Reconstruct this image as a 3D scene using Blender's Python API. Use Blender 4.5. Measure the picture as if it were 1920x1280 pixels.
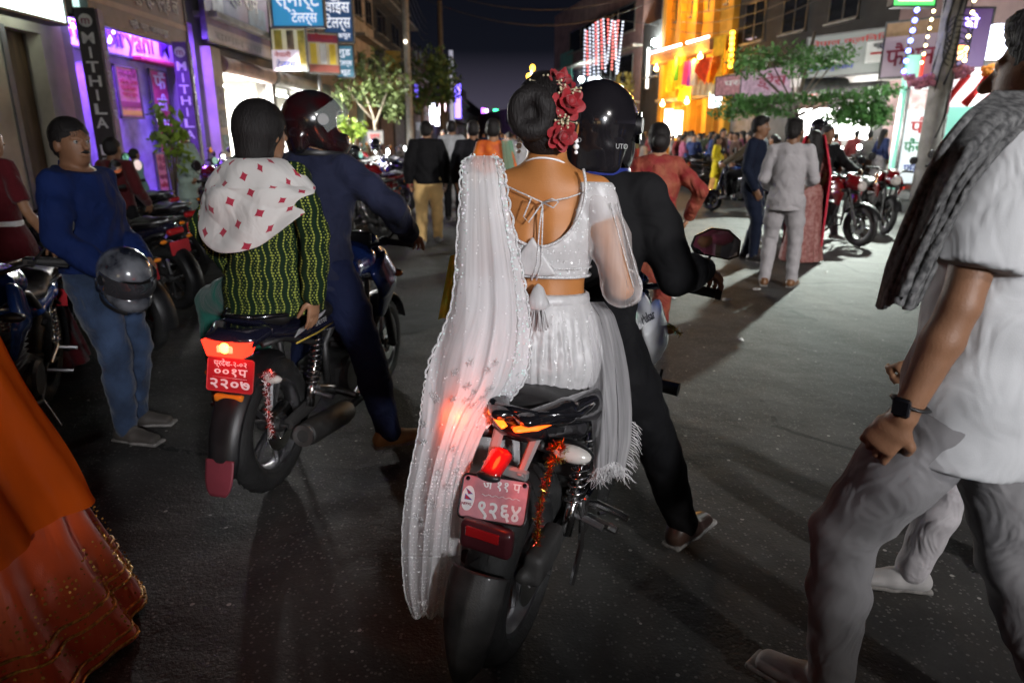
import bpy, math, random, time
import numpy as np
from mathutils import Vector, Matrix
T0 = time.time()
sc = bpy.context.scene
for o in list(bpy.data.objects):
    bpy.data.objects.remove(o)
C = sc.collection
R = math.radians
PI = math.pi
rng = random.Random(7)
npr = np.random.RandomState(11)

# ------------------------------------------------------------------ camera
CAM_H = 1.55
PITCH = math.atan(385 / 1280)
cam_d = bpy.data.cameras.new('camera')
cam_d.sensor_width = 36.0
cam_d.lens = 24.0
cam_d.clip_start = 0.05
cam_d.clip_end = 2000
cam_d.dof.use_dof = True
cam_d.dof.focus_distance = 2.15
cam_d.dof.aperture_fstop = 2.8
cam = bpy.data.objects.new('camera', cam_d)
C.objects.link(cam)
cam.location = (0, 0, CAM_H)
cam.rotation_euler = (PI / 2 - PITCH, 0, 0)
sc.camera = cam

# ------------------------------------------------------------------ world: night sky with town glow at the horizon
world = bpy.data.worlds.new('World')
sc.world = world
world.use_nodes = True
wn, wl = world.node_tree.nodes, world.node_tree.links
wn.clear()
sky = wn.new('ShaderNodeTexSky')
sky.sky_type = 'NISHITA'
sky.sun_disc = False
sky.sun_elevation = R(-7)
sky.sun_rotation = R(200)
hue = wn.new('ShaderNodeMix'); hue.data_type = 'RGBA'; hue.blend_type = 'MULTIPLY'
hue.inputs[0].default_value = 1.0
hue.inputs[7].default_value = (0.55, 0.6, 1.0, 1)
tc = wn.new('ShaderNodeTexCoord')
sx = wn.new('ShaderNodeSeparateXYZ')
ramp = wn.new('ShaderNodeValToRGB')
ramp.color_ramp.elements[0].position = 0.0
ramp.color_ramp.elements[0].color = (0.058, 0.051, 0.068, 1)
ramp.color_ramp.elements[1].position = 0.30
ramp.color_ramp.elements[1].color = (0.0016, 0.0020, 0.0040, 1)
e = ramp.color_ramp.elements.new(0.045); e.color = (0.040, 0.036, 0.054, 1)
e = ramp.color_ramp.elements.new(0.11); e.color = (0.0042, 0.0048, 0.0080, 1)
bg1 = wn.new('ShaderNodeBackground'); bg1.inputs[1].default_value = 0.05
bg2 = wn.new('ShaderNodeBackground'); bg2.inputs[1].default_value = 1.0
addw = wn.new('ShaderNodeAddShader')
wo = wn.new('ShaderNodeOutputWorld')
wl.new(sky.outputs[0], hue.inputs[6]); wl.new(hue.outputs[2], bg1.inputs[0])
wl.new(tc.outputs['Generated'], sx.inputs[0]); wl.new(sx.outputs[2], ramp.inputs[0])
wl.new(ramp.outputs[0], bg2.inputs[0])
wl.new(bg1.outputs[0], addw.inputs[0]); wl.new(bg2.outputs[0], addw.inputs[1])
wl.new(addw.outputs[0], wo.inputs[0])

# ------------------------------------------------------------------ the street lamps' light (their posts are built further down)
def spot(name, loc, target, power, col, size=0.25, angle=150, blend=0.6):
    d = bpy.data.lights.new(name, 'SPOT')
    d.energy = power; d.color = col; d.shadow_soft_size = size
    d.spot_size = R(angle); d.spot_blend = blend
    o = bpy.data.objects.new(name, d); C.objects.link(o)
    o.location = loc
    o.rotation_euler = (Vector(target) - Vector(loc)).to_track_quat('-Z', 'Y').to_euler()
    return o
LAMP_KEY = (10.6, 18.6, 7.2)
LAMP_BACK = (3.0, -5.6, 3.2)
LAMP_BACK2 = (7.0, -8.0, 7.0)
LAMP_LEFT = (-6.2, 27.0, 7.0)
spot('street_lamp_light', LAMP_KEY, (5.0, 11.5, 0.0), 26000, (0.90, 1.0, 0.90), 0.22, 40, 1.0)
spot('street_lamp_light', LAMP_BACK, (-0.15, 2.2, 1.40), 2200, (0.97, 0.97, 1.0), 0.30, 38, 1.0)
spot('street_lamp_light', LAMP_BACK2, (3.6, 9.5, 1.0), 9500, (1.0, 0.96, 0.93), 0.30, 52, 0.9)
spot('street_lamp_light', LAMP_LEFT, (-2.5, 16.0, 0.0), 1900, (1.0, 0.98, 0.95), 0.25)

# ------------------------------------------------------------------ exposure and sampling
vs = sc.view_settings
vs.view_transform = 'Standard'
vs.look = 'None'
vs.exposure = 0.45
vs.gamma = 1.0
vs.use_curve_mapping = False
sc.render.engine = 'CYCLES'
sc.cycles.use_denoising = True
sc.cycles.max_bounces = 6
sc.cycles.diffuse_bounces = 3
sc.cycles.glossy_bounces = 3
sc.cycles.transmission_bounces = 4
sc.cycles.transparent_max_bounces = 16
sc.cycles.sample_clamp_indirect = 4.0
sc.cycles.caustics_reflective = False
sc.cycles.caustics_refractive = False

# ================================================================== helpers: pixels, materials, meshes
_cp, _sp = math.cos(PITCH), math.sin(PITCH)
def ray(u, v):
    x = (u - 960) / 1280; y = -(v - 640) / 1280
    return np.array([x, _cp + y * _sp, -_sp + y * _cp])
def at(u, v, Y):
    """world point seen at photo pixel (u, v) at world depth Y"""
    d = ray(u, v); return np.array([0, 0, CAM_H]) + d * (Y / d[1])
def gnd(u, v, z=0.0):
    d = ray(u, v); return np.array([0, 0, CAM_H]) + d * ((z - CAM_H) / d[2])

MATS = {}
def _n(nt, t, **kw):
    n = nt.nodes.new(t)
    for k, v in kw.items(): setattr(n, k, v)
    return n
def pmat(name, col, rough=0.6, metal=0.0, var=0.12, vscale=6.0, bump=0.0, bscale=120.0, coat=0.0, spec=0.5,
         emit=None, es=0.0, col2=None, aniso=None, sheen=0.0, alpha=1.0, trans=0.0, bdist=0.004, baniso=None):
    """plain procedural material: base colour with noise variation, optional second colour blotches, fine relief"""
    if name in MATS: return MATS[name]
    m = bpy.data.materials.new(name); m.use_nodes = True
    nt = m.node_tree; b = nt.nodes['Principled BSDF']; L = nt.links.new
    tcn = _n(nt, 'ShaderNodeTexCoord')
    nz = _n(nt, 'ShaderNodeTexNoise'); nz.inputs['Scale'].default_value = vscale; nz.inputs['Detail'].default_value = 5
    if aniso:
        mp = _n(nt, 'ShaderNodeMapping'); mp.inputs['Scale'].default_value = aniso
        L(tcn.outputs['Object'], mp.inputs[0]); L(mp.outputs[0], nz.inputs[0])
    else:
        L(tcn.outputs['Object'], nz.inputs[0])
    rp = _n(nt, 'ShaderNodeValToRGB')
    c2 = col2 if col2 else tuple(min(1, c * (1 + var)) for c in col)
    c1 = col if col2 else tuple(c * (1 - var) for c in col)
    rp.color_ramp.elements[0].position = 0.35; rp.color_ramp.elements[0].color = (*c1, 1)
    rp.color_ramp.elements[1].position = 0.65; rp.color_ramp.elements[1].color = (*c2, 1)
    L(nz.outputs[0], rp.inputs[0]); L(rp.outputs[0], b.inputs['Base Color'])
    b.inputs['Roughness'].default_value = rough; b.inputs['Metallic'].default_value = metal
    b.inputs['Coat Weight'].default_value = coat; b.inputs['Coat Roughness'].default_value = 0.08
    b.inputs['Specular IOR Level'].default_value = spec
    b.inputs['Sheen Weight'].default_value = sheen
    b.inputs['Alpha'].default_value = alpha
    b.inputs['Transmission Weight'].default_value = trans
    if bump:
        n2 = _n(nt, 'ShaderNodeTexNoise'); n2.inputs['Scale'].default_value = bscale; n2.inputs['Detail'].default_value = 3
        if baniso:
            m2 = _n(nt, 'ShaderNodeMapping'); m2.inputs['Scale'].default_value = baniso; L(tcn.outputs['Object'], m2.inputs[0]); L(m2.outputs[0], n2.inputs[0])
        else: L(tcn.outputs['Object'], n2.inputs[0])
        bp = _n(nt, 'ShaderNodeBump'); bp.inputs['Strength'].default_value = bump; bp.inputs['Distance'].default_value = bdist
        L(n2.outputs[0], bp.inputs['Height']); L(bp.outputs[0], b.inputs['Normal'])
    if emit:
        b.inputs['Emission Color'].default_value = (*emit, 1); b.inputs['Emission Strength'].default_value = es
    MATS[name] = m
    return m
def wrinkle(m, scale=8.0, strength=0.7, dist=0.025, stretch=(1, 1, .8)):
    """adds soft creases on top of a cloth material's weave"""
    nt = m.node_tree; L = nt.links.new; b = nt.nodes['Principled BSDF']
    tcn = _n(nt, 'ShaderNodeTexCoord'); mp = _n(nt, 'ShaderNodeMapping'); mp.inputs['Scale'].default_value = stretch
    nz = _n(nt, 'ShaderNodeTexNoise'); nz.inputs['Scale'].default_value = scale; nz.inputs['Detail'].default_value = 2; nz.inputs['Distortion'].default_value = 1.4
    L(tcn.outputs['Object'], mp.inputs[0]); L(mp.outputs[0], nz.inputs[0])
    bp = _n(nt, 'ShaderNodeBump'); bp.inputs['Strength'].default_value = strength; bp.inputs['Distance'].default_value = dist
    L(nz.outputs[0], bp.inputs['Height'])
    old = b.inputs['Normal'].links[0].from_socket if b.inputs['Normal'].links else None
    if old: L(old, bp.inputs['Normal'])
    L(bp.outputs[0], b.inputs['Normal'])
    return m
def cloth(name, col, var=0.18, rough=0.85, bump=0.5, bscale=500, vscale=4, **kw):
    if name in MATS: return MATS[name]
    m = pmat(name, col, rough=rough, var=var, vscale=vscale, bump=bump, bscale=bscale, sheen=kw.pop('sheen', 0.15), spec=kw.pop('spec', 0.2), bdist=kw.pop('bdist', 0.0015), **kw)
    return wrinkle(m)
def glow(name, col, es, base=(0.5, 0.5, 0.5)):
    return pmat(name, base, rough=0.4, emit=col, es=es, var=0.02)

def mesh_np(name, V, F, smooth=True, mats=None, UV=None):
    """mesh from an (n,3) array and faces: an (m,4)/(m,3) array or a list"""
    me = bpy.data.meshes.new(name)
    V = np.asarray(V, np.float32)
    if isinstance(F, np.ndarray):
        k = F.shape[1]; m = len(F)
        me.vertices.add(len(V)); me.vertices.foreach_set('co', V.ravel())
        me.loops.add(m * k); me.loops.foreach_set('vertex_index', F.ravel().astype(np.int32))
        me.polygons.add(m)
        me.polygons.foreach_set('loop_start', np.arange(0, m * k, k, dtype=np.int32))
        me.polygons.foreach_set('loop_total', np.full(m, k, np.int32))
        me.update(calc_edges=True)
    else:
        me.from_pydata([tuple(map(float, v)) for v in V], [], F)
        me.update()
    if UV is not None:
        ul = me.uv_layers.new(name='uv')
        li = np.zeros(len(me.loops), np.int32); me.loops.foreach_get('vertex_index', li)
        ul.data.foreach_set('uv', np.asarray(UV, np.float32)[li].ravel())
    if smooth: me.polygons.foreach_set('use_smooth', np.ones(len(me.polygons), bool))
    for m_ in (mats or []): me.materials.append(m_)
    return me
def link(name, me, parent=None, loc=None, rot=None):
    o = bpy.data.objects.new(name, me); C.objects.link(o)
    if parent is not None: o.parent = parent
    if loc is not None: o.location = loc
    if rot is not None: o.rotation_euler = rot
    return o
def tag(o, label=None, cat=None, group=None, kind=None):
    if label: o['label'] = label
    if cat: o['category'] = cat
    if group: o['group'] = group
    if kind: o['kind'] = kind
    return o
def empty(name, loc=(0, 0, 0), rz=0.0, label=None, cat=None, group=None):
    o = bpy.data.objects.new(name, None); C.objects.link(o)
    o.location = loc; o.rotation_euler = (0, 0, rz); o.empty_display_size = 0.1
    return tag(o, label, cat, group)
def copy_tree(o, parent=None):
    c = o.copy(); C.objects.link(c)
    if parent is not None: c.parent = parent
    for ch in list(o.children): copy_tree(ch, c)
    return c
def set_mat(o, m):
    if o.material_slots:
        o.material_slots[0].link = 'OBJECT'; o.material_slots[0].material = m

class MB:
    """collects boxes, tubes, lathes and sheets into one mesh"""
    def __init__(s): s.v = []; s.f = []; s.n = 0
    def add(s, V, F, M=None):
        V = np.asarray(V, float)
        if M is not None: V = V @ np.array(M)[:3, :3].T + np.array(M)[:3, 3]
        s.v.append(V); s.f += [tuple(i + s.n for i in f) for f in F]; s.n += len(V); return s
    def box(s, c, d, M=None, bev=0.0, rz=0.0):
        x, y, z = (k / 2 for k in d)
        if bev <= 0:
            V = [(i * x, j * y, k * z) for k in (-1, 1) for j in (-1, 1) for i in (-1, 1)]
            F = [(0, 2, 3, 1), (4, 5, 7, 6), (0, 1, 5, 4), (2, 6, 7, 3), (0, 4, 6, 2), (1, 3, 7, 5)]
        else:
            b = min(bev, x * .9, y * .9, z * .9); V = []; F = []
            prof = [(-z, b), (-z + b, 0), (z - b, 0), (z, b)]
            for (zz, ins) in prof:
                X, Y = x - ins, y - ins; cb = b * .6
                V += [(-X + cb, -Y, zz), (X - cb, -Y, zz), (X, -Y + cb, zz), (X, Y - cb, zz), (X - cb, Y, zz), (-X + cb, Y, zz), (-X, Y - cb, zz), (-X, -Y + cb, zz)]
            for r in range(3):
                for i in range(8):
                    j = (i + 1) % 8; F.append((r * 8 + i, r * 8 + j, r * 8 + 8 + j, r * 8 + 8 + i))
            F.append(tuple(range(7, -1, -1))); F.append(tuple(range(24, 32)))
        V = np.array(V, float)
        if rz: V = V @ np.array(Matrix.Rotation(rz, 3, 'Z')).T
        return s.add(V + np.array(c), F, M)
    def tube(s, path, r, n=8, M=None, caps=True, flat=None):
        P = np.array(path, float); k = len(P)
        rr = np.full(k, r) if np.isscalar(r) else np.array(r, float)
        T = np.gradient(P, axis=0); T /= np.linalg.norm(T, axis=1)[:, None] + 1e-9
        up = np.array([0, 0, 1.0]) if abs(T[0][2]) < .9 else np.array([1.0, 0, 0])
        V = []; Nn = np.cross(T[0], up); Nn /= np.linalg.norm(Nn)
        for i in range(k):
            Nn = Nn - T[i] * (Nn @ T[i]); Nn /= np.linalg.norm(Nn) + 1e-9
            B = np.cross(T[i], Nn)
            a = np.arange(n) * 2 * PI / n
            fl = flat if flat else 1.0
            V.append(P[i] + rr[i] * (np.cos(a)[:, None] * Nn + fl * np.sin(a)[:, None] * B))
        V = np.concatenate(V)
        F = [(i * n + j, i * n + (j + 1) % n, (i + 1) * n + (j + 1) % n, (i + 1) * n + j) for i in range(k - 1) for j in range(n)]
        if caps: F += [tuple(range(n - 1, -1, -1)), tuple(range((k - 1) * n, k * n))]
        return s.add(V, F, M)
    def lathe(s, prof, n=24, M=None, close=False, a0=0, a1=2 * PI):
        """prof: (radius, axial) pairs round local X axis"""
        k = len(prof); full = abs(a1 - a0 - 2 * PI) < 1e-6; m = n if full else n + 1
        V = []
        for i in range(m):
            a = a0 + (a1 - a0) * i / n
            for (r, x) in prof: V.append((x, r * math.cos(a), r * math.sin(a)))
        F = []
        for i in range(n):
            j = (i + 1) % m
            for q in range(k - 1 + (1 if close else 0)):
                w = (q + 1) % k
                F.append((i * k + q, j * k + q, j * k + w, i * k + w))
        return s.add(V, F, M)
    def sphere(s, c, r, n=10, M=None, sc=(1, 1, 1)):
        V = []; F = []; m = max(4, n // 2 + 1)
        for i in range(m + 1):
            t = PI * i / m
            for j in range(n):
                p = 2 * PI * j / n
                V.append((c[0] + r * sc[0] * math.sin(t) * math.cos(p), c[1] + r * sc[1] * math.sin(t) * math.sin(p), c[2] + r * sc[2] * math.cos(t)))
        for i in range(m):
            for j in range(n):
                F.append((i * n + j, (i + 1) * n + j, (i + 1) * n + (j + 1) % n, i * n + (j + 1) % n))
        return s.add(V, F, M)
    def prism(s, poly, t, M=None):
        """polygon in XZ extruded along Y by t (centred)"""
        n = len(poly)
        V = [(x, -t / 2, z) for x, z in poly] + [(x, t / 2, z) for x, z in poly]
        F = [tuple(range(n)), tuple(range(2 * n - 1, n - 1, -1))] + [(i, i + n, (i + 1) % n + n, (i + 1) % n) for i in range(n)]
        return s.add(V, F, M)
    def mesh(s, name, m=None, smooth=False):
        me = mesh_np(name, np.concatenate(s.v), s.f, smooth=False, mats=[m] if m else None)
        if smooth: 
            me.polygons.foreach_set('use_smooth', np.ones(len(me.polygons), bool))
            if smooth == 'auto': me.set_sharp_from_angle(angle=R(38))
        return me
    def build(s, name, m=None, parent=None, smooth=False, loc=None, rot=None):
        return link(name, s.mesh(name, m, smooth), parent, loc, rot)
def sheet(fn, nu, nv, m=None, name='sheet'):
    """smooth sheet from fn(U, V) -> x, y, z arrays (U, V in 0..1), with uv"""
    U, V = np.meshgrid(np.linspace(0, 1, nu), np.linspace(0, 1, nv))
    x, y, z = fn(U, V)
    P = np.stack([x, y, z], -1).reshape(-1, 3)
    i = np.arange(nu * nv).reshape(nv, nu)
    F = np.stack([i[:-1, :-1], i[:-1, 1:], i[1:, 1:], i[1:, :-1]], -1).reshape(-1, 4)
    return mesh_np(name, P, F, True, [m] if m else None, np.stack([U, V], -1).reshape(-1, 2))
def text_me(body, size, m, ext=0.0, align='CENTER', bold=0.0, space=1.0):
    c = bpy.data.curves.new('lettering', 'FONT')
    c.body = body; c.size = size; c.align_x = align; c.align_y = 'CENTER'; c.extrude = ext
    c.offset = bold * size; c.space_line = space; c.resolution_u = 2
    o = bpy.data.objects.new('lettering', c)
    me = o.to_mesh().copy()
    o.to_mesh_clear(); bpy.data.objects.remove(o); bpy.data.curves.remove(c)
    me.materials.clear(); me.materials.append(m)
    return me
def text_on(parent, body, size, m, loc, rot=(PI / 2, 0, 0), ext=0.004, align='CENTER', bold=0.0, name='lettering', fit=None, space=1.0):
    me = text_me(body, size, m, ext, align, bold, space)
    o = link(name, me, parent, loc, rot)
    if fit and len(me.vertices):
        xs = [v.co.x for v in me.vertices]; w = max(xs) - min(xs)
        if w > 1e-6: o.scale.x = fit / w
    return o
def T(loc=(0, 0, 0), rot=(0, 0, 0), s=1.0):
    from mathutils import Euler
    return Matrix.Translation(Vector(loc)) @ Euler(rot).to_matrix().to_4x4() @ Matrix.Scale(s, 4)

# ================================================================== implicit bodies, meshed with surface nets
def V3(*a): return np.array(a, float)
def nrm(v): return v / (np.linalg.norm(v) + 1e-12)
class SDF:
    def __init__(s, h=0.012): s.h = h; s.ops = []; s.pl = []; s.fold = None
    def loft(s, pts, rad, side=(1, 0, 0), k=0.02, sub=False, flat=False):
        """chain of elliptical cones: rad entries r or (a, b); a runs along side"""
        pts = [np.array(p, float) for p in pts]; side = np.array(side, float)
        for i in range(len(pts) - 1):
            r0, r1 = rad[i], rad[i + 1]
            if np.isscalar(r0): r0 = (r0, r0)
            if np.isscalar(r1): r1 = (r1, r1)
            s.ops.append(('seg', pts[i], pts[i + 1], r0, r1, side, k, sub, flat))
        return s
    def ell(s, c, r, Rm=None, k=0.02, sub=False):
        s.ops.append(('ell', np.array(c, float), np.array(r, float), np.eye(3) if Rm is None else np.array(Rm), None, None, k, sub)); return s
    def box(s, c, d, Rm=None, k=0.005, rd=0.01, sub=False):
        s.ops.append(('box', np.array(c, float), np.array(d, float) / 2, np.eye(3) if Rm is None else np.array(Rm), rd, None, k, sub)); return s
    def cut(s, p, n):
        """keep the side n points away from"""
        s.pl.append((np.array(p, float), nrm(np.array(n, float)))); return s
    def mesh(s, name, mats=None, smooth_it=1):
        h = s.h; lo = np.full(3, 1e9); hi = np.full(3, -1e9)
        for op in s.ops:
            if op[0] == 'seg':
                r = max(*op[3], *op[4]); a = np.minimum(op[1], op[2]) - r; b = np.maximum(op[1], op[2]) + r
            elif op[0] == 'ell':
                e = np.abs(op[3]) @ op[2]; a = op[1] - e; b = op[1] + e
            else:
                e = np.abs(op[3]) @ op[2]; a = op[1] - e; b = op[1] + e
            if not op[7]: lo = np.minimum(lo, a); hi = np.maximum(hi, b)
        lo -= 4 * h + 0.012; hi += 4 * h + 0.012
        n = np.ceil((hi - lo) / h).astype(int) + 1
        ax = [lo[i] + np.arange(n[i], dtype=np.float32) * h for i in range(3)]
        D = np.full(n, 0.5, np.float32)
        for op in s.ops:
            k = op[6]; mg = k + 3.5 * h + 0.008
            if op[0] == 'seg':
                r = max(*op[3], *op[4]); a = np.minimum(op[1], op[2]) - r; b = np.maximum(op[1], op[2]) + r
            else:
                e = np.abs(op[3]) @ op[2]; a = op[1] - e; b = op[1] + e
            i0 = np.clip(np.floor((a - mg - lo) / h).astype(int), 0, n); i1 = np.clip(np.ceil((b + mg - lo) / h).astype(int) + 1, 0, n)
            if np.any(i1 <= i0): continue
            sl = tuple(slice(p, q) for p, q in zip(i0, i1))
            X = ax[0][sl[0]][:, None, None]; Y = ax[1][sl[1]][None, :, None]; Z = ax[2][sl[2]][None, None, :]
            if op[0] == 'seg':
                p0, p1, r0, r1, side = op[1:6]
                d = p1 - p0; L2 = max(d @ d, 1e-9); un = d / math.sqrt(L2)
                sd = side - un * (side @ un)
                if np.linalg.norm(sd) < 1e-3: sd = np.cross(un, [0, 1, .01])
                sd = nrm(sd); nn = np.cross(un, sd)
                x = X - p0[0]; y = Y - p0[1]; z = Z - p0[2]
                w = x * un[0] + y * un[1] + z * un[2]
                t = np.clip(w / math.sqrt(L2), 0, 1)
                w = w - t * math.sqrt(L2)
                u = x * sd[0] + y * sd[1] + z * sd[2]; v = x * nn[0] + y * nn[1] + z * nn[2]
                A = r0[0] + (r1[0] - r0[0]) * t; B = r0[1] + (r1[1] - r0[1]) * t; m_ = np.minimum(A, B)
                ww = w * 0 if op[8] else w
                q = np.sqrt((u / A) ** 2 + (v / B) ** 2 + (ww / m_) ** 2)
                g = np.sqrt((u / A ** 2) ** 2 + (v / B ** 2) ** 2 + (ww / m_ ** 2) ** 2) + 1e-6
                d_ = np.where(q > 0.2, q * (q - 1) / g, (q - 1) * m_)
                if op[8]: d_ = np.maximum(d_, np.where(w > 0, w, -1))
            elif op[0] == 'ell':
                c, r, Rm = op[1], op[2], op[3]
                x = X - c[0]; y = Y - c[1]; z = Z - c[2]
                a_ = [(x * Rm[0, i] + y * Rm[1, i] + z * Rm[2, i]) for i in range(3)]
                q = np.sqrt(sum((a_[i] / r[i]) ** 2 for i in range(3)))
                g = np.sqrt(sum((a_[i] / r[i] ** 2) ** 2 for i in range(3))) + 1e-6
                d_ = np.where(q > 0.2, q * (q - 1) / g, (q - 1) * r.min())
            else:
                c, hd, Rm, rd = op[1], op[2], op[3], op[4]
                x = X - c[0]; y = Y - c[1]; z = Z - c[2]
                a_ = [np.abs(x * Rm[0, i] + y * Rm[1, i] + z * Rm[2, i]) - (hd[i] - rd) for i in range(3)]
                d_ = np.sqrt(sum(np.maximum(q_, 0) ** 2 for q_ in a_)) + np.minimum(np.maximum(np.maximum(a_[0], a_[1]), a_[2]), 0) - rd
            d_ = np.clip(d_, -0.5, 0.5).astype(np.float32)
            cur = D[sl]
            if op[7]:
                hh = np.maximum(k - np.abs(cur + d_), 0) / max(k, 1e-6)
                D[sl] = np.maximum(cur, -d_) + hh * hh * k * .25
            else:
                hh = np.maximum(k - np.abs(cur - d_), 0) / max(k, 1e-6)
                D[sl] = np.minimum(cur, d_) - hh * hh * k * .25
        X = ax[0][:, None, None]; Y = ax[1][None, :, None]; Z = ax[2][None, None, :]
        if s.fold: D = D + s.fold(X, Y, Z).astype(np.float32)
        for p, nn in s.pl:
            D = np.maximum(D, ((X - p[0]) * nn[0] + (Y - p[1]) * nn[1] + (Z - p[2]) * nn[2]).astype(np.float32))
        V, F = surface_nets(D, lo, h)
        if smooth_it and len(F): V = lap(V, F, smooth_it)
        return mesh_np(name, V, F, True, mats)
def lap(V, F, it):
    n = len(V)
    for _ in range(it):
        S = np.zeros_like(V); cnt = np.zeros(n)
        for a in range(4):
            b = (a + 1) % 4
            for i in range(3): S[:, i] += np.bincount(F[:, a], V[F[:, b], i], n) + np.bincount(F[:, b], V[F[:, a], i], n)
            cnt += np.bincount(F[:, a], minlength=n) + np.bincount(F[:, b], minlength=n)
        V = V * .5 + .5 * S / np.maximum(cnt, 1)[:, None]
    return V
_CO = np.array([(i, j, k) for i in (0, 1) for j in (0, 1) for k in (0, 1)])
_ED = [(a, b) for a in range(8) for b in range(a + 1, 8) if np.abs(_CO[a] - _CO[b]).sum() == 1]
def surface_nets(D, lo, h):
    S = D < 0
    nx, ny, nz = D.shape
    cnt = np.zeros((nx - 1, ny - 1, nz - 1), np.int8)
    for c in _CO: cnt += S[c[0]:nx - 1 + c[0], c[1]:ny - 1 + c[1], c[2]:nz - 1 + c[2]]
    act = (cnt > 0) & (cnt < 8)
    idx = np.argwhere(act)
    num = np.full(act.shape, -1, np.int64); num[act] = np.arange(len(idx))
    val = np.stack([D[idx[:, 0] + c[0], idx[:, 1] + c[1], idx[:, 2] + c[2]] for c in _CO], 1)
    acc = np.zeros((len(idx), 3)); w = np.zeros(len(idx))
    for a, b in _ED:
        va, vb = val[:, a], val[:, b]
        m = (va < 0) != (vb < 0)
        t = np.where(m, va / np.where(m, va - vb, 1), 0)
        acc += np.where(m[:, None], _CO[a] + t[:, None] * (_CO[b] - _CO[a]), 0); w += m
    V = lo + h * (idx + acc / np.maximum(w, 1)[:, None])
    F = []
    for ax_ in range(3):
        b, c = (ax_ + 1) % 3, (ax_ + 2) % 3
        s0 = [slice(None)] * 3; s1 = [slice(None)] * 3; s0[ax_] = slice(0, -1); s1[ax_] = slice(1, None)
        for q in (b, c):
            s0[q] = slice(1, -1); s1[q] = slice(1, -1)
        A, B = S[tuple(s0)], S[tuple(s1)]
        e = np.argwhere(A != B)
        if not len(e): continue
        fl = A[tuple(e.T)]
        e[:, b] += 1; e[:, c] += 1
        def cell(db, dc):
            q = e.copy(); q[:, b] += db; q[:, c] += dc
            return num[q[:, 0], q[:, 1], q[:, 2]]
        q = np.stack([cell(-1, -1), cell(0, -1), cell(0, 0), cell(-1, 0)], 1)
        q[~fl] = q[~fl][:, ::-1]
        F.append(q)
    return V, np.concatenate(F) if F else np.zeros((0, 4), int)
def folds(amp, sx=38, sy=31, sz=17, seed=0, lo=None, fade=None):
    def f(X, Y, Z):
        a = np.sin(X * sx + 2.1 * np.sin(Z * sz * .7 + seed) + seed) * np.sin(Z * sz + 1.7 * np.sin(Y * sy * .5 + seed * 2) + X * 9)
        b = np.abs(np.sin(Z * sz * 1.35 + 2.2 * np.sin(X * sx * .33 + seed) + 1.6 * np.sin(Y * sy * .4 + seed * 3) + (X + Y) * 11)) ** .8
        c = np.abs(np.sin(Z * sz * 2.3 - (X - Y) * 24 + 2.0 * np.sin(X * 17 + Z * 9 + seed) + seed)) ** .7
        return amp * (.8 * a + .55 * (b - .6) + .28 * (c - .6))
    return f

# ================================================================== people
SKIN = pmat('skin', (0.30, 0.155, 0.085), rough=0.5, var=0.10, vscale=9, bump=0.25, bscale=260, spec=0.4)
SKIN2 = pmat('skin_deep', (0.20, 0.10, 0.055), rough=0.5, var=0.12, vscale=9, bump=0.25, bscale=260, spec=0.4)
HAIR = pmat('black_hair', (0.010, 0.008, 0.008), rough=0.62, var=0.4, vscale=60, bump=1.0, bscale=230, aniso=(60, 60, 6), spec=0.35, bdist=0.005, baniso=(1, 1, .10))
EYE_W = pmat('eye_white', (0.30, 0.29, 0.27), rough=0.2, var=0.03)
LEATHER = pmat('brown_leather', (0.16, 0.07, 0.025), rough=0.4, var=0.2, bump=0.3, bscale=180)
BLACKLEATHER = pmat('black_leather', (0.015, 0.013, 0.013), rough=0.4, var=0.3, bump=0.3, bscale=180)
SNEAKER = pmat('pale_sneaker', (0.26, 0.25, 0.25), rough=0.7, var=0.15, bump=0.3, bscale=240)
SOLE = pmat('shoe_sole', (.20, .19, .18), rough=.8, var=.3, vscale=30)
SANDAL = pmat('tan_sandal', (0.22, 0.13, 0.07), rough=0.6, var=0.15)

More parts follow.
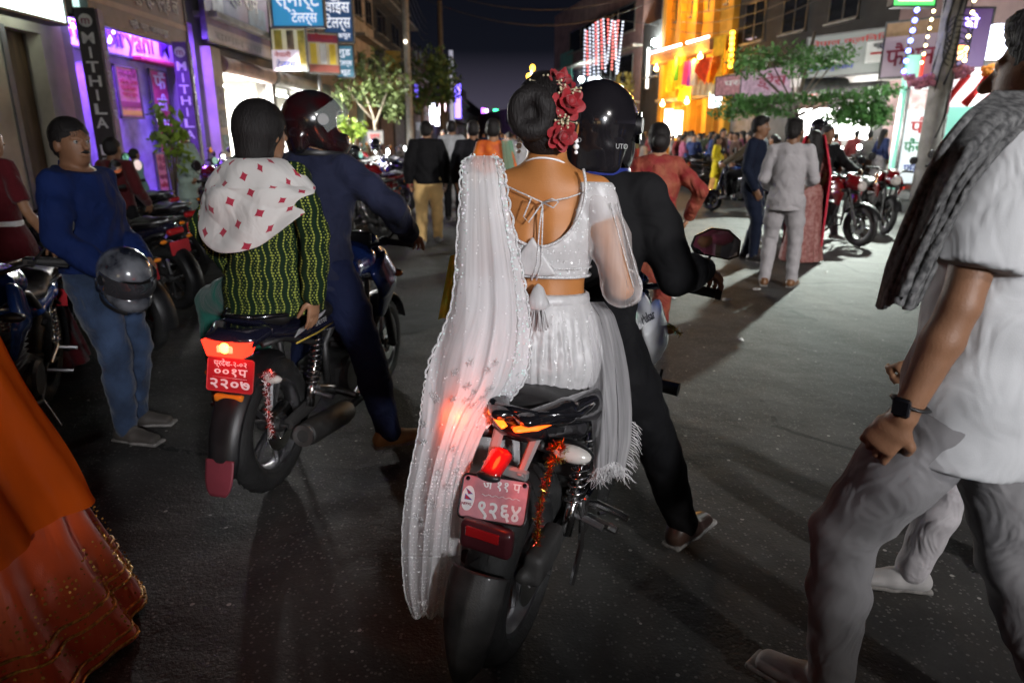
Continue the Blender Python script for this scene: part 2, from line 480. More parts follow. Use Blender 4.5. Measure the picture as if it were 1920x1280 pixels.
def ik(a, t, l1, l2, pole):
    d = t - a; L = np.linalg.norm(d)
    if L > (l1 + l2) * .995: t = a + d / L * (l1 + l2) * .995; d = t - a; L = np.linalg.norm(d)
    u = d / L
    x = (l1 * l1 - l2 * l2 + L * L) / (2 * L)
    y = math.sqrt(max(l1 * l1 - x * x, 0))
    p = np.array(pole, float); p = p - u * (p @ u); p = nrm(p)
    return a + u * x + p * y, t
def rotz(v, a):
    c, s = math.cos(a), math.sin(a); return V3(v[0] * c - v[1] * s, v[0] * s + v[1] * c, v[2])
def joints(p, fem=False):
    J = {}
    P = V3(*p.get('pelvis', (0, 0, .93)))
    ln, sd, tw = p.get('lean', .02), p.get('side', 0), p.get('twist', 0)
    U = nrm(V3(math.sin(sd), math.sin(ln), math.cos(ln)))
    Rh = rotz(V3(1, 0, 0), p.get('hipyaw', 0)); Rs = rotz(V3(1, 0, 0), tw + p.get('hipyaw', 0)); Rs = nrm(Rs - U * (Rs @ U)); Fs = np.cross(U, Rs)
    J.update(P=P, U=U, Rh=Rh, Rs=Rs, Fs=Fs)
    J['waist'] = P + U * .16; J['chest'] = P + U * .34 + Fs * .005; J['neck'] = P + U * .53 - Fs * .01
    sw = .145 if fem else .168
    J['shL'] = P + U * .475 - Rs * sw; J['shR'] = P + U * .475 + Rs * sw
    hy, hp, hr = p.get('head_yaw', 0), p.get('head_pitch', 0), p.get('head_roll', 0)
    HU = nrm(V3(U[0] * .4 + math.sin(hr), math.sin(hp) + .25 * U[1], math.cos(hp)))
    HR = rotz(Rs, hy); HR = nrm(HR - HU * (HR @ HU)); HF = np.cross(HU, HR)
    J['headR'] = np.stack([HR, HF, HU], 1)
    J['head'] = J['neck'] + HU * .135 + HF * .025
    for s, S in (('L', -1), ('R', 1)):
        sh = J['sh' + s]
        t = p.get('hand' + s); t = V3(*t) if t is not None else sh + V3(S * .07, .05, -.5)
        J['el' + s], J['wr' + s] = ik(sh, t, .285, .255, p.get('elbow' + s, (S * .5, -.8, -.3)))
        hip = P + Rh * S * .088 - V3(0, 0, .02)
        J['hip' + s] = hip
        f = p.get('foot' + s); f = V3(*f) if f is not None else V3(S * .10, 0, .085)
        J['kn' + s], J['an' + s] = ik(hip, f, .425, .42, p.get('knee' + s, (S * .12, 1, .15)))
        fd = p.get('toe' + s, (S * .15, 1, 0)); J['toe' + s] = nrm(V3(*fd))
        hd = p.get('hdir' + s)
        fa = nrm(J['wr' + s] - J['el' + s])
        J['hd' + s] = nrm(V3(*hd)) if hd is not None else nrm(fa + V3(0, 0, -.15))
        pn = p.get('palm' + s, (-S, 0, 0)); pn = V3(*pn); q = J['hd' + s]; J['pn' + s] = nrm(pn - q * (pn @ q))
    return J
def hand_sdf(S, W, hd, pn, thumb_side, curl, h, sc_=1.0):
    """palm, four jointed fingers and a thumb from wrist W along hd; fingers bend towards pn"""
    sd = np.cross(hd, pn) * thumb_side
    rmin = h * .85
    pc = W + hd * .05 * sc_
    S.loft([W, W + hd * .04 * sc_, W + hd * .085 * sc_], [(.026 * sc_, .019 * sc_), (.037 * sc_, .017 * sc_), (.040 * sc_, .014 * sc_)], side=sd, k=.012)
    base = W + hd * .088 * sc_
    for i, (o, L) in enumerate(((.030, .070), (.010, .078), (-.011, .073), (-.030, .058))):
        p = base + sd * o * sc_; d = nrm(hd + sd * o * 1.2); a = curl * (.55 + .1 * i); pts = [p - hd * .02]; rr = [max(.0095 * sc_, rmin)]
        for q, fr in enumerate((.45, .32, .25)):
            ca, sa = math.cos(a), math.sin(a)
            dd = nrm(d * ca + pn * sa); p = p + dd * L * fr * sc_; pts.append(p); rr.append(max((.009 - .0012 * q) * sc_, rmin)); a += curl * 1.0
        S.loft(pts, rr, k=.003)
    t0 = W + hd * .025 * sc_ + sd * .02 * sc_; d = nrm(hd * .65 + sd * .75 + pn * .35)
    t1 = t0 + d * .042 * sc_; d2 = nrm(hd * .9 + sd * .3 * (1 - curl) + pn * (.25 + curl * .7)); t2 = t1 + d2 * .034 * sc_; t3 = t2 + nrm(d2 + pn * curl * .5) * .024 * sc_
    S.loft([t0, t1, t2, t3], [max(.014 * sc_, rmin), max(.011 * sc_, rmin), max(.0098 * sc_, rmin), max(.008 * sc_, rmin)], k=.006)
def head_sdf(S, J, fem=False, sc_=1.0):
    c, M = J['head'], J['headR']
    def w(x, y, z): return c + M @ V3(x, y, z) * sc_
    S.ell(w(0, -.012, .03), V3(.077, .096, .088) * sc_, M, k=.02)
    S.ell(w(0, .022, -.025), V3(.064, .072, .085) * sc_, M, k=.03)
    S.ell(w(0, .045, -.082), V3(.036, .036, .028) * sc_, M, k=.03)
    S.loft([w(0, .088, .012), w(0, .112, -.022)], [.009, .014], k=.012)
    S.ell(w(0, .090, -.056), V3(.024, .012, .010), M, k=.008)
    for s in (-1, 1):
        S.ell(w(s * .079, -.005, -.012), V3(.010, .022, .032) * sc_, M, k=.006)
        S.ell(w(s * .030, .095, .008), V3(.017, .012, .010), M, k=.01, sub=True)
        S.loft([w(s * .014, .089, .024), w(s * .046, .078, .026)], [.008, .006], k=.01)
    S.loft([J['neck'] - J['U'] * .03, c + M @ V3(0, -.012, -.05)], [.056 if not fem else .047, .052 if not fem else .044], k=.03)
def torso_rad(fem, g=0.0):
    if fem: return [(.170 + g, .118 + g), (.122 + g, .092 + g), (.142 + g, .105 + g), (.125 + g, .080 + g)]
    return [(.155 + g, .112 + g), (.142 + g, .102 + g), (.162 + g, .112 + g), (.140 + g, .085 + g)]
def torso_pts(J): return [J['P'], J['waist'], J['chest'], J['P'] + J['U'] * .465]
def body_mesh(J, fem, h, mat, curl=(.45, .45), feet=True, bulk=0.0, name='body'):
    S = SDF(h)
    S.loft(torso_pts(J), torso_rad(fem, bulk), side=J['Rs'], k=.03)
    S.loft([J['shL'], J['P'] + J['U'] * .50, J['shR']], [.044, .052, .044], k=.04)
    S.loft([J['P'] + J['U'] * .46, J['neck'] + J['U'] * .03], [(.085, .06), (.05, .05)], side=J['Rs'], k=.04)
    head_sdf(S, J, fem)
    for sg in (() if fem else (-1, 1)): S.ell(J['P'] + J['U'] * .385 + J['Rs'] * sg * .066 - J['Fs'] * .066, (.036, .016, .050), np.stack([nrm(J['Rs'] + J['U'] * sg * .25), J['Fs'], J['U']], 1), k=.03)
    b0 = .128 if not fem else .116
    S.loft([J['P'] + J['U'] * .12 - J['Fs'] * b0, J['P'] + J['U'] * .30 - J['Fs'] * (b0 + .002), J['P'] + J['U'] * .44 - J['Fs'] * (b0 - .012)], [.016, .016, .012], k=.035, sub=True)
    for i, (s, sg) in enumerate((('L', -1), ('R', 1))):
        a, e, w_ = J['sh' + s], J['el' + s], J['wr' + s]
        m1 = a * .6 + e * .4
        ar = .86 if fem else 1.0
        S.loft([a, m1, e], [.050 * ar, .046 * ar, .037 * ar], k=.02)
        m2 = e * .7 + w_ * .3
        S.loft([e, m2, w_], [.037 * ar, .040 * ar, .026 * ar], k=.012)
        hand_sdf(S, w_, J['hd' + s], J['pn' + s], 1 if sg < 0 else -1, curl[i], h, .9 if fem else 1.0)
        hp, kn, an = J['hip' + s], J['kn' + s], J['an' + s]
        S.loft([hp, hp * .5 + kn * .5, kn], [.088, .075, .054], k=.03)
        S.loft([kn, kn * .68 + an * .32, an], [.052, .056, .036], k=.015)
        if feet:
            t = J['toe' + s]
            S.loft([an - V3(0, 0, .045) - t * .03, an + t * .08 - V3(0, 0, .052), an + t * .16 - V3(0, 0, .062)], [(.034, .036), (.042, .028), (.040, .018)], side=np.cross(t, V3(0, 0, 1)), k=.02)
    return S.mesh(name, [mat])
def top_mesh(J, fem, h, mat, t=.016, hem=-.02, sleeve=1.0, neck=.064, amp=.006, seed=0, flare=.0, open_back=False, cuff=1.0, name='shirt', bulk=0.0, collar=False):
    S = SDF(h)
    rad = torso_rad(fem, t + bulk); pts = torso_pts(J)
    low = J['P'] + J['U'] * (hem if hem > -.3 else -.3)
    a0 = rad[0]
    if hem < -.3:
        S.loft([V3(J['P'][0], J['P'][1], J['P'][2] + hem - .05), J['P']], [(a0[0] + .04 + flare, a0[1] + .05 + flare), a0], side=J['Rh'], k=.03)
    else:
        S.loft([J['P'] + J['U'] * (hem - .08), J['P']], [(a0[0] + .004 + flare, a0[1] + .004 + flare), a0], side=J['Rh'], k=.03)
    S.loft(pts, rad, side=J['Rs'], k=.03)
    S.loft([J['shL'], J['P'] + J['U'] * .50, J['shR']], [.046 + t * .5, .054 + t * .5, .046 + t * .5], k=.04)
    S.loft([J['P'] + J['U'] * .46, J['neck'] + J['U'] * .01], [(.09 + t, .062 + t), (.056 + t * .4, .056 + t * .4)], side=J['Rs'], k=.04)
    ar = .88 if fem else 1.0
    for s in ('L', 'R'):
        a, e, w_ = J['sh' + s], J['el' + s], J['wr' + s]
        if sleeve >= .99:
            S.loft([a, a * .5 + e * .5, e], [.052 * ar + t, .050 * ar + t, .043 * ar + t], k=.025)
            S.loft([e, e * .5 + w_ * .5, w_ + (e - w_) * .03], [.043 * ar + t, .042 * ar + t, (.030 + t) * cuff], k=.012)
        elif sleeve > .5:
            S.loft([a, a * .5 + e * .5, e], [.052 * ar + t, .050 * ar + t, .043 * ar + t], k=.025)
            f = (sleeve - .5) * 2
            S.loft([e, e + (w_ - e) * f], [.043 * ar + t, .042 * ar + t], k=.012)
        else:
            f = sleeve * 2
            S.loft([a, a + (e - a) * f], [.052 * ar + t, .056 * ar + t * 1.1], k=.012, flat=True)
    S.loft([J['neck'] - J['U'] * .0, J['neck'] + J['U'] * .2], [neck - .006, neck + .03], k=.008, sub=True)
    if amp: S.fold = folds(amp, seed=seed)
    S.cut(J['neck'] + J['U'] * .022 - J['Fs'] * .01, J['U'] + J['Fs'] * .30)
    if hem < -.3: S.cut((0, 0, J['P'][2] + hem), (0, 0, -1))
    else: S.cut(J['P'] + J['U'] * hem, -J['U'])
    return S.mesh(name, [mat])
def legs_mesh(J, fem, h, mat, t=.010, amp=.006, seed=3, wide=1.0, ankle=.052, name='trousers', rise=.10, short=0.0):
    S = SDF(h)
    r = torso_rad(fem, t)
    S.loft([J['P'] - V3(0, 0, .03), J['P'] + J['U'] * (rise + .02)], [(r[0][0] - .014, r[0][1] - .008), (r[0][0] - .020, r[0][1] - .012)], side=J['Rh'], k=.03)
    for s in ('L', 'R'):
        hp, kn, an = J['hip' + s], J['kn' + s], J['an' + s]
        S.loft([hp, hp * .5 + kn * .5, kn], [.092 * wide + t, .082 * wide + t, .062 * wide + t], k=.03)
        S.loft([kn, kn * .6 + an * .4, an], [.062 * wide + t, .060 * wide + t, ankle * wide + t * .5], k=.02)
    if amp: S.fold = folds(amp, sx=30, sy=34, sz=24, seed=seed)
    S.cut(J['P'] + J['U'] * rise, J['U'])
    for s in ('L', 'R'):
        pass
    return S.mesh(name, [mat])
def skirt_mesh(J, h, mat, hemz=.02, r0=.165, r1=.30, n=14, amp=.012, seed=0, dy=0.0, waist=.1, name='skirt', oval=.85, drag=0.0):
    S = SDF(h); P = J['P']; top = P + V3(0, 0, waist); c = V3(P[0], P[1] + dy, hemz - .04)
    S.loft([top, P - V3(0, 0, .05), P * .5 + c * .5, c], [(r0 * .85, r0 * .72), (r0 + .02, r0 * .9), ((r0 + r1) / 2, (r0 + r1) / 2 * oval), (r1, r1 * oval)], k=.03)
    def f(X, Y, Z):
        th = np.arctan2(Y - P[1], X - P[0]); k = np.clip((top[2] - Z) / (top[2] - hemz), 0, 1)
        return amp * k * (np.sin(th * n + seed + 1.5 * np.sin(Z * 5)) + .5 * np.sin(th * (n * 1.7) + seed * 2 + Z * 3))
    S.fold = f
    S.cut(top, (0, 0, 1)); S.cut((0, 0, hemz), (0, 0, -1))
    return S.mesh(name, [mat])
def shoe_mesh(J, s, h, mat, kind='shoe', name='shoe'):
    S = SDF(h); an, t = J['an' + s], J['toe' + s]; sd = np.cross(t, V3(0, 0, 1)); z = V3(0, 0, 1)
    S.loft([an - t * .045 - z * .045, an + t * .06 - z * .045, an + t * .17 - z * .055], [(.040, .042), (.050, .038), (.043, .026)], side=sd, k=.02)
    S.loft([an - t * .02 - z * .02, an + t * .01], [.046, .044], k=.02)
    M = np.stack([sd, t, z], 1)
    S.ell(an + z * .05 - t * .005, V3(.034, .04, .05), M, k=.01, sub=True)
    me = S.mesh(name, [mat]); S = SDF(h)
    for q, w_ in ((.13, .094), (.0, .080)): S.box(an + t * q - z * .074, (w_, .17, .022), M, rd=.010, k=.02)
    S.cut(an - z * .084, -z)
    return me, S.mesh('sole', [SOLE])
def hair_mesh(J, h, kind='short', name='hair', seed=0):
    S = SDF(h); c, M = J['head'], J['headR']
    def w(x, y, z): return c + M @ V3(x, y, z)
    S.ell(w(0, -.016, .036), V3(.083, .102, .094), M, k=.02)
    if kind != 'crop' and h < .0095: S.ell(w(0, .035, .098), V3(.066, .062, .036), M, k=.03)
    if kind in ('short', 'crop'):
        S.ell(w(0, -.046, -.020), V3(.072, .068, .064), M, k=.03)
        S.fold = folds(.005, 120, 110, 95, seed)
    elif kind == 'bun':
        S.ell(w(0, -.045, -.02), V3(.078, .075, .085), M, k=.03)
        S.ell(w(0, -.125, -.01), V3(.058, .05, .055), M, k=.012)
    elif kind == 'long':
        S.loft([w(0, -.06, .0), w(0, -.10, -.16), w(0, -.12, -.40)], [(.085, .06), (.095, .045), (.07, .03)], side=M[:, 0], k=.03)
        S.fold = folds(.004, 120, 60, 12, seed)
    elif kind == 'pony':
        S.ell(w(0, -.045, -.02), V3(.078, .075, .085), M, k=.03)
        S.loft([w(0, -.11, .0), w(0, -.13, -.15), w(0, -.12, -.32)], [.035, .035, .015], k=.02)
    S.ell(w(0, .105, -.042), V3(.072, .085, .110), M, k=.012, sub=True)
    for s in (-1, 1): S.ell(w(s * .088, .012, -.045), V3(.022, .040, .048), M, k=.008, sub=True)
    return S.mesh(name, [HAIR])
def rotx_m(M, a):
    c, s = math.cos(a), math.sin(a); return M @ np.array([[1, 0, 0], [0, c, -s], [0, s, c]])

def make_helmet(parent, c, M, h, shell, trim, visor_mat, visor_up=0.0, name='helmet', peak=None, base=None):
    """full-face helmet: shell with chin bar and eye port, raised or closed visor, trim strip"""
    def w(x, y, z): return c + M @ V3(x, y, z)
    S = SDF(h)
    S.ell(w(0, -.012, .025), V3(.128, .150, .138), M, k=.02)
    S.ell(w(0, .045, -.075), V3(.106, .122, .080), M, k=.05)
    S.loft([w(0, -.09, -.06), w(0, -.085, -.105)], [(.10, .05), (.095, .045)], side=M[:, 0], k=.03)
    S.box(w(0, .155, .015), (.215, .16, .088), M, rd=.03, k=.014, sub=True)
    S.ell(w(0, .0, -.12), V3(.088, .11, .07), M, k=.01, sub=True)
    S.cut(w(0, 0, -.135), -M[:, 2])
    root = link(name, S.mesh(name, [shell]), parent)
    # dark lining seen through the port
    S = SDF(max(h, .01)); S.ell(w(0, .005, .01), V3(.108, .125, .11), M)
    S.box(w(0, .16, .0), (.3, .16, .3), M, sub=True, rd=.02); S.cut(w(0, 0, -.12), -M[:, 2])
    link('lining', S.mesh('lining', [BLACKLEATHER]), root)
    # visor: curved shield turned up about its side pivots
    ca, sa = math.cos(visor_up), math.sin(visor_up)
    def fn(U, V):
        a = (U - .5) * R(190); zz = (V - .5) * .10
        rx, ry = .136, .165
        x = rx * np.sin(a); y = ry * np.cos(a) * (1 - .35 * (zz / .1) ** 2) - .005; z = .012 + zz
        y2 = y * ca - (z - .03) * sa; z2 = y * sa + (z - .03) * ca + .03
        q = np.stack([x, y2, z2], 0).reshape(3, -1); q = (M @ q + c[:, None]).reshape(3, *x.shape)
        return q[0], q[1], q[2]
    link('visor', sheet(fn, 25, 9, visor_mat, 'visor'), root)
    for s in (-1, 1):
        b = MB(); b.lathe([(0, s * .012), (.026, s * .012), (.03, 0), (.03, -s * .01)], 16)
        Mx = Matrix(np.block([[M, w(s * .128, .005, .02)[:, None]], [np.zeros((1, 3)), np.ones((1, 1))]]).tolist())
        b2 = MB(); b2.add(np.concatenate(b.v), b.f, Mx)
        b2.build('visor_pivot', trim, root, 'auto')
    def fn2(U, V):
        a = (U - .5) * R(300) - PI / 2; x = .1 * np.cos(a) * (1 + .0 * V); y = .128 * np.sin(a) * -1 - .0
        z = -.128 + .012 * (V - .5) * 2 + 0 * x
        k = 1.03 + .03 * np.sin(V * PI)
        q = np.stack([x * k, -y * k * 1.0 + .012, z], 0).reshape(3, -1); q = (M @ q + c[:, None]).reshape(3, *x.shape)
        return q[0], q[1], q[2]
    link('rim_trim', sheet(fn2, 31, 4, base or trim, 'rim_trim'), root)
    return root

def strands(parent, c, M, n, seed, L=.05, r=(.086, .105, .097), up=.036, lo=-.35, w=.0007):
    """loose hair strips lying on and lifting from the hair mass"""
    rs = np.random.RandomState(seed); V = []
    for i in range(n):
        t = rs.uniform(.05, 1.9); p = rs.uniform(0, 2 * PI); k = rs.uniform(.995, 1.03); dp = rs.normal(0, .25); P = []
        if math.cos(t) < lo or (math.sin(p) > .35 and math.cos(t) < .35): continue
        for j in range(5):
            tt = t + j / 4 * L / .095 * rs.uniform(.9, 1.1); pp = p + dp * j / 4; kk = k + .012 * (j / 4) ** 2 * rs.normal(.6, 1)
            P.append(c + M @ V3(r[0] * kk * math.sin(tt) * math.cos(pp), -.016 + r[1] * kk * math.sin(tt) * math.sin(pp), up + r[2] * kk * math.cos(tt)))
        s = nrm(np.cross(P[1] - P[0], P[2] - c)) * w
        for j in range(4): V += [P[j] - s, P[j] + s, P[j + 1] + s * .8, P[j + 1] - s * .8]
    o = link('hair_strands', mesh_np('hair_strands', np.array(V), np.arange(len(V)).reshape(-1, 4), False, [HAIR]), parent); o['kind'] = 'stuff'; return o
def person(label, loc, yaw=0.0, H=1.7, h=.014, fem=False, pose=None, skin=SKIN, top=None, bottom=None, shoes=None, hair='short',
           group=None, helmet=None, curl=(.45, .45), bulk=0.0, eyes=False, z=0.0):
    """one person facing local +Y at yaw degrees clockwise; returns root and joints"""
    root = empty('person', (loc[0], loc[1], z), -R(yaw), label, 'person', group)
    root.scale = (H / 1.7,) * 3
    pose = dict(pose or {})
    if bottom and bottom.get('kind') == 'skirt':
        pose.setdefault('footL', (-.06, 0, .085)); pose.setdefault('footR', (.06, .03, .085)); pose.setdefault('kneeL', (0, 1, 0)); pose.setdefault('kneeR', (0, 1, 0))
    J = joints(pose, fem)
    link('body', body_mesh(J, fem, h * .65 if h < .0095 else h, skin, curl, bulk=bulk), root)
    if top:
        t = dict(top); nm = t.pop('name', 'shirt'); link(nm, top_mesh(J, fem, h, t.pop('mat'), name=nm, bulk=bulk, **t), root)
    if bottom:
        b = dict(bottom); k = b.pop('kind', 'trousers'); m = b.pop('mat')
        if k == 'trousers': link('trousers', legs_mesh(J, fem, h, m, **b), root)
        else: link('skirt', skirt_mesh(J, h, m, **b), root)
    if shoes:
        for s in ('L', 'R'):
            me, so = shoe_mesh(J, s, max(h * .7, .006), shoes); sh_ = link('shoe', me, root); link('sole', so, sh_)
            if h < .0125:
                b = MB(); t, an = J['toe' + s], J['an' + s]; sd = np.cross(t, V3(0, 0, 1))
                for q in (.045, .065, .085): b.tube([an + t * q + sd * x - V3(0, 0, .008 + (q - .045) * .42 + x * x * 14) for x in (-.030, -.015, 0, .015, .030)], .003, 5)
                b.build('laces', SOLE, sh_, True)
    if helmet:
        make_helmet(root, J['head'] + J['headR'] @ V3(0, -.005, .01), J['headR'], max(h * .7, .005), **helmet)
    elif hair:
        hr = link('hair', hair_mesh(J, max(h * .7, .005), hair), root)
        if h < .0125: strands(hr, J['head'], J['headR'], 900, 3)
    if eyes:
        c, M = J['head'], J['headR']
        for s in (-1, 1):
            e = MB(); e.sphere(c + M @ V3(s * .030, .079, .008), .011, 10); e.build('eye', EYE_W, root, True)
            e2 = MB(); e2.sphere(c + M @ V3(s * .030, .0860, .008), .0055, 8); e2.build('pupil', HAIR, root, True)
    return root, J

# ================================================================== motorcycles
RUBBER = pmat('tyre_rubber', (0.013, 0.013, 0.013), rough=0.7, var=0.35, vscale=14, bump=0.5, bscale=90)
BLK = pmat('black_plastic', (0.012, 0.012, 0.013), rough=0.42, var=0.3, vscale=10, bump=0.15, bscale=200)
DUSTY = pmat('dusty_black_plastic', (0.030, 0.029, 0.028), rough=0.6, var=0.45, vscale=7, bump=0.25, bscale=120)
GLOSSBLK = pmat('gloss_black_paint', (0.008, 0.008, 0.010), rough=0.18, var=0.1, coat=1.0)
CHROME = pmat('chrome', (0.62, 0.62, 0.62), rough=0.16, metal=1.0, var=0.06)
ALLOY = pmat('cast_alloy', (0.30, 0.30, 0.31), rough=0.4, metal=1.0, var=0.2, vscale=20)
RIMD = pmat('dark_alloy_rim', (.05, .05, .05), rough=.4, metal=.8, var=.2)
IRON = pmat('dark_engine_metal', (0.06, 0.06, 0.06), rough=0.5, metal=0.7, var=0.3, vscale=15, bump=0.3, bscale=160)
SEATM = pmat('seat_vinyl', (0.014, 0.013, 0.013), rough=0.45, var=0.25, bump=0.6, bscale=420, bdist=.001)
GLASSM = pmat('mirror_glass', (0.75, 0.78, 0.8), rough=0.02, metal=1.0, var=0.0)
LENS_O = pmat('amber_lens', (0.75, 0.22, 0.02), rough=0.15, var=0.1, coat=0.8)
LENS_C = pmat('clear_lens', (0.55, 0.52, 0.48), rough=0.12, var=0.1, coat=0.8)
LENS_R = pmat('red_lens', (0.35, 0.01, 0.012), rough=0.15, var=0.1, coat=0.8)
PLATE_RED = pmat('plate_red', (0.42, 0.02, 0.028), rough=0.28, var=0.12, vscale=9, coat=0.6)
PLATE_INK = pmat('plate_white', (0.80, 0.78, 0.78), rough=0.35, var=0.05)

def wheel(root, name, y, z, r, w, hero=False, spokes=5, rim_mat=None):
    k = 40 if hero else 22
    M0 = T((0, y, z))
    hub = MB(); hub.lathe([(.0, -w * .55), (.03, -w * .55), (.036, -.02), (.036, .02), (.03, w * .55), (0, w * .55)], 14)
    hub.tube([(-w * .85, 0, 0), (w * .85, 0, 0)], .009, 8)
    root_w = hub.build(name, IRON, root, 'auto', loc=(0, y, z))
    t = w * .5
    pr = []
    for i in range(13):
        a = PI * i / 12 - PI / 2
        pr.append((r - .075 + .075 * math.cos(a) ** .8 if abs(math.cos(a)) > 1e-6 else r - .075, t * math.sin(a) * (1.0)))
    pr = [(r - .092, -t * .72)] + pr + [(r - .092, t * .72)]
    b = MB(); b.lathe(pr, k)
    if hero:    # cut tread: raised slanted blocks leave grooves between them
        for i in range(34):
            for s in (-1, 1):
                a = 2 * PI * i / 34 + (0 if s < 0 else PI / 34)
                P = []
                for q in range(5):
                    f = .10 + .80 * q / 4; x = s * t * math.sin(f * PI / 2 * .92); rr = r - .075 + .075 * math.cos(f * PI / 2 * .92) ** .8 + .005
                    for e_ in (-1, 1):
                        aa = a + s * .0 + q * .05 + e_ * (.058 - .010 * q); P.append((x, rr * math.cos(aa), rr * math.sin(aa)))
                b.add(P, [(2 * q, 2 * q + 1, 2 * q + 3, 2 * q + 2) for q in range(4)])
    b.build('tyre', RUBBER, root_w, True)
    b = MB(); b.lathe([(r - .088, -t * .74), (r - .105, -t * .66), (r - .118, -t * .2), (r - .118, t * .2), (r - .105, t * .66), (r - .088, t * .74), (r - .10, t * .6), (r - .10, -t * .6)], k, close=True)
    for i in range(spokes):
        a = 2 * PI * i / spokes
        for e_ in (-.16, .16):
            p0 = (.0, .03 * math.cos(a), .03 * math.sin(a)); p1 = (0, (r - .11) * math.cos(a + e_), (r - .11) * math.sin(a + e_))
            b.tube([p0, p1], [.013, .011], 6)
    b.build('rim', rim_mat or (ALLOY if hero else RIMD), root_w, 'auto')
    b = MB(); b.lathe([(.06, t * .9), (.115, t * .9), (.115, t * .9 + .004), (.06, t * .9 + .004)], 28, close=True); b.build('brake_disc', CHROME, root_w, 'auto')
    return root_w
def rect_round(w, h, r, n=4):
    P = []
    for cx, cz, a0 in ((w / 2 - r, h / 2 - r, 0), (-w / 2 + r, h / 2 - r, PI / 2), (-w / 2 + r, -h / 2 + r, PI), (w / 2 - r, -h / 2 + r, 1.5 * PI)):
        for i in range(n + 1):
            a = a0 + PI / 2 * i / n; P.append((cx + r * math.cos(a), cz + r * math.sin(a)))
    return P
def mirror(root, s, y, z, base, kind='penta', mat=None, yaw=0.12, roll=-.06):
    b = MB(); b.tube([base, ((base[0] + s * .30) * .6 + .0, base[1] + .01, (base[2] + z) / 2 + .02), (s * (abs(base[0]) + .10), y + .02, z - .03)], .006, 6)
    m = b.build('mirror', BLK, root, True)
    c = (s * (abs(base[0]) + .10), y, z)
    if kind == 'penta': poly = [(-.075, -.015), (-.06, -.038), (.05, -.045), (.078, -.03), (.075, .018), (.035, .046), (-.02, .046), (-.068, .015)]
    else: poly = [(.058 * math.cos(a), .058 * math.sin(a)) for a in np.arange(16) * PI / 8]
    if s < 0: poly = [(-x, q) for x, q in poly][::-1]
    big = [(x * 1.1, q * 1.13) for x, q in poly]
    b = MB(); b.prism(big, .022); b.prism([(x * .7, q * .7) for x, q in poly], .05, T((0, .02, 0)))
    b.build('mirror_shell', mat or BLK, m, 'auto', loc=c, rot=(roll, 0, yaw))
    b = MB(); b.prism(poly, .004); o = b.build('mirror_glass', GLASSM, m, False, rot=(roll, 0, yaw))
    o.location = Vector(c) + Matrix.Rotation(yaw, 3, 'Z') @ Matrix.Rotation(roll, 3, 'X') @ Vector((0, -.0125, 0))
    return m
def indicator(root, c, s, lens, name='indicator', h=.008):
    S = SDF(h); S.loft([V3(*c), V3(*c) + V3(s * .06, .0, .0)], [(.010, .014), (.016, .022)], side=(0, 1, 0)); S.ell(V3(*c) + V3(s * .075, 0, 0), (.042, .026, .022))
    o = link(name, S.mesh(name, [BLK]), root)
    S = SDF(h); S.ell(V3(*c) + V3(s * .075, -.012, 0), (.040, .024, .020)); link('lens', S.mesh('lens', [lens]), o)
    return o

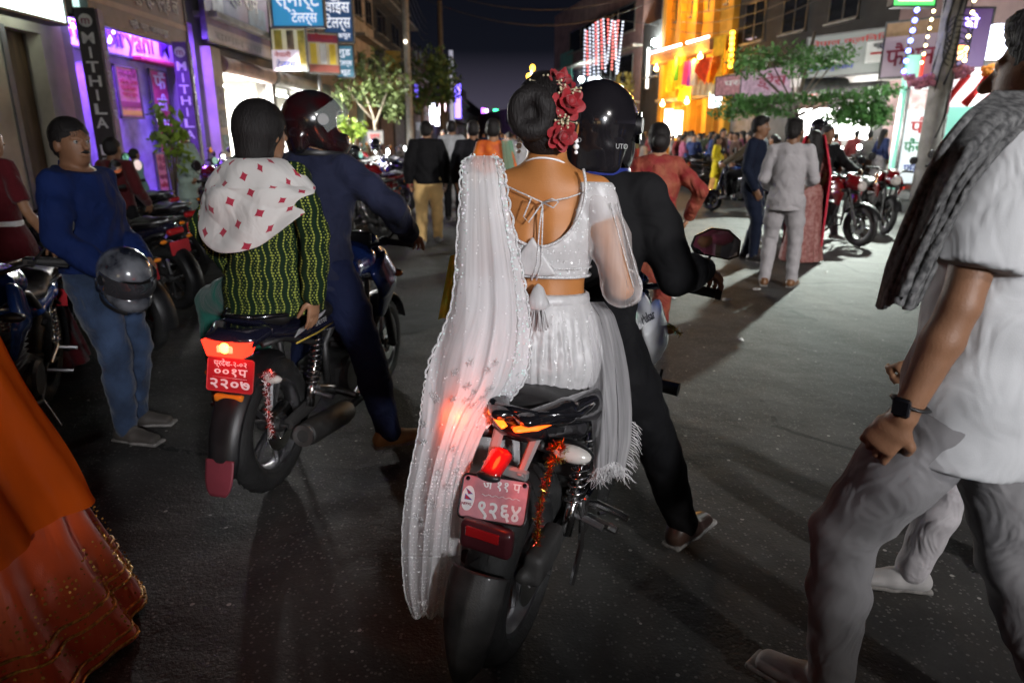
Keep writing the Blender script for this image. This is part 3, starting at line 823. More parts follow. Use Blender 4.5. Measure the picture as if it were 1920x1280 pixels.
def motorcycle(label, loc, yaw, lean=0.0, paint=None, hero=False, group=None, tail_on=None, plate=None, stripe=None, exhaust_r=True, fork_turn=0.0,
               grip=(.36, .90, 1.02), mir=(.9, 1.2), mkind='round', seat_h=.79, tail=(-.18, .78), cat='motorcycle', tyre_w=.10, detail=True, head_on=None, mirrors=(-1, 1)):
    root = empty('motorcycle', (loc[0], loc[1], 0), 0, label, cat, group)
    root.rotation_mode = 'XYZ'
    root.rotation_euler = (Matrix.Rotation(-R(yaw), 3, 'Z') @ Matrix.Rotation(R(lean), 3, 'Y')).to_euler()
    h = .010 if hero else .020
    paint = paint or GLOSSBLK
    wheel(root, 'rear_wheel', 0, .305, .305, tyre_w, hero)
    fw = wheel(root, 'front_wheel', 1.33, .295, .295, .09, hero)
    # frame and engine
    b = MB()
    for s in (-1, 1):
        b.tube([(s * .11, .36, .36), (s * .12, .32, .60), (s * .11, .62, .80), (s * .05, 1.02, .92)], .018, 8)
        b.tube([(s * .10, .36, .36), (s * .13, .62, .22), (s * .11, .88, .26), (s * .05, 1.02, .86)], .016, 8)
        b.tube([(s * .11, .38, .58), (s * .09, .0, .72), (s * .06, tail[0] + .08, tail[1] - .05)], .014, 8)
    b.build('frame', IRON, root, True)
    b = MB(); b.box((0, .62, .36), (.25, .30, .22), bev=.05); b.box((0, .76, .52), (.17, .18, .20), bev=.03)
    for i in range(7): b.box((0, .77, .44 + i * .028), (.22, .22, .008), bev=.003)
    b.lathe([(0, .15), (.085, .15), (.10, .135), (.10, .11)], 20, T((0, .58, .36))); b.lathe([(0, -.15), (.085, -.15), (.10, -.135), (.10, -.11)], 20, T((0, .66, .36)))
    b.build('engine', IRON, root, 'auto')
    b = MB()
    for s in (-1, 1): b.tube([(s * .075, .02, .305), (s * .085, .22, .33), (s * .06, .42, .38)], [.022, .026, .03], 8, flat=1.4)
    b.box((0, .38, .38), (.15, .06, .06), bev=.015); b.build('swingarm', DUSTY, root, 'auto')
    if detail:
        for s in ((1, -1) if not hero else (1,)):
            b = MB(); p0, p1 = V3(s * .11, .16, .34), V3(s * .115, .27, .66)
            b.tube([p0, p0 * .55 + p1 * .45], .020, 10); b.tube([p0, p1], .010, 8)
            n = 9; P = []
            for i in range(n * 10 + 1):
                f = .30 + .66 * i / (n * 10); q = p0 + (p1 - p0) * f; a = 2 * PI * i / 10; P.append(q + V3(.027 * math.cos(a), .027 * math.sin(a), 0))
            b.tube(P, .0055, 5)
            b.build('shock_absorber', CHROME, root, True)
        b = MB()
        sx_ = 1 if exhaust_r else -1
        b.tube([(sx_ * .07, .90, .46), (sx_ * .10, .96, .30), (sx_ * .13, .80, .17), (sx_ * .14, .52, .19)], .020, 8)
        ex = b.build('exhaust', IRON, root, True)
        b = MB(); b.lathe([(0, 0), (.030, 0), (.052, .02), (.058, .06), (.060, .40), (.052, .46), (.020, .49)], 22); Mm = T((sx_ * .155, .01, .265), (0, 0, PI / 2)) @ Matrix.Rotation(R(-8), 4, 'Y').inverted()
        b2 = MB(); b2.add(np.concatenate(b.v), b.f, T((sx_ * .155, .0, .265)) @ Matrix.Rotation(R(-8), 4, 'X') @ Matrix.Rotation(PI / 2, 4, 'Z')); b2.build('muffler', DUSTY, ex, 'auto')
        b = MB(); b.lathe([(.028, 0), (.050, 0), (.050, .012), (.028, .012)], 20, close=True)
        b2 = MB(); b2.add(np.concatenate(b.v), b.f, T((sx_ * .155, -.006, .266)) @ Matrix.Rotation(R(-8), 4, 'X') @ Matrix.Rotation(PI / 2, 4, 'Z')); b2.build('muffler_ring', ALLOY, ex, 'auto')
    # seat, tail, tank
    S = SDF(h)
    S.loft([(0, .62, seat_h - .02), (0, .38, seat_h - .035), (0, .22, seat_h + .015), (0, .0, seat_h + .025), (0, tail[0] + .16, seat_h + .03)], [(.10, .045), (.135, .05), (.125, .05), (.12, .045), (.085, .035)], side=(1, 0, 0), k=.03)
    S.fold = folds(.0015, 60, 25, 10, 2)
    link('seat', S.mesh('seat', [SEATM]), root)
    S = SDF(h)
    S.loft([(0, .45, seat_h - .11), (0, .15, seat_h - .075), (0, tail[0] + .07, tail[1] + .0)], [(.145, .060), (.135, .062), (.085, .045)], side=(1, 0, 0), k=.02)
    S.box((0, tail[0] + .05, tail[1] + .075), (.4, .3, .06), sub=True, rd=.01)
    tc_ = link('tail_cowl', S.mesh('tail_cowl', [paint]), root)
    if stripe:
        for s in (-1, 1):
            b = MB(); b.prism([(-.20, -.02), (.06, .012), (.10, .030), (-.16, .006)], .004, T((s * .143, .2, seat_h - .045)) @ Matrix.Rotation(PI / 2, 4, 'Z')); b.build('decal', stripe, tc_)
    b = MB()
    for s in (-1, 1):
        b.tube([(s * .11, .26, seat_h - .02), (s * .155, .15, seat_h + .03), (s * .145, -.02, seat_h + .045), (s * .06, tail[0] + .03, seat_h + .06)], .011, 8)
    b.tube([(-.06, tail[0] + .03, seat_h + .06), (.06, tail[0] + .03, seat_h + .06)], .011, 8)
    b.build('grab_rail', ALLOY if not hero else GLOSSBLK, root, True)
    S = SDF(h)
    S.loft([(0, .56, seat_h + .00), (0, .72, seat_h + .085), (0, .92, seat_h + .10), (0, 1.02, seat_h + .03)], [(.085, .06), (.135, .095), (.145, .105), (.10, .07)], side=(1, 0, 0), k=.03)
    S.ell((0, .86, seat_h + .19), (.04, .05, .012), k=.01)
    link('fuel_tank', S.mesh('fuel_tank', [paint]), root)
    for s in (-1, 1):
        S = SDF(h); S.loft([(s * .15, .95, .88), (s * .185, 1.02, .76), (s * .14, 1.0, .58)], [(.032, .11), (.030, .12), (.02, .05)], side=(1, 0, 0), k=.02)
        link('side_shroud', S.mesh('side_shroud', [paint]), root)
    # fork, front fender, bars, headlight
    b = MB()
    for s in (-1, 1): b.tube([(s * .085, 1.33, .295), (s * .085, 1.22, .56), (s * .085, 1.07, .95)], [.026, .024, .020], 10)
    b.box((0, 1.09, .90), (.22, .06, .03), bev=.01); b.box((0, 1.14, .76), (.22, .06, .035), bev=.01); b.build('fork', IRON, root, 'auto')
    b = MB()
    for i in range(9):
        pass
    b.lathe([(.315, -.065), (.335, -.04), (.342, 0), (.335, .04), (.315, .065), (.308, .06), (.328, .0), (.308, -.06)], 14, T((0, 1.33, .295)), close=True, a0=R(20), a1=R(150)); b.build('front_fender', BLK, root, 'auto')
    gx, gy, gz = grip
    b = MB(); b.tube([(-gx, gy, gz), (-gx + .14, gy + .02, gz), (-.10, gy + .13, gz - .05), (.10, gy + .13, gz - .05), (gx - .14, gy + .02, gz), (gx, gy, gz)], .012, 8)
    hb = b.build('handlebar', BLK, root, True)
    for s in (-1, 1):
        b = MB(); b.tube([(s * gx, gy, gz), (s * (gx - .12), gy + .018, gz)], .018, 10); b.lathe([(0, 0), (.021, 0), (.021, .02), (0, .02)], 10, T((s * gx, gy, gz))); b.build('grip', RUBBER, hb, 'auto')
        b = MB(); b.tube([(s * (gx - .15), gy + .05, gz), (s * (gx - .06), gy + .075, gz - .005), (s * (gx + .01), gy + .07, gz - .01)], [.008, .006, .005], 6); b.box((s * (gx - .15), gy + .03, gz), (.05, .05, .045), bev=.01); b.build('lever', BLK, hb, 'auto')
    for s in mirrors: mirror(root, s, mir[0], mir[1], (s * (gx - .13), gy + .03, gz + .01), mkind)
    S = SDF(h); S.loft([(0, 1.10, .88), (0, 1.22, .86)], [(.12, .11), (.095, .085)], side=(1, 0, 0)); S.loft([(0, 1.06, 1.0), (0, 1.16, .97)], [(.10, .04), (.08, .03)]); hl = link('headlight', S.mesh('headlight', [paint]), root)
    S = SDF(h); S.ell((0, 1.27, .855), (.085, .045, .075)); link('headlight_lens', S.mesh('headlight_lens', [head_on or LENS_C]), hl)
    b = MB(); b.box((0, 1.03, .995), (.16, .03, .09), bev=.02); b.build('dashboard', BLK, root, 'auto')
    if detail:
        for s in (-1, 1):
            b = MB()
            b.tube([(s * .12, .42, .33), (s * .24, .40, .32)], .013, 8); b.tube([(s * .12, .20, .40), (s * .22, .18, .39)], .012, 8); b.tube([(s * .13, .38, .36), (s * .13, .22, .42)], .010, 6)
            b.build('footpeg', ALLOY, root, 'auto')
        b = MB(); b.tube([(-.10, .55, .24), (-.18, .50, .03)], .012, 6); b.build('side_stand', ALLOY, root, 'auto')
    # rear end
    if not hero:
        b = MB(); b.lathe([(.325, -.07), (.345, -.045), (.352, 0), (.345, .045), (.325, .07), (.318, .065), (.338, .0), (.318, -.065)], 14, T((0, 0, .305)), close=True, a0=R(70), a1=R(195)); b.build('rear_fender', BLK, root, 'auto')
        S = SDF(.014); S.box((0, tail[0], tail[1] - .03), (.17, .05, .06), rd=.02); link('tail_light', S.mesh('tail_light', [tail_on or LENS_R]), root)
        b = MB(); b.box((0, tail[0] - .02, tail[1] - .17), (.20, .006, .12), bev=.002); b.build('number_plate', PLATE_RED, root)
        for s in (-1, 1): indicator(root, (s * .06, tail[0] + .02, tail[1] - .10), s, LENS_O, h=.012)
    for s in (-1, 1): indicator(root, (s * .12, 1.12, .80), s, LENS_O, h=.008 if hero else .014)
    return root

# ================================================================== the setting: road, pavements
def road_mat():
    m = bpy.data.materials.new('asphalt'); m.use_nodes = True
    nt = m.node_tree; L = nt.links.new; b = nt.nodes['Principled BSDF']
    tcn = _n(nt, 'ShaderNodeTexCoord')
    big = _n(nt, 'ShaderNodeTexNoise'); big.inputs['Scale'].default_value = .35; big.inputs['Detail'].default_value = 6; big.inputs['Roughness'].default_value = .65
    mid = _n(nt, 'ShaderNodeTexNoise'); mid.inputs['Scale'].default_value = 3.2; mid.inputs['Detail'].default_value = 6
    vor = _n(nt, 'ShaderNodeTexVoronoi'); vor.inputs['Scale'].default_value = 78
    vor2 = _n(nt, 'ShaderNodeTexVoronoi'); vor2.inputs['Scale'].default_value = 31
    fine = _n(nt, 'ShaderNodeTexNoise'); fine.inputs['Scale'].default_value = 190; fine.inputs['Detail'].default_value = 2
    for n in (big, mid, vor, vor2, fine): L(tcn.outputs['Object'], n.inputs[0])
    r1 = _n(nt, 'ShaderNodeValToRGB'); r1.color_ramp.elements[0].position = .35; r1.color_ramp.elements[0].color = (.022, .0215, .0215, 1); r1.color_ramp.elements[1].position = .68; r1.color_ramp.elements[1].color = (.066, .0645, .061, 1)
    L(big.outputs[0], r1.inputs[0])
    mx = _n(nt, 'ShaderNodeMix', data_type='RGBA', blend_type='OVERLAY'); mx.inputs[0].default_value = .7
    L(r1.outputs[0], mx.inputs[6]); L(mid.outputs[0], mx.inputs[7])
    # pale chips of aggregate worn to the surface
    rs = _n(nt, 'ShaderNodeValToRGB'); rs.color_ramp.elements[0].position = .74; rs.color_ramp.elements[0].color = (0, 0, 0, 1); rs.color_ramp.elements[1].position = .95; rs.color_ramp.elements[1].color = (1, 1, 1, 1)
    sp = _n(nt, 'ShaderNodeSeparateColor'); L(vor.outputs['Color'], sp.inputs[0]); L(sp.outputs[0], rs.inputs[0])
    rd = _n(nt, 'ShaderNodeMath', operation='LESS_THAN'); rd.inputs[1].default_value = .42; L(vor.outputs['Distance'], rd.inputs[0])
    mu = _n(nt, 'ShaderNodeMath', operation='MULTIPLY'); L(rs.outputs[0], mu.inputs[0]); L(rd.outputs[0], mu.inputs[1])
    m2 = _n(nt, 'ShaderNodeMix', data_type='RGBA'); m2.inputs[7].default_value = (.13, .126, .118, 1)
    L(mu.outputs[0], m2.inputs[0]); L(mx.outputs[2], m2.inputs[6])
    sp2 = _n(nt, 'ShaderNodeSeparateColor'); L(vor2.outputs['Color'], sp2.inputs[0])
    g2 = _n(nt, 'ShaderNodeMath', operation='GREATER_THAN'); g2.inputs[1].default_value = .985; L(sp2.outputs[1], g2.inputs[0])
    l2 = _n(nt, 'ShaderNodeMath', operation='LESS_THAN'); l2.inputs[1].default_value = .25; L(vor2.outputs['Distance'], l2.inputs[0])
    mu2 = _n(nt, 'ShaderNodeMath', operation='MULTIPLY'); L(g2.outputs[0], mu2.inputs[0]); L(l2.outputs[0], mu2.inputs[1])
    m3 = _n(nt, 'ShaderNodeMix', data_type='RGBA'); m3.inputs[7].default_value = (.30, .29, .27, 1)
    L(mu2.outputs[0], m3.inputs[0]); L(m2.outputs[2], m3.inputs[6])
    ck = _n(nt, 'ShaderNodeTexVoronoi', feature='DISTANCE_TO_EDGE'); ck.inputs['Scale'].default_value = .55; dis = _n(nt, 'ShaderNodeMix', data_type='RGBA'); dis.inputs[0].default_value = .12; L(tcn.outputs['Object'], dis.inputs[6]); L(mid.outputs['Color'], dis.inputs[7]); L(dis.outputs[2], ck.inputs[0])
    lt = _n(nt, 'ShaderNodeMath', operation='LESS_THAN'); lt.inputs[1].default_value = .008; L(ck.outputs['Distance'], lt.inputs[0]); gt = _n(nt, 'ShaderNodeMath', operation='GREATER_THAN'); gt.inputs[1].default_value = .53; L(big.outputs[0], gt.inputs[0]); mk = _n(nt, 'ShaderNodeMath', operation='MULTIPLY'); L(lt.outputs[0], mk.inputs[0]); L(gt.outputs[0], mk.inputs[1])
    m4 = _n(nt, 'ShaderNodeMix', data_type='RGBA'); m4.inputs[7].default_value = (.012, .012, .012, 1); L(mk.outputs[0], m4.inputs[0]); L(m3.outputs[2], m4.inputs[6])
    oil = _n(nt, 'ShaderNodeTexNoise'); oil.inputs['Scale'].default_value = 1.1; oil.inputs['Detail'].default_value = 3; L(tcn.outputs['Object'], oil.inputs[0]); ro = _n(nt, 'ShaderNodeMapRange'); ro.inputs[1].default_value = .60; ro.inputs[2].default_value = .72; ro.inputs[3].default_value = 0; ro.inputs[4].default_value = .55; L(oil.outputs[0], ro.inputs[0])
    m5 = _n(nt, 'ShaderNodeMix', data_type='RGBA'); m5.inputs[7].default_value = (.018, .018, .018, 1); L(ro.outputs[0], m5.inputs[0]); L(m4.outputs[2], m5.inputs[6]); L(m5.outputs[2], b.inputs['Base Color'])
    b.inputs['Roughness'].default_value = .72; b.inputs['Specular IOR Level'].default_value = .35
    ad = _n(nt, 'ShaderNodeMath', operation='ADD'); L(vor.outputs['Distance'], ad.inputs[0]); L(fine.outputs[0], ad.inputs[1])
    bp = _n(nt, 'ShaderNodeBump'); bp.inputs['Strength'].default_value = .5; bp.inputs['Distance'].default_value = .003; bp.invert = True
    bp2 = _n(nt, 'ShaderNodeBump'); bp2.inputs['Strength'].default_value = .5; bp2.inputs['Distance'].default_value = .05
    L(mid.outputs[0], bp2.inputs['Height']); L(bp2.outputs[0], bp.inputs['Normal'])
    L(ad.outputs[0], bp.inputs['Height']); L(bp.outputs[0], b.inputs['Normal'])
    return m
ORD = 'first second third fourth fifth sixth seventh eighth ninth tenth'.split()
PAVE = pmat('dusty_concrete', (.20, .185, .165), rough=.85, var=.25, vscale=1.6, bump=.5, bscale=60)
KERB = pmat('kerb_concrete', (.26, .245, .22), rough=.85, var=.3, vscale=2.5, bump=.5, bscale=60)
EARTH = pmat('dark_earth', (.07, .06, .05), rough=.95, var=.3, vscale=.4, bump=.4, bscale=20)
b = MB(); b.add([(-400, -400, -.03), (400, -400, -.03), (400, 900, -.03), (-400, 900, -.03)], [(0, 1, 2, 3)]); tag(b.build('ground', EARTH), kind='structure')
b = MB(); b.add([(-7.0, -30, 0), (22, -30, 0), (22, 20, 0), (15, 20, 0), (3.2, 68, 0), (3.2, 320, 0), (-7.0, 320, 0)], [(0, 1, 2, 3, 4, 5, 6)]); tag(b.build('road', road_mat()), kind='structure')
TAR = pmat('tar_patch', (.036, .036, .036), rough=.8, var=.35, vscale=5, bump=.6, bscale=140)
for i, (u, v, a, c_) in enumerate(((1330, 470, 1.4, .7), (760, 600, .8, .4))):
    p = gnd(u, v); r_ = random.Random(i); n = 11; b = MB(); b.add([(a * r_.uniform(.75, 1.1) * math.cos(k * 2 * PI / n), c_ * r_.uniform(.75, 1.1) * math.sin(k * 2 * PI / n), 0) for k in range(n)], [tuple(range(n))]); tag(b.build('road_patch', TAR, None, False, (p[0], p[1], .004), (0, 0, i * .6)), kind='structure')
b = MB(); b.box((-7.6, 95, .05), (1.2, 250, .16)); tag(b.build('pavement', PAVE), kind='structure')
b = MB()
for i in range(60): b.box((-6.93, -28 + i * 2.0, .065), (.14, 1.975, .17 + .006 * (i % 3)), bev=.012)
tag(b.build('kerb', KERB), kind='structure')
RO = V3(13.0, 23.0, 0); RD = nrm(V3(-.22, 1, 0)); RN = V3(-RD[1], RD[0], 0)          # the right-hand row of buildings: line, direction, outward normal
RROT = math.atan2(RD[1], RD[0]) - PI          # turns a board's -Y face to the street
def rp(s, z=0.0, out=0.0): return RO + RD * s + RN * out + V3(0, 0, z)
def on_right(u, v, out=0.0):
    d = ray(u, v); c = np.array([0, 0, CAM_H]); t = ((RO + RN * out - c) @ RN) / (d @ RN); p = c + t * d
    return float((p - RO) @ RD), float(p[2])
def on_left(u, v, X=-8.2):
    d = ray(u, v); t = X / d[0]; return t * d[1], CAM_H + t * d[2]
b = MB(); q = [rp(-8, .13, 1.3), rp(-8, .13, 0), rp(60, .13, 0), rp(60, .13, 1.3)]; q2 = [x - V3(0, 0, .16) for x in q]
b.add(q + q2, [(3, 2, 1, 0), (0, 4, 7, 3), (0, 1, 5, 4), (2, 3, 7, 6)]); tag(b.build('pavement', PAVE), kind='structure')

# ================================================================== building kit
def wallmat(name, col, **k): return pmat(name, col, rough=.9, var=k.pop('var', .22), vscale=k.pop('vscale', 1.3), bump=.35, bscale=40, bdist=.01, **k)
CREAM = wallmat('cream_plaster', (.46, .40, .30)); BEIGE = wallmat('beige_plaster', (.36, .31, .25)); GREYW = wallmat('grey_render', (.22, .21, .20))
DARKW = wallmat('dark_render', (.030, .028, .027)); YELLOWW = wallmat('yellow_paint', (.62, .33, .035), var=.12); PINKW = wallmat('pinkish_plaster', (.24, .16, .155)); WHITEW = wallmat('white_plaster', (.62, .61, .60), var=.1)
GREENW = wallmat('pale_green_paint', (.36, .52, .44), var=.1); TEALW = wallmat('teal_paint', (.12, .36, .30), var=.1)
SHUT = pmat('steel_shutter', (.26, .25, .24), rough=.55, metal=.3, var=.25, vscale=3, bump=.2, bscale=30)
SHUTB = pmat('rusty_shutter_box', (.20, .13, .10), rough=.7, var=.3, vscale=3, bump=.3, bscale=50)
WOODD = pmat('brown_door_wood', (.13, .075, .035), rough=.6, var=.25, vscale=2, aniso=(6, 6, 1), bump=.3, bscale=60)
FRAMEM = pmat('sign_frame_metal', (.10, .10, .10), rough=.5, metal=.6, var=.2)
PANE = pmat('dark_window_glass', (.012, .014, .018), rough=.08, var=.2, spec=.6)
CONC = pmat('pole_concrete', (.26, .25, .23), rough=.9, var=.25, vscale=3, bump=.4, bscale=60)

def facade(label, side, a0, a1, z1, wall, depth=7.0, openings=(), cat='building', windows=(), ledge=(), z0=0.0, name='building', setback=0.0):
    """a building front on the left row (side -1: a is world Y) or the right row (side 1: a is distance along the row).
    openings: (a0, a1, z0, z1) holes with a recessed room; windows: (a0, a1, z0, z1) framed panes; ledge: heights of slab bands"""
    if side < 0: root = empty(name, (-8.2 - setback, 0, 0), PI / 2, label, cat)
    else: root = empty(name, tuple(RO - RN * setback), RROT, label, cat)
    # local x: along the front to the viewer's right; -y: to the street
    f = (lambda a: a) if side < 0 else (lambda a: -a)
    lo, hi = sorted((f(a0), f(a1)))
    ops_ = sorted([tuple(sorted((f(o[0]), f(o[1])))) + (o[2], o[3]) for o in openings])
    b = MB(); x = lo; T_ = .25
    def slab(x0, x1, za, zb, y0=0.0, y1=T_):
        if x1 - x0 > 1e-3 and zb - za > 1e-3: b.box(((x0 + x1) / 2, (y0 + y1) / 2, (za + zb) / 2), (x1 - x0, y1 - y0, zb - za))
    for o in ops_:
        slab(x, o[0], z0, z1); slab(o[0], o[1], o[3], z1); slab(o[0], o[1], z0, o[2]); x = o[1]
    slab(x, hi, z0, z1)
    slab(lo, lo + .2, z0, z1, T_, depth); slab(hi - .2, hi, z0, z1, T_, depth); slab(lo, hi, z1 - .2, z1, T_, depth)
    b.build('wall', wall, root)
    for (q0, q1, za, zb) in windows:
        x0, x1 = sorted((f(q0), f(q1)))
        p = MB(); p.box(((x0 + x1) / 2, -.012, (za + zb) / 2), (x1 - x0, .02, zb - za)); w = p.build('window', PANE, root)
        p = MB(); t = .06
        for xx in (x0, x1, (x0 + x1) / 2): p.box((xx, -.03, (za + zb) / 2), (t, .05, zb - za + t))
        for zz in (za, zb): p.box(((x0 + x1) / 2, -.033, zz), (x1 - x0 + t, .055, t))
        p.build('window_frame', FRAMEM, w)
        p = MB(); p.box(((x0 + x1) / 2, -.09, za - .08), (x1 - x0 + .2, .2, .07), bev=.01); p.build('sill', KERB, w)
    for zz in ledge:
        p = MB(); p.box(((lo + hi) / 2, -.30, zz), (hi - lo + .1, .64, .16), bev=.02); p.build('ledge', KERB, root)
    return root
def room(root, x0, x1, z0, z1, d, wall, floor=None):
    """recess behind an opening: floor, back, sides and ceiling"""
    b = MB(); y0 = .252
    b.box(((x0 + x1) / 2, d, (z0 + z1) / 2), (x1 - x0 + .2, .1, z1 - z0 + .2)); b.box((x0 - .06, (y0 + d) / 2, (z0 + z1) / 2), (.1, d - y0, z1 - z0)); b.box((x1 + .06, (y0 + d) / 2, (z0 + z1) / 2), (.1, d - y0, z1 - z0))
    b.box(((x0 + x1) / 2, (y0 + d) / 2, z1 + .06), (x1 - x0, d - y0, .1)); b.box(((x0 + x1) / 2, (y0 + d) / 2, z0 + .02), (x1 - x0, d - y0, .06))
    return b.build('interior', wall, root)
def shutter(root, x0, x1, z0, z1, y=.10, mat=None, step=.09, name='shutter'):
    b = MB(); n = max(2, int((z1 - z0) / step)); P = []
    for i in range(n + 1):
        z = z0 + (z1 - z0) * i / n
        P += [(x0, y, z), (x1, y, z)]
        if i < n:
            P += [(x0, y - .03, z + (z1 - z0) / n * .5), (x1, y - .03, z + (z1 - z0) / n * .5)]
    k = len(P) // 2
    b.add(P, [(2 * i, 2 * i + 1, 2 * i + 3, 2 * i + 2) for i in range(k - 1)])
    return b.build(name, mat or SHUT, root)
def shutter_box(root, x0, x1, z, r=.22, y=-.2, mat=None):
    b = MB(); b.tube([(x0, y, z), (x1, y, z)], r, 16); return b.build('shutter_housing', mat or SHUTB, root, 'auto')
INK = {k: pmat('ink_' + k, c, rough=.6, var=.05) for k, c in dict(white=(.72, .72, .72), black=(.02, .02, .025), blue=(.04, .07, .35), red=(.45, .03, .03), maroon=(.28, .03, .07), green=(.03, .25, .10), yellow=(.7, .5, .05), grey=(.3, .3, .3), purple=(.2, .05, .4)).items()}
def sign(label, c, w, hgt, rz, face, texts=(), depth=.12, frame=True, name='sign_board', panels=(), cat='sign', tilt=0.0, group=None):
    """board at c, facing its local -Y turned by rz; texts: (string, x, z, size, ink, fitwidth) in board units -0.5..0.5"""
    root = empty(name, tuple(c), rz, label, cat, group); root.rotation_euler = (tilt, 0, rz)
    b = MB(); b.box((0, 0, 0), (w, depth, hgt)); b.build('panel', face, root)
    if frame:
        b = MB(); t = min(.05, hgt * .06)
        for s in (-1, 1): b.box((s * w / 2, -.012, 0), (t, depth + .03, hgt + t)); b.box((0, -.014, s * hgt / 2), (w + t, depth + .034, t))
        b.build('frame', FRAMEM, root)
    for i, (x, z, ww, hh, m) in enumerate(panels):
        b = MB(); b.box((x * w, -depth / 2 - .006 - .002 * i, z * hgt), (ww * w, .008, hh * hgt)); b.build('print_panel', m, root)
    for (s, x, z, size, ink, fit) in texts:
        text_on(root, s, size * hgt, ink if not isinstance(ink, str) else INK[ink], (x * w, -depth / 2 - .022, z * hgt), fit=fit * w if fit else None, ext=.006, bold=.012)
    return root
def sign_px(label, u0, v0, u1, v1, Y, face, texts=(), rz=0.0, **k):
    p0, p1 = at((u0 + u1) / 2, v0, Y), at((u0 + u1) / 2, v1, Y)
    a, b_ = at(u0, (v0 + v1) / 2, Y), at(u1, (v0 + v1) / 2, Y)
    return sign(label, (p0 + p1) / 2, abs(b_[0] - a[0]) / max(.2, math.cos(rz)), abs(p1[2] - p0[2]), rz, face, texts, **k)
def sign_left(label, u0, u1, va, vb, face, texts=(), X=-8.0, **k):
    """board flat on the left row between columns u0..u1; va, vb: rows of its top and bottom at the middle column"""
    y0, _ = on_left(u0, 100, X); y1, _ = on_left(u1, 100, X); um = (u0 + u1) / 2; ym = (y0 + y1) / 2
    d = ray(um, va); z1 = CAM_H + d[2] * ym / d[1]; d = ray(um, vb); z0 = CAM_H + d[2] * ym / d[1]
    return sign(label, (X, ym, (z0 + z1) / 2), y1 - y0, z1 - z0, PI / 2, face, texts, **k)
def lamp(kind, name, loc, power, col, size=.3, sy=None, rot=None, parent=None):
    d = bpy.data.lights.new(name, kind); d.energy = power; d.color = col
    if kind == 'AREA':
        d.size = size
        if sy: d.shape = 'RECTANGLE'; d.size_y = sy
    else: d.shadow_soft_size = size
    o = bpy.data.objects.new(name, d); C.objects.link(o); o.location = loc
    if rot: o.rotation_euler = rot
    if parent: o.parent = parent
    return o
def tube_light(label, c, L, rz, es=40, col=(.95, 1, .97), power=0, group=None, vert=False):
    root = empty('tube_light', tuple(c), rz, label, 'light', group)
    b = MB(); b.tube([(-L / 2, 0, 0), (L / 2, 0, 0)] if not vert else [(0, 0, -L / 2), (0, 0, L / 2)], .022, 8); b.build('tube', glow('tube_glow_%.1f_%.2f_%.2f' % (es, col[0], col[2]), col, es), root, True)
    b = MB(); b.box((0, 0, .05) if not vert else (0, .05, 0), (L + .06, .05, .04) if not vert else (.05, .04, L + .06)); b.build('fitting', INK['white'], root)
    return root

# ================================================================== left row
LX = -8.2
# -- near cream building with a dark doorway
y_a, _ = on_left(28, 200); y_b, _ = on_left(100, 200); y_c, _ = on_left(122, 100)
f1 = facade('cream plastered building with a dark brown doorway beside the purple shop', -1, 4.0, y_c, 6.5, CREAM, openings=[(y_a, y_b, .1, 3.25)])
b = MB(); b.box(((y_a + y_b) / 2, .34, 1.67), (y_b - y_a, .06, 3.16)); dd = b.build('door', WOODD, f1)
b = MB(); b.box((y_a + .02, .12, 1.67), (.12, .3, 3.2)); b.build('door_frame', pmat('grey_frame', (.12, .12, .12), rough=.6), dd)
WGREEN = glow('backlit_white_green', (.80, 1.0, .93), 2.6)
sign_left('pale backlit sign box above the dark brown doorway', -60, 118, -60, 26, WGREEN, X=-7.6, depth=.3)
sign_left('narrow pale green backlit sign beside the grey shop banner', 141, 170, -60, 33, glow('backlit_mint', (.55, .85, .78), 1.1), X=-7.9)
# -- purple lit restaurant
y_d, _ = on_left(378, 150)
PURW = wallmat('lilac_shop_wall', (.40, .36, .60), var=.25, vscale=3)
f2 = facade('restaurant front under purple lights with sign painted above its porch', -1, y_c + .01, y_d, 7.0, GREYW, openings=[(y_c + .25, y_d - .2, .1, 4.3)])
room(f2, y_c + .25, y_d - .2, .1, 4.3, .85, PURW)
PURW_BACK = -8.2 - .79
def back(u, v): return on_left(u, v, PURW_BACK)
ya, za = back(118, 85); yb, zb = back(322, 85)
bs = sign('restaurant name board in dark letters on purple lit panel', (PURW_BACK + .06, 16.75, 3.68), 5.9, .78, PI / 2, pmat('lilac_panel', (.66, .60, .74), rough=.5, var=.06),
          texts=[('Family Biryani Ma', -.01, .0, .86, 'purple', .93)], depth=.08)
RED_AWN = pmat('red_awning', (.45, .04, .06), rough=.6, var=.15)
b = MB(); yq, zq = back(285, 118); b.box((PURW_BACK + .16, yq, zq), (.3, 2.2, .10), bev=.02); tag(b.build('awning', RED_AWN), 'small red awning ledge under the restaurant name board', 'awning')
PINKP = pmat('pink_poster', (.72, .25, .32), rough=.5, var=.2, vscale=5)
def poster_px(label, u0, v0, u1, v1, X, face, texts, **k):
    y0, z1 = on_left(u0, v0, X); y1, z0 = on_left(u1, v1, X)
    return sign(label, (X, (y0 + y1) / 2, (z0 + z1) / 2), y1 - y0, z1 - z0, PI / 2, face, texts, depth=.03, cat='poster', name='poster', **k)
poster_px('pink menu poster with red heading behind the lettered pillar', 212, 122, 268, 222, PURW_BACK + .09, PINKP, [('जन्ती', 0, .36, .2, 'maroon', .8), ('भोज तथा', 0, .2, .12, 'red', .8), ('परिकार', 0, .08, .12, 'red', .7), ('पाइन्छ', 0, -.04, .1, 'red', .7)], panels=[(0, -.24, .9, .12, INK['maroon']), (0, -.40, .9, .10, INK['yellow'])])
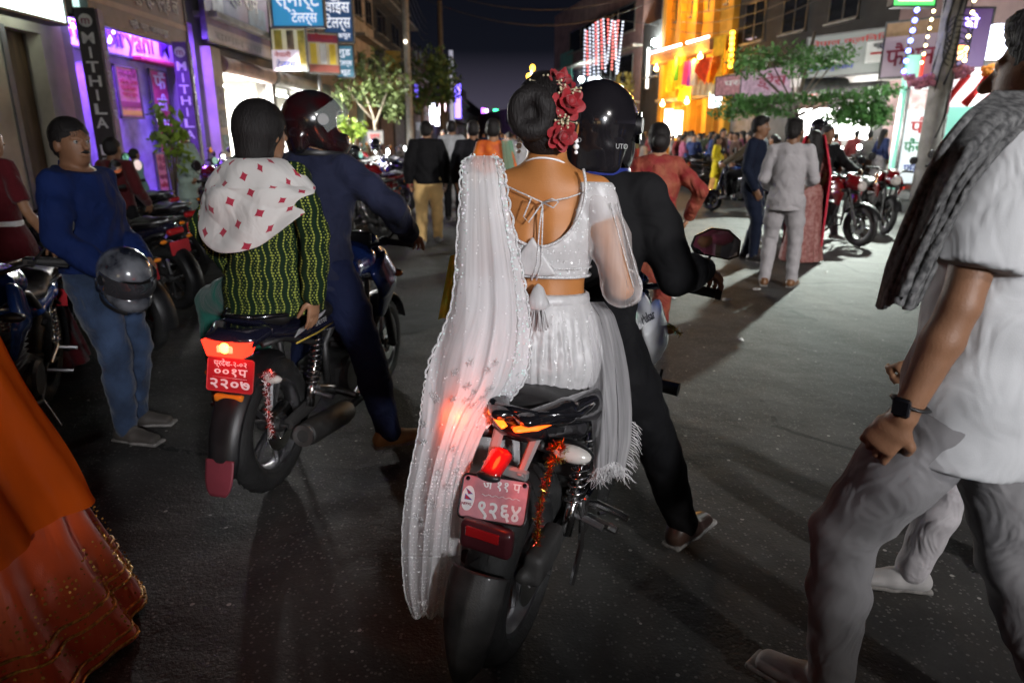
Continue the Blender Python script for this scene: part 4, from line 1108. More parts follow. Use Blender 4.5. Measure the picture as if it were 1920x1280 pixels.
poster_px('tall crimson poster strip with white letters near the porch corner', 278, 130, 330, 290, PURW_BACK + .09, pmat('crimson_panel', (.5, .03, .12), rough=.5, var=.15), [('फैं', 0, .36, .24, 'white', .7), ('सी', 0, .10, .22, 'white', .6), ('सर', 0, -.14, .22, 'white', .7), ('भोज', 0, -.36, .18, 'white', .7)])
poster_px('low pink notice board standing at the porch corner', 288, 288, 318, 366, PURW_BACK + .35, PINKP, [('मेनु', 0, .36, .16, 'maroon', .7), ('सेट', 0, .16, .16, 'maroon', .7), ('खाना', 0, -.05, .16, 'maroon', .7), ('चिया', 0, -.25, .14, 'red', .7)])
b = MB(); yq, _ = back(262, 200); b.box((PURW_BACK + .08, yq + .1, 1.15), (.06, .14, 2.2)); b.box((PURW_BACK + .08, yq + .75, 1.15), (.06, .10, 2.2)); tag(b.build('door_frame', pmat('blue_door_paint', (.05, .06, .45), rough=.5), f2))
# lettered pillars
PILB = pmat('black_sign_panel', (.018, .016, .024), rough=.4, var=.2)
PILP = pmat('mauve_sign_panel', (.24, .17, .22), rough=.5, var=.2)
PILD = pmat('deep_violet_sign_panel', (.10, .045, .16), rough=.5, var=.2)
def pillar_sign(label, u, Yw, W, face, face2, txt, txt2, zt=3.62):
    p = at(u, 140, Yw)
    root = empty('pillar_sign', (p[0], Yw, 0), R(14), label, 'sign')
    b = MB(); b.box((0, .16, zt / 2 + .05), (W, .32, zt - .1)); b.build('pillar', CREAM, root)
    b = MB(); b.box((0, -.022, zt / 2 + .35), (W * .98, .03, zt - .72)); b.build('front_panel', face, root)
    b = MB(); b.box((W / 2 + .02, .15, zt / 2 + .35), (.03, .30, zt - .72)); b.build('side_panel', face2, root)
    for i, ch in enumerate(txt):
        if ch != ' ': text_on(root, ch, .26, INK['white'], (0, -.043, zt - .52 - i * .243), name='letter', fit=.20 if ch not in 'I' else None, bold=.02)
    for i, ch in enumerate(txt2): text_on(root, ch, .24, INK['white'], (W / 2 + .042, .15, zt - .45 - i * .34), rot=(PI / 2, 0, PI / 2), name='letter')
    b = MB(); b.tube([(0, -.04, zt - .22), (0, -.048, zt - .22)], .11, 20); b.build('emblem', INK['white'], root)
    text_on(root, 'm', .2, INK['maroon'], (0, -.06, zt - .22), name='emblem_letter')
    return root
pillar_sign('black pillar sign reading MITHILA DEP, nearer of the two, beside the doorway', 178, 13.4, .34, PILB, PILP, 'MITHILA DEPT', ('मि', 'थि', 'ला', 'डि', 'पा'), zt=3.75)
pillar_sign('violet pillar sign reading MITHILA DEP at the far porch corner', 343, 16.4, .30, PILD, pmat('grubby_panel', (.16, .14, .15), rough=.8, var=.5, vscale=6), 'MITHILA DEPT', ('मि', 'थि', 'ला', 'डि', 'पा'), zt=3.55)
# overhanging grey banner
BANN = pmat('grey_flex_banner', (.13, .115, .15), rough=.5, var=.12)
sign_left('wide grey flex banner hanging over the purple restaurant', 172, 350, -40, 68, BANN, X=-7.75, texts=[('मिथिला रेस्टुरेन्ट एन्ड ल', -.02, .22, .36, 'white', .86), ('प्रो. प्रा. जनकपुर', .05, -.35, .16, 'white', .4)], panels=[(0, -.12, 1.0, .10, pmat('tan_band', (.34, .26, .24), rough=.5))])
# purple light fittings and bulbs
PURB = glow('violet_bulb', (.30, .22, 1.0), 9); PINKB = glow('pinkwhite_bulb', (.95, .55, 1.0), 9)
for i, (u, v) in enumerate([(121, 16), (137, 25), (128, 41), (153, 73), (209, 52), (219, 53), (213, 61), (207, 74), (205, 79)]):
    y_, z_ = on_left(u, v, -8.05); b = MB(); b.sphere((0, 0, 0), .035, 8); b.tube([(0, 0, .03), (0, 0, .07)], .015, 6)
    tag(b.build('fairy_bulb', PURB, None, True, (-8.05, y_, z_)), 'small violet fairy bulb strung across the restaurant porch', 'light bulb', 'violet fairy bulbs at the restaurant')
for i, (u, v) in enumerate([(118, 48), (127, 51), (134, 51), (140, 52), (138, 55), (152, 51)]):
    y_, z_ = on_left(u, v, -8.25); b = MB(); b.sphere((0, 0, 0), .04, 8); b.tube([(0, 0, .03), (0, 0, .07)], .015, 6)
    tag(b.build('fairy_bulb', PINKB, None, True, (-8.4, y_, z_)), 'small pinkish white fairy bulb in the porch corner', 'light bulb', 'pinkish fairy bulbs at the porch corner')
tube_light('violet tube light under the porch ceiling nearest the doorway', (-8.42, y_c + 1.1, 4.2), 1.2, PI / 2, 22, (.30, .12, 1.0))
tube_light('violet tube light under the porch ceiling by the far pillar', (-8.42, y_d - 1.3, 4.2), 1.2, PI / 2, 22, (.22, .10, 1.0))
lamp('AREA', 'porch_light', (-8.45, y_c + 1.3, 4.15), 250, (.30, .10, 1.0), 1.4, .3, (0, 0, PI / 2))
lamp('AREA', 'porch_light', (-8.45, y_d - 1.6, 4.15), 250, (.20, .08, 1.0), 1.4, .3, (0, 0, PI / 2))
# -- white pillar and the lit shops
y_e, _ = on_left(394, 150); y_f, _ = on_left(500, 150); y_g, _ = on_left(618, 150); y_h, _ = on_left(668, 150)
f3 = facade('grey row building holding the brightly lit shops', -1, y_d + .01, y_h, 9.0, GREYW, openings=[(y_e + .25, y_f - .35, .1, 3.25), (y_f + .1, y_g, .1, 3.2)],
            windows=[(y_f + 1.2, y_f + 3.0, 5.2, 7.0), (y_g, y_g + 1.8, 5.2, 7.0)], ledge=(4.55,))
b = MB(); b.box((y_d + .35, -.16, 1.9), (.62, .30, 3.8)); pl = b.build('pillar', CREAM, f3)
for i, (zz, m) in enumerate(((2.6, 'grey'), (2.0, 'maroon'), (1.35, 'grey'))):
    b = MB(); b.box((y_d + .35, -.318, zz), (.42, .012, .46)); b.build('torn_poster', pmat('old_poster_%d' % i, (.30 - .05 * i, .27, .25), rough=.9, var=.4, vscale=9), pl)
LITW = pmat('lit_shop_wall', (.78, .77, .72), rough=.7, var=.08)
room(f3, y_e + .25, y_f - .35, .1, 3.25, 3.2, LITW); room(f3, y_f + .1, y_g, .1, 3.2, 3.2, LITW)
GOODS = [pmat('goods_%d' % i, c, rough=.5, var=.15) for i, c in enumerate([(.6, .55, .5), (.65, .45, .08), (.10, .25, .4), (.5, .06, .05), (.12, .35, .14), (.65, .6, .55), (.03, .03, .04), (.6, .25, .06)])]
def shelves(label, x0, x1, X, zs, n, group):
    root = empty('shelf_rack', (X, 0, 0), PI / 2, label, 'shelf')
    for z in zs:
        b = MB(); b.box(((x0 + x1) / 2, 0, z), (x1 - x0, .36, .03)); b.build('shelf', LITW, root)
    b = MB()
    for x in (x0, x1): b.box((x, 0, zs[-1] / 2 + .2), (.04, .38, zs[-1] + .3))
    b.build('upright', LITW, root)
    for z in zs:
        x = x0 + .06
        while x < x1 - .1:
            w = rng.uniform(.10, .28); hh = rng.uniform(.12, .36)
            b = MB(); b.box((0, 0, hh / 2), (w * .94, rng.uniform(.16, .28), hh), bev=.012)
            o = b.build('carton', rng.choice(GOODS)); o.location = (X + .02, x + w / 2, z + .016); o.rotation_euler = (0, 0, PI / 2)
            tag(o, 'packed goods on the shelves of the bright shop', 'carton', group); x += w
shelves('white shelf rack of packed goods in the nearer bright shop', y_e + .4, y_f - .5, -10.9, (.5, .95, 1.4, 1.85, 2.3), 8, 'packed goods on the shop shelves')
shelves('white shelf rack of packed goods in the farther bright shop', y_f + .3, y_g - .2, -10.9, (.6, 1.1, 1.6, 2.1), 8, 'packed goods on the shop shelves')
b = MB(); b.box((y_e + 1.9, .8, .5), (2.4, .5, .9), bev=.02); b.build('counter', LITW, f3)
for nm, yy, L_ in (('nearer bright shop', (y_e + y_f) / 2, 2.6), ('farther bright shop', (y_f + y_g) / 2, 3.2)):
    tube_light('white tube light on the ceiling of the ' + nm, (-9.2, yy, 3.08), 2.4, PI / 2, 60)
    lamp('AREA', 'shop_light', (-9.6, yy, 3.0), 900, (.97, 1.0, .96), 2.4, 1.6)
    lamp('AREA', 'shop_front_light', (-8.25, yy, 3.02), 1600 if L_ < 3 else 600, (1.0, .98, .94), .3, 2.6, (0, R(-62), 0))
sh = shutter_box(f3, y_e + .2, y_f - .3, 3.42, .24, -.22); shutter_box(f3, y_f + .1, y_g, 3.42, .24, -.22, SHUT)
b = MB(); b.box((y_f - .12, -.12, 1.65), (.36, .26, 3.3)); b.build('pillar', GREYW, f3)
b = MB(); b.box((y_f + 2.6, .1, 1.65), (.10, .10, 3.1)); b.build('door_post', ALLOY, f3)
shutter(f3, y_g + .1, y_h - .7, .1, 3.3, y=-.06, mat=pmat('pale_shutter', (.34, .34, .33), rough=.6, var=.25, vscale=2))
b = MB(); b.box((y_h - .35, -.22, 1.9), (.62, .42, 3.8)); b.build('pillar', GREENW, f3)
VIOB = pmat('violet_flex_banner', (.15, .12, .24), rough=.5, var=.3, vscale=1.5)
sign_left('violet flex banner with pale figure over the nearer bright shop', 388, 506, -30, 97, VIOB, X=-7.85, texts=[('श्री राम', .05, .28, .30, 'white', .5), ('सामान तथा', -.05, -.40, .16, 'grey', .7)], panels=[(0, -.39, 1.0, .22, pmat('pale_band', (.40, .37, .40), rough=.5)), (-.32, .12, .14, .6, pmat('pale_print', (.42, .42, .46), rough=.5, var=.4, vscale=4)), (.28, .1, .3, .35, pmat('teal_print', (.10, .18, .26), rough=.5, var=.4, vscale=4))])
BLUS = glow('backlit_blue_sign', (.05, .33, .62), .42, (.03, .20, .42))
WH = glow('backlit_white_letter', (.85, .88, 1.0), .6, (.7, .7, .7))
sign_px('bright blue tailor sign with large white Devanagari letters', 510, -48, 607, 52, 22.0, BLUS, [('स्मार्ट', 0, .02, .42, WH, .86), ('टेलर्स', .12, -.33, .26, WH, .5)], depth=.2)
NAVY = glow('backlit_navy_sign', (.03, .09, .22), .30, (.02, .06, .16))
sign_px('dark blue tailor sign with stacked white Devanagari lines', 607, -40, 661, 80, 27.0, NAVY, [('गुड', 0, .28, .24, WH, .7), ('वाईस', 0, .04, .24, WH, .85), ('टेलर्स', 0, -.20, .24, WH, .85), ('जनकपुर', 0, -.40, .10, WH, .8)], depth=.2)
sign_px('small steel blue sign below the dark blue tailor sign', 632, 86, 664, 146, 30.0, glow('backlit_steel_sign', (.06, .20, .30), .35, (.05, .16, .24)), [('गुड', 0, .28, .28, WH, .7), ('टेलर्स', 0, -.05, .22, WH, .8), ('सूट', 0, -.33, .2, WH, .6)], depth=.15)
DRESS = glow('backlit_dress_print', (.55, .50, .30), .35, (.4, .36, .25))
sign_px('photo panel of yellow dresses under the bright blue sign', 511, 54, 576, 132, 23.2, DRESS, depth=.1, panels=[(-.3, .05, .22, .8, pmat('yellow_print', (.55, .42, .06), rough=.5, var=.4, vscale=3)), (.05, .05, .2, .8, pmat('brown_print', (.22, .15, .08), rough=.5, var=.5, vscale=3)), (.36, .05, .2, .8, pmat('yellow_print', (.5, .4, .06)))])
sign_px('white cloth tailor notice with blue letters under the photo panel', 511, 94, 562, 133, 22.9, glow('lit_white_cloth', (.75, .62, .72), .35, (.7, .64, .68)), [('नेपाली', -.1, .25, .3, 'red', .6), ('टेलर्स', 0, -.22, .42, 'blue', .7)], depth=.04, frame=False)
sign_px('framed board of garment photos with red heading beyond the dress panel', 579, 62, 631, 138, 26.0, glow('backlit_garment_board', (.42, .35, .22), .30, (.3, .25, .18)), [('फेशन', 0, .38, .16, 'red', .7)], depth=.12, rz=R(28), panels=[(0, .36, .96, .2, INK['maroon']), (-.3, -.02, .2, .5, INK['yellow']), (0, -.02, .2, .5, INK['white']), (.3, -.02, .2, .5, INK['yellow']), (0, -.38, .96, .18, pmat('red_brown_strip', (.28, .08, .06), rough=.5))])
# -- farther left buildings
def far_left(label, y0, y1, z1, wall, seed, nfl=3):
    r_ = random.Random(seed); wn_ = []; op = []
    n = max(2, int((y1 - y0) / 4))
    for i in range(n):
        a = y0 + (i + .2) * (y1 - y0) / n; bq = y0 + (i + .8) * (y1 - y0) / n
        for k in range(1, nfl): wn_.append((a, bq, 3.6 + (k - 1) * 3.1 + .9, 3.6 + (k - 1) * 3.1 + 2.2))
    f = facade(label, -1, y0, y1, z1, wall, windows=wn_, ledge=[3.5 + 3.1 * k for k in range(nfl - 1)])
    for i in range(n):
        a = y0 + (i + .08) * (y1 - y0) / n; bq = y0 + (i + .92) * (y1 - y0) / n
        shutter(f, a, bq, .12, 2.7, y=-.05, mat=[SHUT, WOODD, SHUTB][(i + seed) % 3], step=.14)
    return f
far_left('dim brown building with closed shutters just past the green pillar', y_h + .02, 44, 9.5, BEIGE, 1)
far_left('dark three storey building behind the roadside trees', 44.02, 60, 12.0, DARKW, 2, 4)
far_left('low plaster building under the tall brown pole', 60.02, 82, 8.5, PINKW, 3, 3)
far_left('distant grey building near the end of the street', 82.02, 130, 9.0, GREYW, 4, 3)
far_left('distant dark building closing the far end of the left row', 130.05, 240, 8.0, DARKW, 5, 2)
sign_px('grey shop sign with white Devanagari letters between tree and pole', 706, 138, 760, 168, 42, pmat('grey_flex', (.16, .15, .15), rough=.6), [('इफिट', 0, 0, .7, 'white', .8)], rz=R(10))
sign_px('yellowish banner on the dim building beyond the pole', 722, 95, 752, 136, 44, pmat('mustard_print', (.30, .25, .05), rough=.6, var=.3), rz=R(10))
sign_px('white notice board standing low beside the tree trunk', 687, 245, 718, 270, 30, pmat('white_board', (.25, .24, .23), rough=.6), [('सूचना', 0, .1, .4, 'red', .6)], rz=R(10))
for i, (u0, v0, u1, v1, Y, c, es, lb) in enumerate([(806, 193, 815, 232, 66, (.85, .88, 1), 7, 'slim white lit sign far along the left pavement'), (815, 203, 823, 236, 70, (.9, .92, 1), 7, 'second slim white lit sign far along the left pavement'), (824, 195, 836, 216, 74, (1, .75, .85), 7, 'pinkish lit sign far along the left row'),
        (853, 158, 864, 222, 80, (.16, .10, 1.0), 5, 'tall violet neon sign board at the far left pole'), (903, 203, 909, 219, 120, (.40, .10, 1.0), 6, 'violet sign light at the far end of the street'), (910, 205, 915, 223, 120, (.8, .5, 1.0), 7, 'lilac sign light at the far end of the street'),
        (925, 205, 934, 224, 125, (.05, .9, .35), 5, 'green sign light at the far end of the street'), (955, 205, 963, 220, 125, (.9, .7, 1), 7, 'pale lilac sign light at the far end of the street'), (967, 200, 980, 240, 125, (1, .55, .08), 5, 'amber lit shopfront at the far end of the street'), (940, 216, 951, 238, 130, (.55, .5, .7), 2, 'dim lilac shopfront at the far end of the street')]):
    sign_px(lb, u0, v0, u1, v1, Y, glow('far_sign_%d' % i, c, es), depth=.3, frame=False)

# ================================================================== right row
s_y0, _ = on_right(1253, 100); s_y1, _ = on_right(1376, 100); s_d1, _ = on_right(1668, 150)
AMB = (1.0, .46, .07)
cols_ = np.linspace(s_y1, s_y0, 5)
YB = facade('tall yellow building lit amber and hung with bright cloths', 1, s_y1, s_y0, 13.0, YELLOWW, openings=[(cols_[i] + .35, cols_[i + 1] - .35, .15, 3.1) for i in range(4)],
            windows=[(cols_[i] + .8, cols_[i + 1] - .8, z, z + 1.7) for i in range(4) for z in (4.4, 7.6, 10.4)], ledge=(3.45,))
for i in range(4):
    xa, xb = sorted((-(cols_[i] + .35), -(cols_[i + 1] - .35)))
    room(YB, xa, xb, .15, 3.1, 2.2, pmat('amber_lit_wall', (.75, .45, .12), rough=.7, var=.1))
for i, s_ in enumerate(cols_):
    b = MB(); b.box((-s_, -.18, 6.5), (.5, .34, 12.6), bev=.03); b.build('pilaster', YELLOWW, YB)
for z, d0, d1 in ((5.75, 0, 1), (5.75, .0, .0),):
    pass
b = MB(); b.box((-(s_y0 + s_y1) / 2, -.65, 5.65), (abs(s_y0 - s_y1) * .96, 1.1, .5), bev=.04); b.build('balcony', pmat('brown_balcony', (.26, .15, .09), rough=.8, var=.2), YB)
LEDW = glow('led_strip_glow', (1.0, .72, .78), 9)
for i, (x0, x1) in enumerate(((-s_y0 + .3, -s_y0 + abs(s_y0 - s_y1) * .58), (-s_y0 + abs(s_y0 - s_y1) * .66, -s_y1 - .2))):
    b = MB(); b.box(((x0 + x1) / 2, -1.25, 5.98), (x1 - x0, .05, .09)); b.build('led_strip', LEDW, YB)
for k, (s_f, zz, pw) in enumerate(((.15, 5.2, 260), (.45, 5.25, 300), (.85, 5.1, 260), (.3, 3.2, 200), (.7, 3.2, 200), (.5, 8.3, 460))):
    p = rp(s_y1 + (s_y0 - s_y1) * s_f, zz, 1.15)
    b = MB(); b.sphere((0, 0, 0), .12, 10); b.tube([(0, 0, .1), (0, 0, .25)], .03, 6); tag(b.build('amber_lamp', glow('amber_lamp_glow', (1, .62, .2), 22), None, True, tuple(p)), 'round amber lamp on the tall yellow building, the %s of its six' % ORD[k], 'lamp', 'amber lamps on the yellow building')
    lamp('POINT', 'amber_light', tuple(p + RN * .35), pw, AMB, .2)
# hung cloths
def hung(label, u0, u1, v0, v1, out, col, seed, es=0.0, n=5, bow=0.0, pt=False):
    (sa, zt), (sb, _) = on_right(u0, v0, out), on_right(u1, v0, out); zb_ = on_right((u0 + u1) / 2, v1, out)[1]
    m = cloth('cloth_' + seed, col, rough=.6)
    def fn(U, V):
        s_ = sa + (sb - sa) * U; w = .10 * np.sin(U * n * 2 * PI + V * 2) * (.4 + .6 * V)
        z_ = zt + (zb_ - zt) * V * (1 - (pt * .55) * np.abs(U - .5) * 2) + bow * np.sin(U * PI) * V
        o_ = out + w
        return RO[0] + RD[0] * s_ + RN[0] * o_, RO[1] + RD[1] * s_ + RN[1] * o_, z_ + 0 * U
    return tag(link('hanging_cloth', sheet(fn, 31, 13, m, 'hanging_cloth')), label, 'cloth')
hung('yellow cloth drop at the left edge of the yellow building', 1254, 1268, 104, 172, .9, (.75, .45, .03), 'y1')
hung('green cloth drop hung from the yellow building balcony', 1268, 1273, 108, 152, 1.3, (.10, .40, .04), 'g1')
hung('golden yellow cloth swag between the green and magenta drops', 1272, 1286, 108, 165, 1.2, (.85, .5, .03), 'y2')
hung('magenta cloth drop hung from the yellow building balcony', 1284, 1297, 116, 158, 1.3, (.85, .05, .30), 'm1')
hung('violet cloth drop beside the magenta one', 1293, 1301, 117, 161, 1.35, (.30, .05, .55), 'v1')
hung('white cloth drop beside the big red cloth', 1300, 1309, 112, 160, 1.4, (.8, .72, .6), 'w1')
hung('big red rounded cloth hanging in front of the yellow building', 1307, 1337, 112, 160, 1.5, (.85, .06, .01), 'r1', pt=True, n=1)
hung('broad yellow cloth drop at the right edge of the yellow building', 1340, 1362, 70, 168, 1.0, (.85, .5, .02), 'y3')
hung('yellow cloth valance low over the shop entrance', 1275, 1300, 150, 188, 1.1, (.85, .45, .02), 'y4', n=3)
for k in range(5):
    hung('pale draped cloth strip over the entrance, %s from the corner pole' % ORD[k], 1300 + 9 * k, 1307 + 9 * k, 150 + 2 * k, 178, 1.2, (.75, .6, .35), 'p1')['group'] = 'pale draped strips over the entrance'
    
sign_px('white lit box sign on the corner pole before the yellow building', 1211, 91, 1236, 167, 44.5, glow('white_box_sign', (1, .98, .92), 3.2), depth=.3)
sign_px('orange and white lit sign low at the right row', 1189, 191, 1214, 209, 50, glow('orange_box_sign', (1, .55, .05), 4), depth=.3, panels=[(0, -.28, 1.0, .4, glow('white_strip_glow', (1, .95, .85), 5))])
sign_px('round white and orange lit sign beside the corner pole', 1213, 190, 1240, 232, 48, glow('warm_shop_glow', (1, .72, .28), 4.5), depth=.3, frame=False)
sign_px('small green lit sign under the orange one', 1180, 221, 1194, 231, 52, glow('green_far_sign', (.02, .7, .35), 2.5), depth=.2, frame=False)
sign_px('white lit shop window at the foot of the corner pole', 1246, 205, 1262, 262, 40, glow('white_window_glow', (1, .97, .9), 5), depth=.2, frame=False)
sign_px('second white lit shop window under the yellow building', 1264, 208, 1278, 258, 39.5, glow('white_window_glow', (1, .97, .9), 5), depth=.2, frame=False)
sign_px('white and cyan lit stall sign at the right foot of the yellow building', 1331, 174, 1352, 202, 34, glow('white_cyan_glow', (.85, .97, 1.0), 4), depth=.2, frame=False)
# -- dark building
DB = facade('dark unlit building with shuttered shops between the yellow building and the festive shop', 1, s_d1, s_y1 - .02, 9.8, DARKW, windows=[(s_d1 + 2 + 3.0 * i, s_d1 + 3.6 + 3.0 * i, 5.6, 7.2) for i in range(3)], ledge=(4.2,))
nsh = 4
for i in range(nsh):
    x0 = -(s_y1 - .4) + i * (abs(s_y1 - s_d1) - .6) / nsh; x1 = x0 + (abs(s_y1 - s_d1) - .6) / nsh - .35
    shutter(DB, x0, x1, .15, 3.1, y=-.06, mat=[SHUT, GREYW, SHUTB, SHUT][i])
upper = wallmat('upper_grey_wall', (.13, .12, .115))
sign_px('pinkish shop board behind the flat topped tree', 1362, 140, 1412, 178, 31, pmat('rose_board', (.42, .20, .22), rough=.6, var=.3), [('पसल', 0, .1, .4, 'white', .6)], rz=RROT + 2 * PI + .15, depth=.1)
sign_px('lilac garment board in the middle of the dark building', 1415, 128, 1472, 180, 29, pmat('lilac_board', (.46, .32, .42), rough=.6, var=.25), [('ड्रेस', .05, 0, .5, 'maroon', .5)], rz=RROT + 2 * PI + .15, depth=.1)
sign_px('small beige board with red letters below the tree branches', 1502, 138, 1534, 188, 27, pmat('beige_board', (.52, .44, .40), rough=.6, var=.15), [('सोल', 0, -.25, .3, 'red', .7)], rz=RROT + 2 * PI + .2, depth=.1)
BILL = glow('dim_billboard', (.20, .23, .22), .08, (.20, .22, .21))
sign_px('large dim billboard with red lettering and a white inset', 1556, 58, 1682, 140, 24.5, BILL, [('नेपाल क्लिनिक', -.1, .30, .16, 'red', .7), ('जनकपुरधाम', -.25, -.30, .14, 'blue', .4), ('खुला छ', .22, .12, .14, 'black', .25)], rz=RROT + 2 * PI + .35, depth=.25, panels=[(.22, -.02, .36, .48, INK['white']), (.22, -.05, .28, .05, INK['red'])])
sign_px('white blown-out lit shop window under the tree', 1518, 203, 1594, 262, 25.5, glow('bright_shop_window', (1, .99, .95), 9), rz=RROT + 2 * PI + .3, depth=.25, frame=False)
lamp('AREA', 'shop_light', tuple(at(1556, 235, 24.9)), 420, (1, .98, .93), 1.4, .9, (PI / 2, 0, PI + .2))
b = MB(); p = at(1600, 160, 25.2); b.tube([(p[0] - 1.6, p[1] + .5, p[2]), (p[0] + 1.9, p[1] - .5, p[2] + .02)], .26, 14); tag(b.build('awning_roll', DUSTY, None, 'auto'), 'rolled dark awning under the large dim billboard', 'awning')
sign_px('pale lit fascia strip under the large dim billboard', 1520, 141, 1602, 158, 25.8, glow('pale_fascia', (.55, .46, .40), .5), rz=RROT + 2 * PI + .2, depth=.1, frame=False)
# -- festive shop at the right
s_e1, _ = on_right(2120, 150)
FS = facade('festive shop front with green arch posts and banners', 1, s_e1, s_d1 - .02, 7.5, PINKW, openings=[(s_e1 + 1.0, s_d1 - 1.2, .15, 3.0)], ledge=(3.4,))
room(FS, -(s_d1 - 1.2), -(s_e1 + 1.0), .15, 3.0, 2.6, pmat('mint_wall', (.50, .70, .62), rough=.6, var=.08))
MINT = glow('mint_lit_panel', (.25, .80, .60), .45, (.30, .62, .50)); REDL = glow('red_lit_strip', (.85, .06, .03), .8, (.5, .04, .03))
p = at(1690, 250, 21.5)
gp = empty('arch_post', (p[0], 21.5, 0), -.25, 'mint green arch post with a red edge at the festive shop', 'post')
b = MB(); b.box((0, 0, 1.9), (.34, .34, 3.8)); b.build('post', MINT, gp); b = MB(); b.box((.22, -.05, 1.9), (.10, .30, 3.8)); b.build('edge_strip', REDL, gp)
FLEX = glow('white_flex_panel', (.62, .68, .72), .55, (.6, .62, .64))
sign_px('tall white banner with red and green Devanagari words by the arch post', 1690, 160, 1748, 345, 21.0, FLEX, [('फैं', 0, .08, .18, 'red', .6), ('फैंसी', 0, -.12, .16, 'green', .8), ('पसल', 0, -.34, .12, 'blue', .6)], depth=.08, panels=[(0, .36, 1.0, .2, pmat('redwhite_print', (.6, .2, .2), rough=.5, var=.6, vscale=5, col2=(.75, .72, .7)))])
sign_px('mauve upper shop board with dark Devanagari letters', 1678, 38, 1745, 145, 21.8, glow('mauve_board', (.28, .20, .26), .4, (.34, .26, .30)), [('फैशन', 0, -.15, .45, 'maroon', .85)], rz=RROT + 2 * PI + .5, depth=.2, panels=[(0, .36, 1.0, .24, pmat('tan_top_band', (.38, .22, .12), rough=.5))])
sign_px('green edged lit sign box at the top of the frame', 1672, -40, 1752, 14, 19.5, glow('green_edge_box', (.02, .65, .08), 1.4), [], depth=.25, panels=[(.02, .0, .8, .62, glow('pinkwhite_face', (1, .55, .5), 2.0))])
sign_px('blown-out white neon sign with a small flame mark', 1858, 46, 1912, 112, 17.0, glow('neon_white_blue', (.75, .80, 1.0), 3.5), depth=.2, frame=False, panels=[(.2, .42, .22, .3, glow('orange_flame', (1, .3, .05), 4))])
sign_px('small orange lit sign beside the electric pole', 1784, 86, 1812, 112, 18.5, glow('orange_neon', (1, .32, .02), 4), depth=.1, frame=False)
sign_px('dark signboard with violet glow behind the pole', 1786, 16, 1850, 128, 20.0, glow('dark_violet_board', (.10, .05, .16), .6, (.06, .04, .08)), depth=.2, texts=[('दो', -.1, .25, .25, PURB, .4)])
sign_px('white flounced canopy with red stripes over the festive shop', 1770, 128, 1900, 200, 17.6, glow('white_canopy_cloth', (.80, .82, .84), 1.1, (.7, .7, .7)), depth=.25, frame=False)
for i, u in enumerate((1790, 1830, 1868)):
    c_ = at(u, 170, 17.3); b = MB(); b.tube([c_ + V3(-.22, 0, -.32), c_ + V3(-.02, -.06, .0), c_ + V3(.24, 0, .34)], [.10, .07, .09], 8); tag(b.build('red_sash', cloth('red_sash_cloth', (.70, .03, .03)), None, True), 'red sash looped on the white flounced canopy, %s from the pole' % ORD[i], 'cloth', 'red sashes on the canopy')
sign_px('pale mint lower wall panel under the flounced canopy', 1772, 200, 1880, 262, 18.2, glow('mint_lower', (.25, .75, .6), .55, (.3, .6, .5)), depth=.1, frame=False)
GARL = pmat('garland_flowers', (.65, .25, .35), rough=.7, var=.3, vscale=20, bump=.8, bscale=40)
GARO = pmat('garland_orange', (.85, .28, .02), rough=.7, var=.3, vscale=20, bump=.8, bscale=40)
for lb, m, pts in (('pink flower garland along the top of the canopy', GARL, [(1700, 146), (1725, 158), (1745, 148)]), ('pale pink flower garland right of the pole', GARL, [(1778, 126), (1796, 138), (1815, 128)]), ('orange flower garland on the canopy end', GARO, [(1850, 130), (1866, 140), (1890, 122)])):
    P = [at(u, v, 17.2) for u, v in pts]; b = MB()
    for i in range(60):
        t = i / 59 * 2; k = min(int(t), 1); q = P[k] * (1 - (t - k)) + P[k + 1] * (t - k); b.sphere(q + npr.uniform(-.09, .09, 3), .07, 6)
    tag(b.build('flower_garland', m, None, True), lb, 'garland')
lamp('AREA', 'canopy_light', (12.2, 16.6, 3.6), 520, (.92, 1, .96), 1.6, .8, (R(35), 0, R(-60)))
# -- far right buildings
FB = facade('far building hung with red and white light strings', 1, on_right(1205, 60)[0], on_right(1040, 60)[0], 11.5, PINKW, windows=[(on_right(1190, 60)[0] + 4 * i, on_right(1190, 60)[0] + 6 + 4 * i, z, z + 1.6) for i in range(3) for z in (5, 8)], ledge=(3.6, 6.9))
b = MB(); s0_, z0_ = on_right(1050, 130); b.box((-(s0_ - 2), -.05, 6.6), (3.4, .06, 3.2)); b.build('teal_wall', TEALW, FB)
GB = facade('dark narrow building between the light strings and the corner pole', 1, on_right(1252, 60)[0] + .05, on_right(1206, 60)[0] - .05, 8.0, DARKW, windows=[(on_right(1250, 60)[0] + 1, on_right(1250, 60)[0] + 2.6, 5, 6.5)])
facade('low dark building at the far end of the right row', 1, on_right(1039, 60)[0], on_right(1039, 60)[0] + 40, 4.6, PINKW, windows=[(on_right(1039, 60)[0] + 6 + 9 * i, on_right(1039, 60)[0] + 11 + 9 * i, 2.9, 3.9) for i in range(3)])
b = MB(); b.box((-2, 420, 1.4), (60, 4, 2.8))
tag(b.build('building', DARKW), 'dark block closing the far vanishing end of the street', 'building')
BW = glow('white_led', (.62, .74, 1.0), 1.5); BR_ = glow('red_led', (1.0, .04, .05), 1.8)
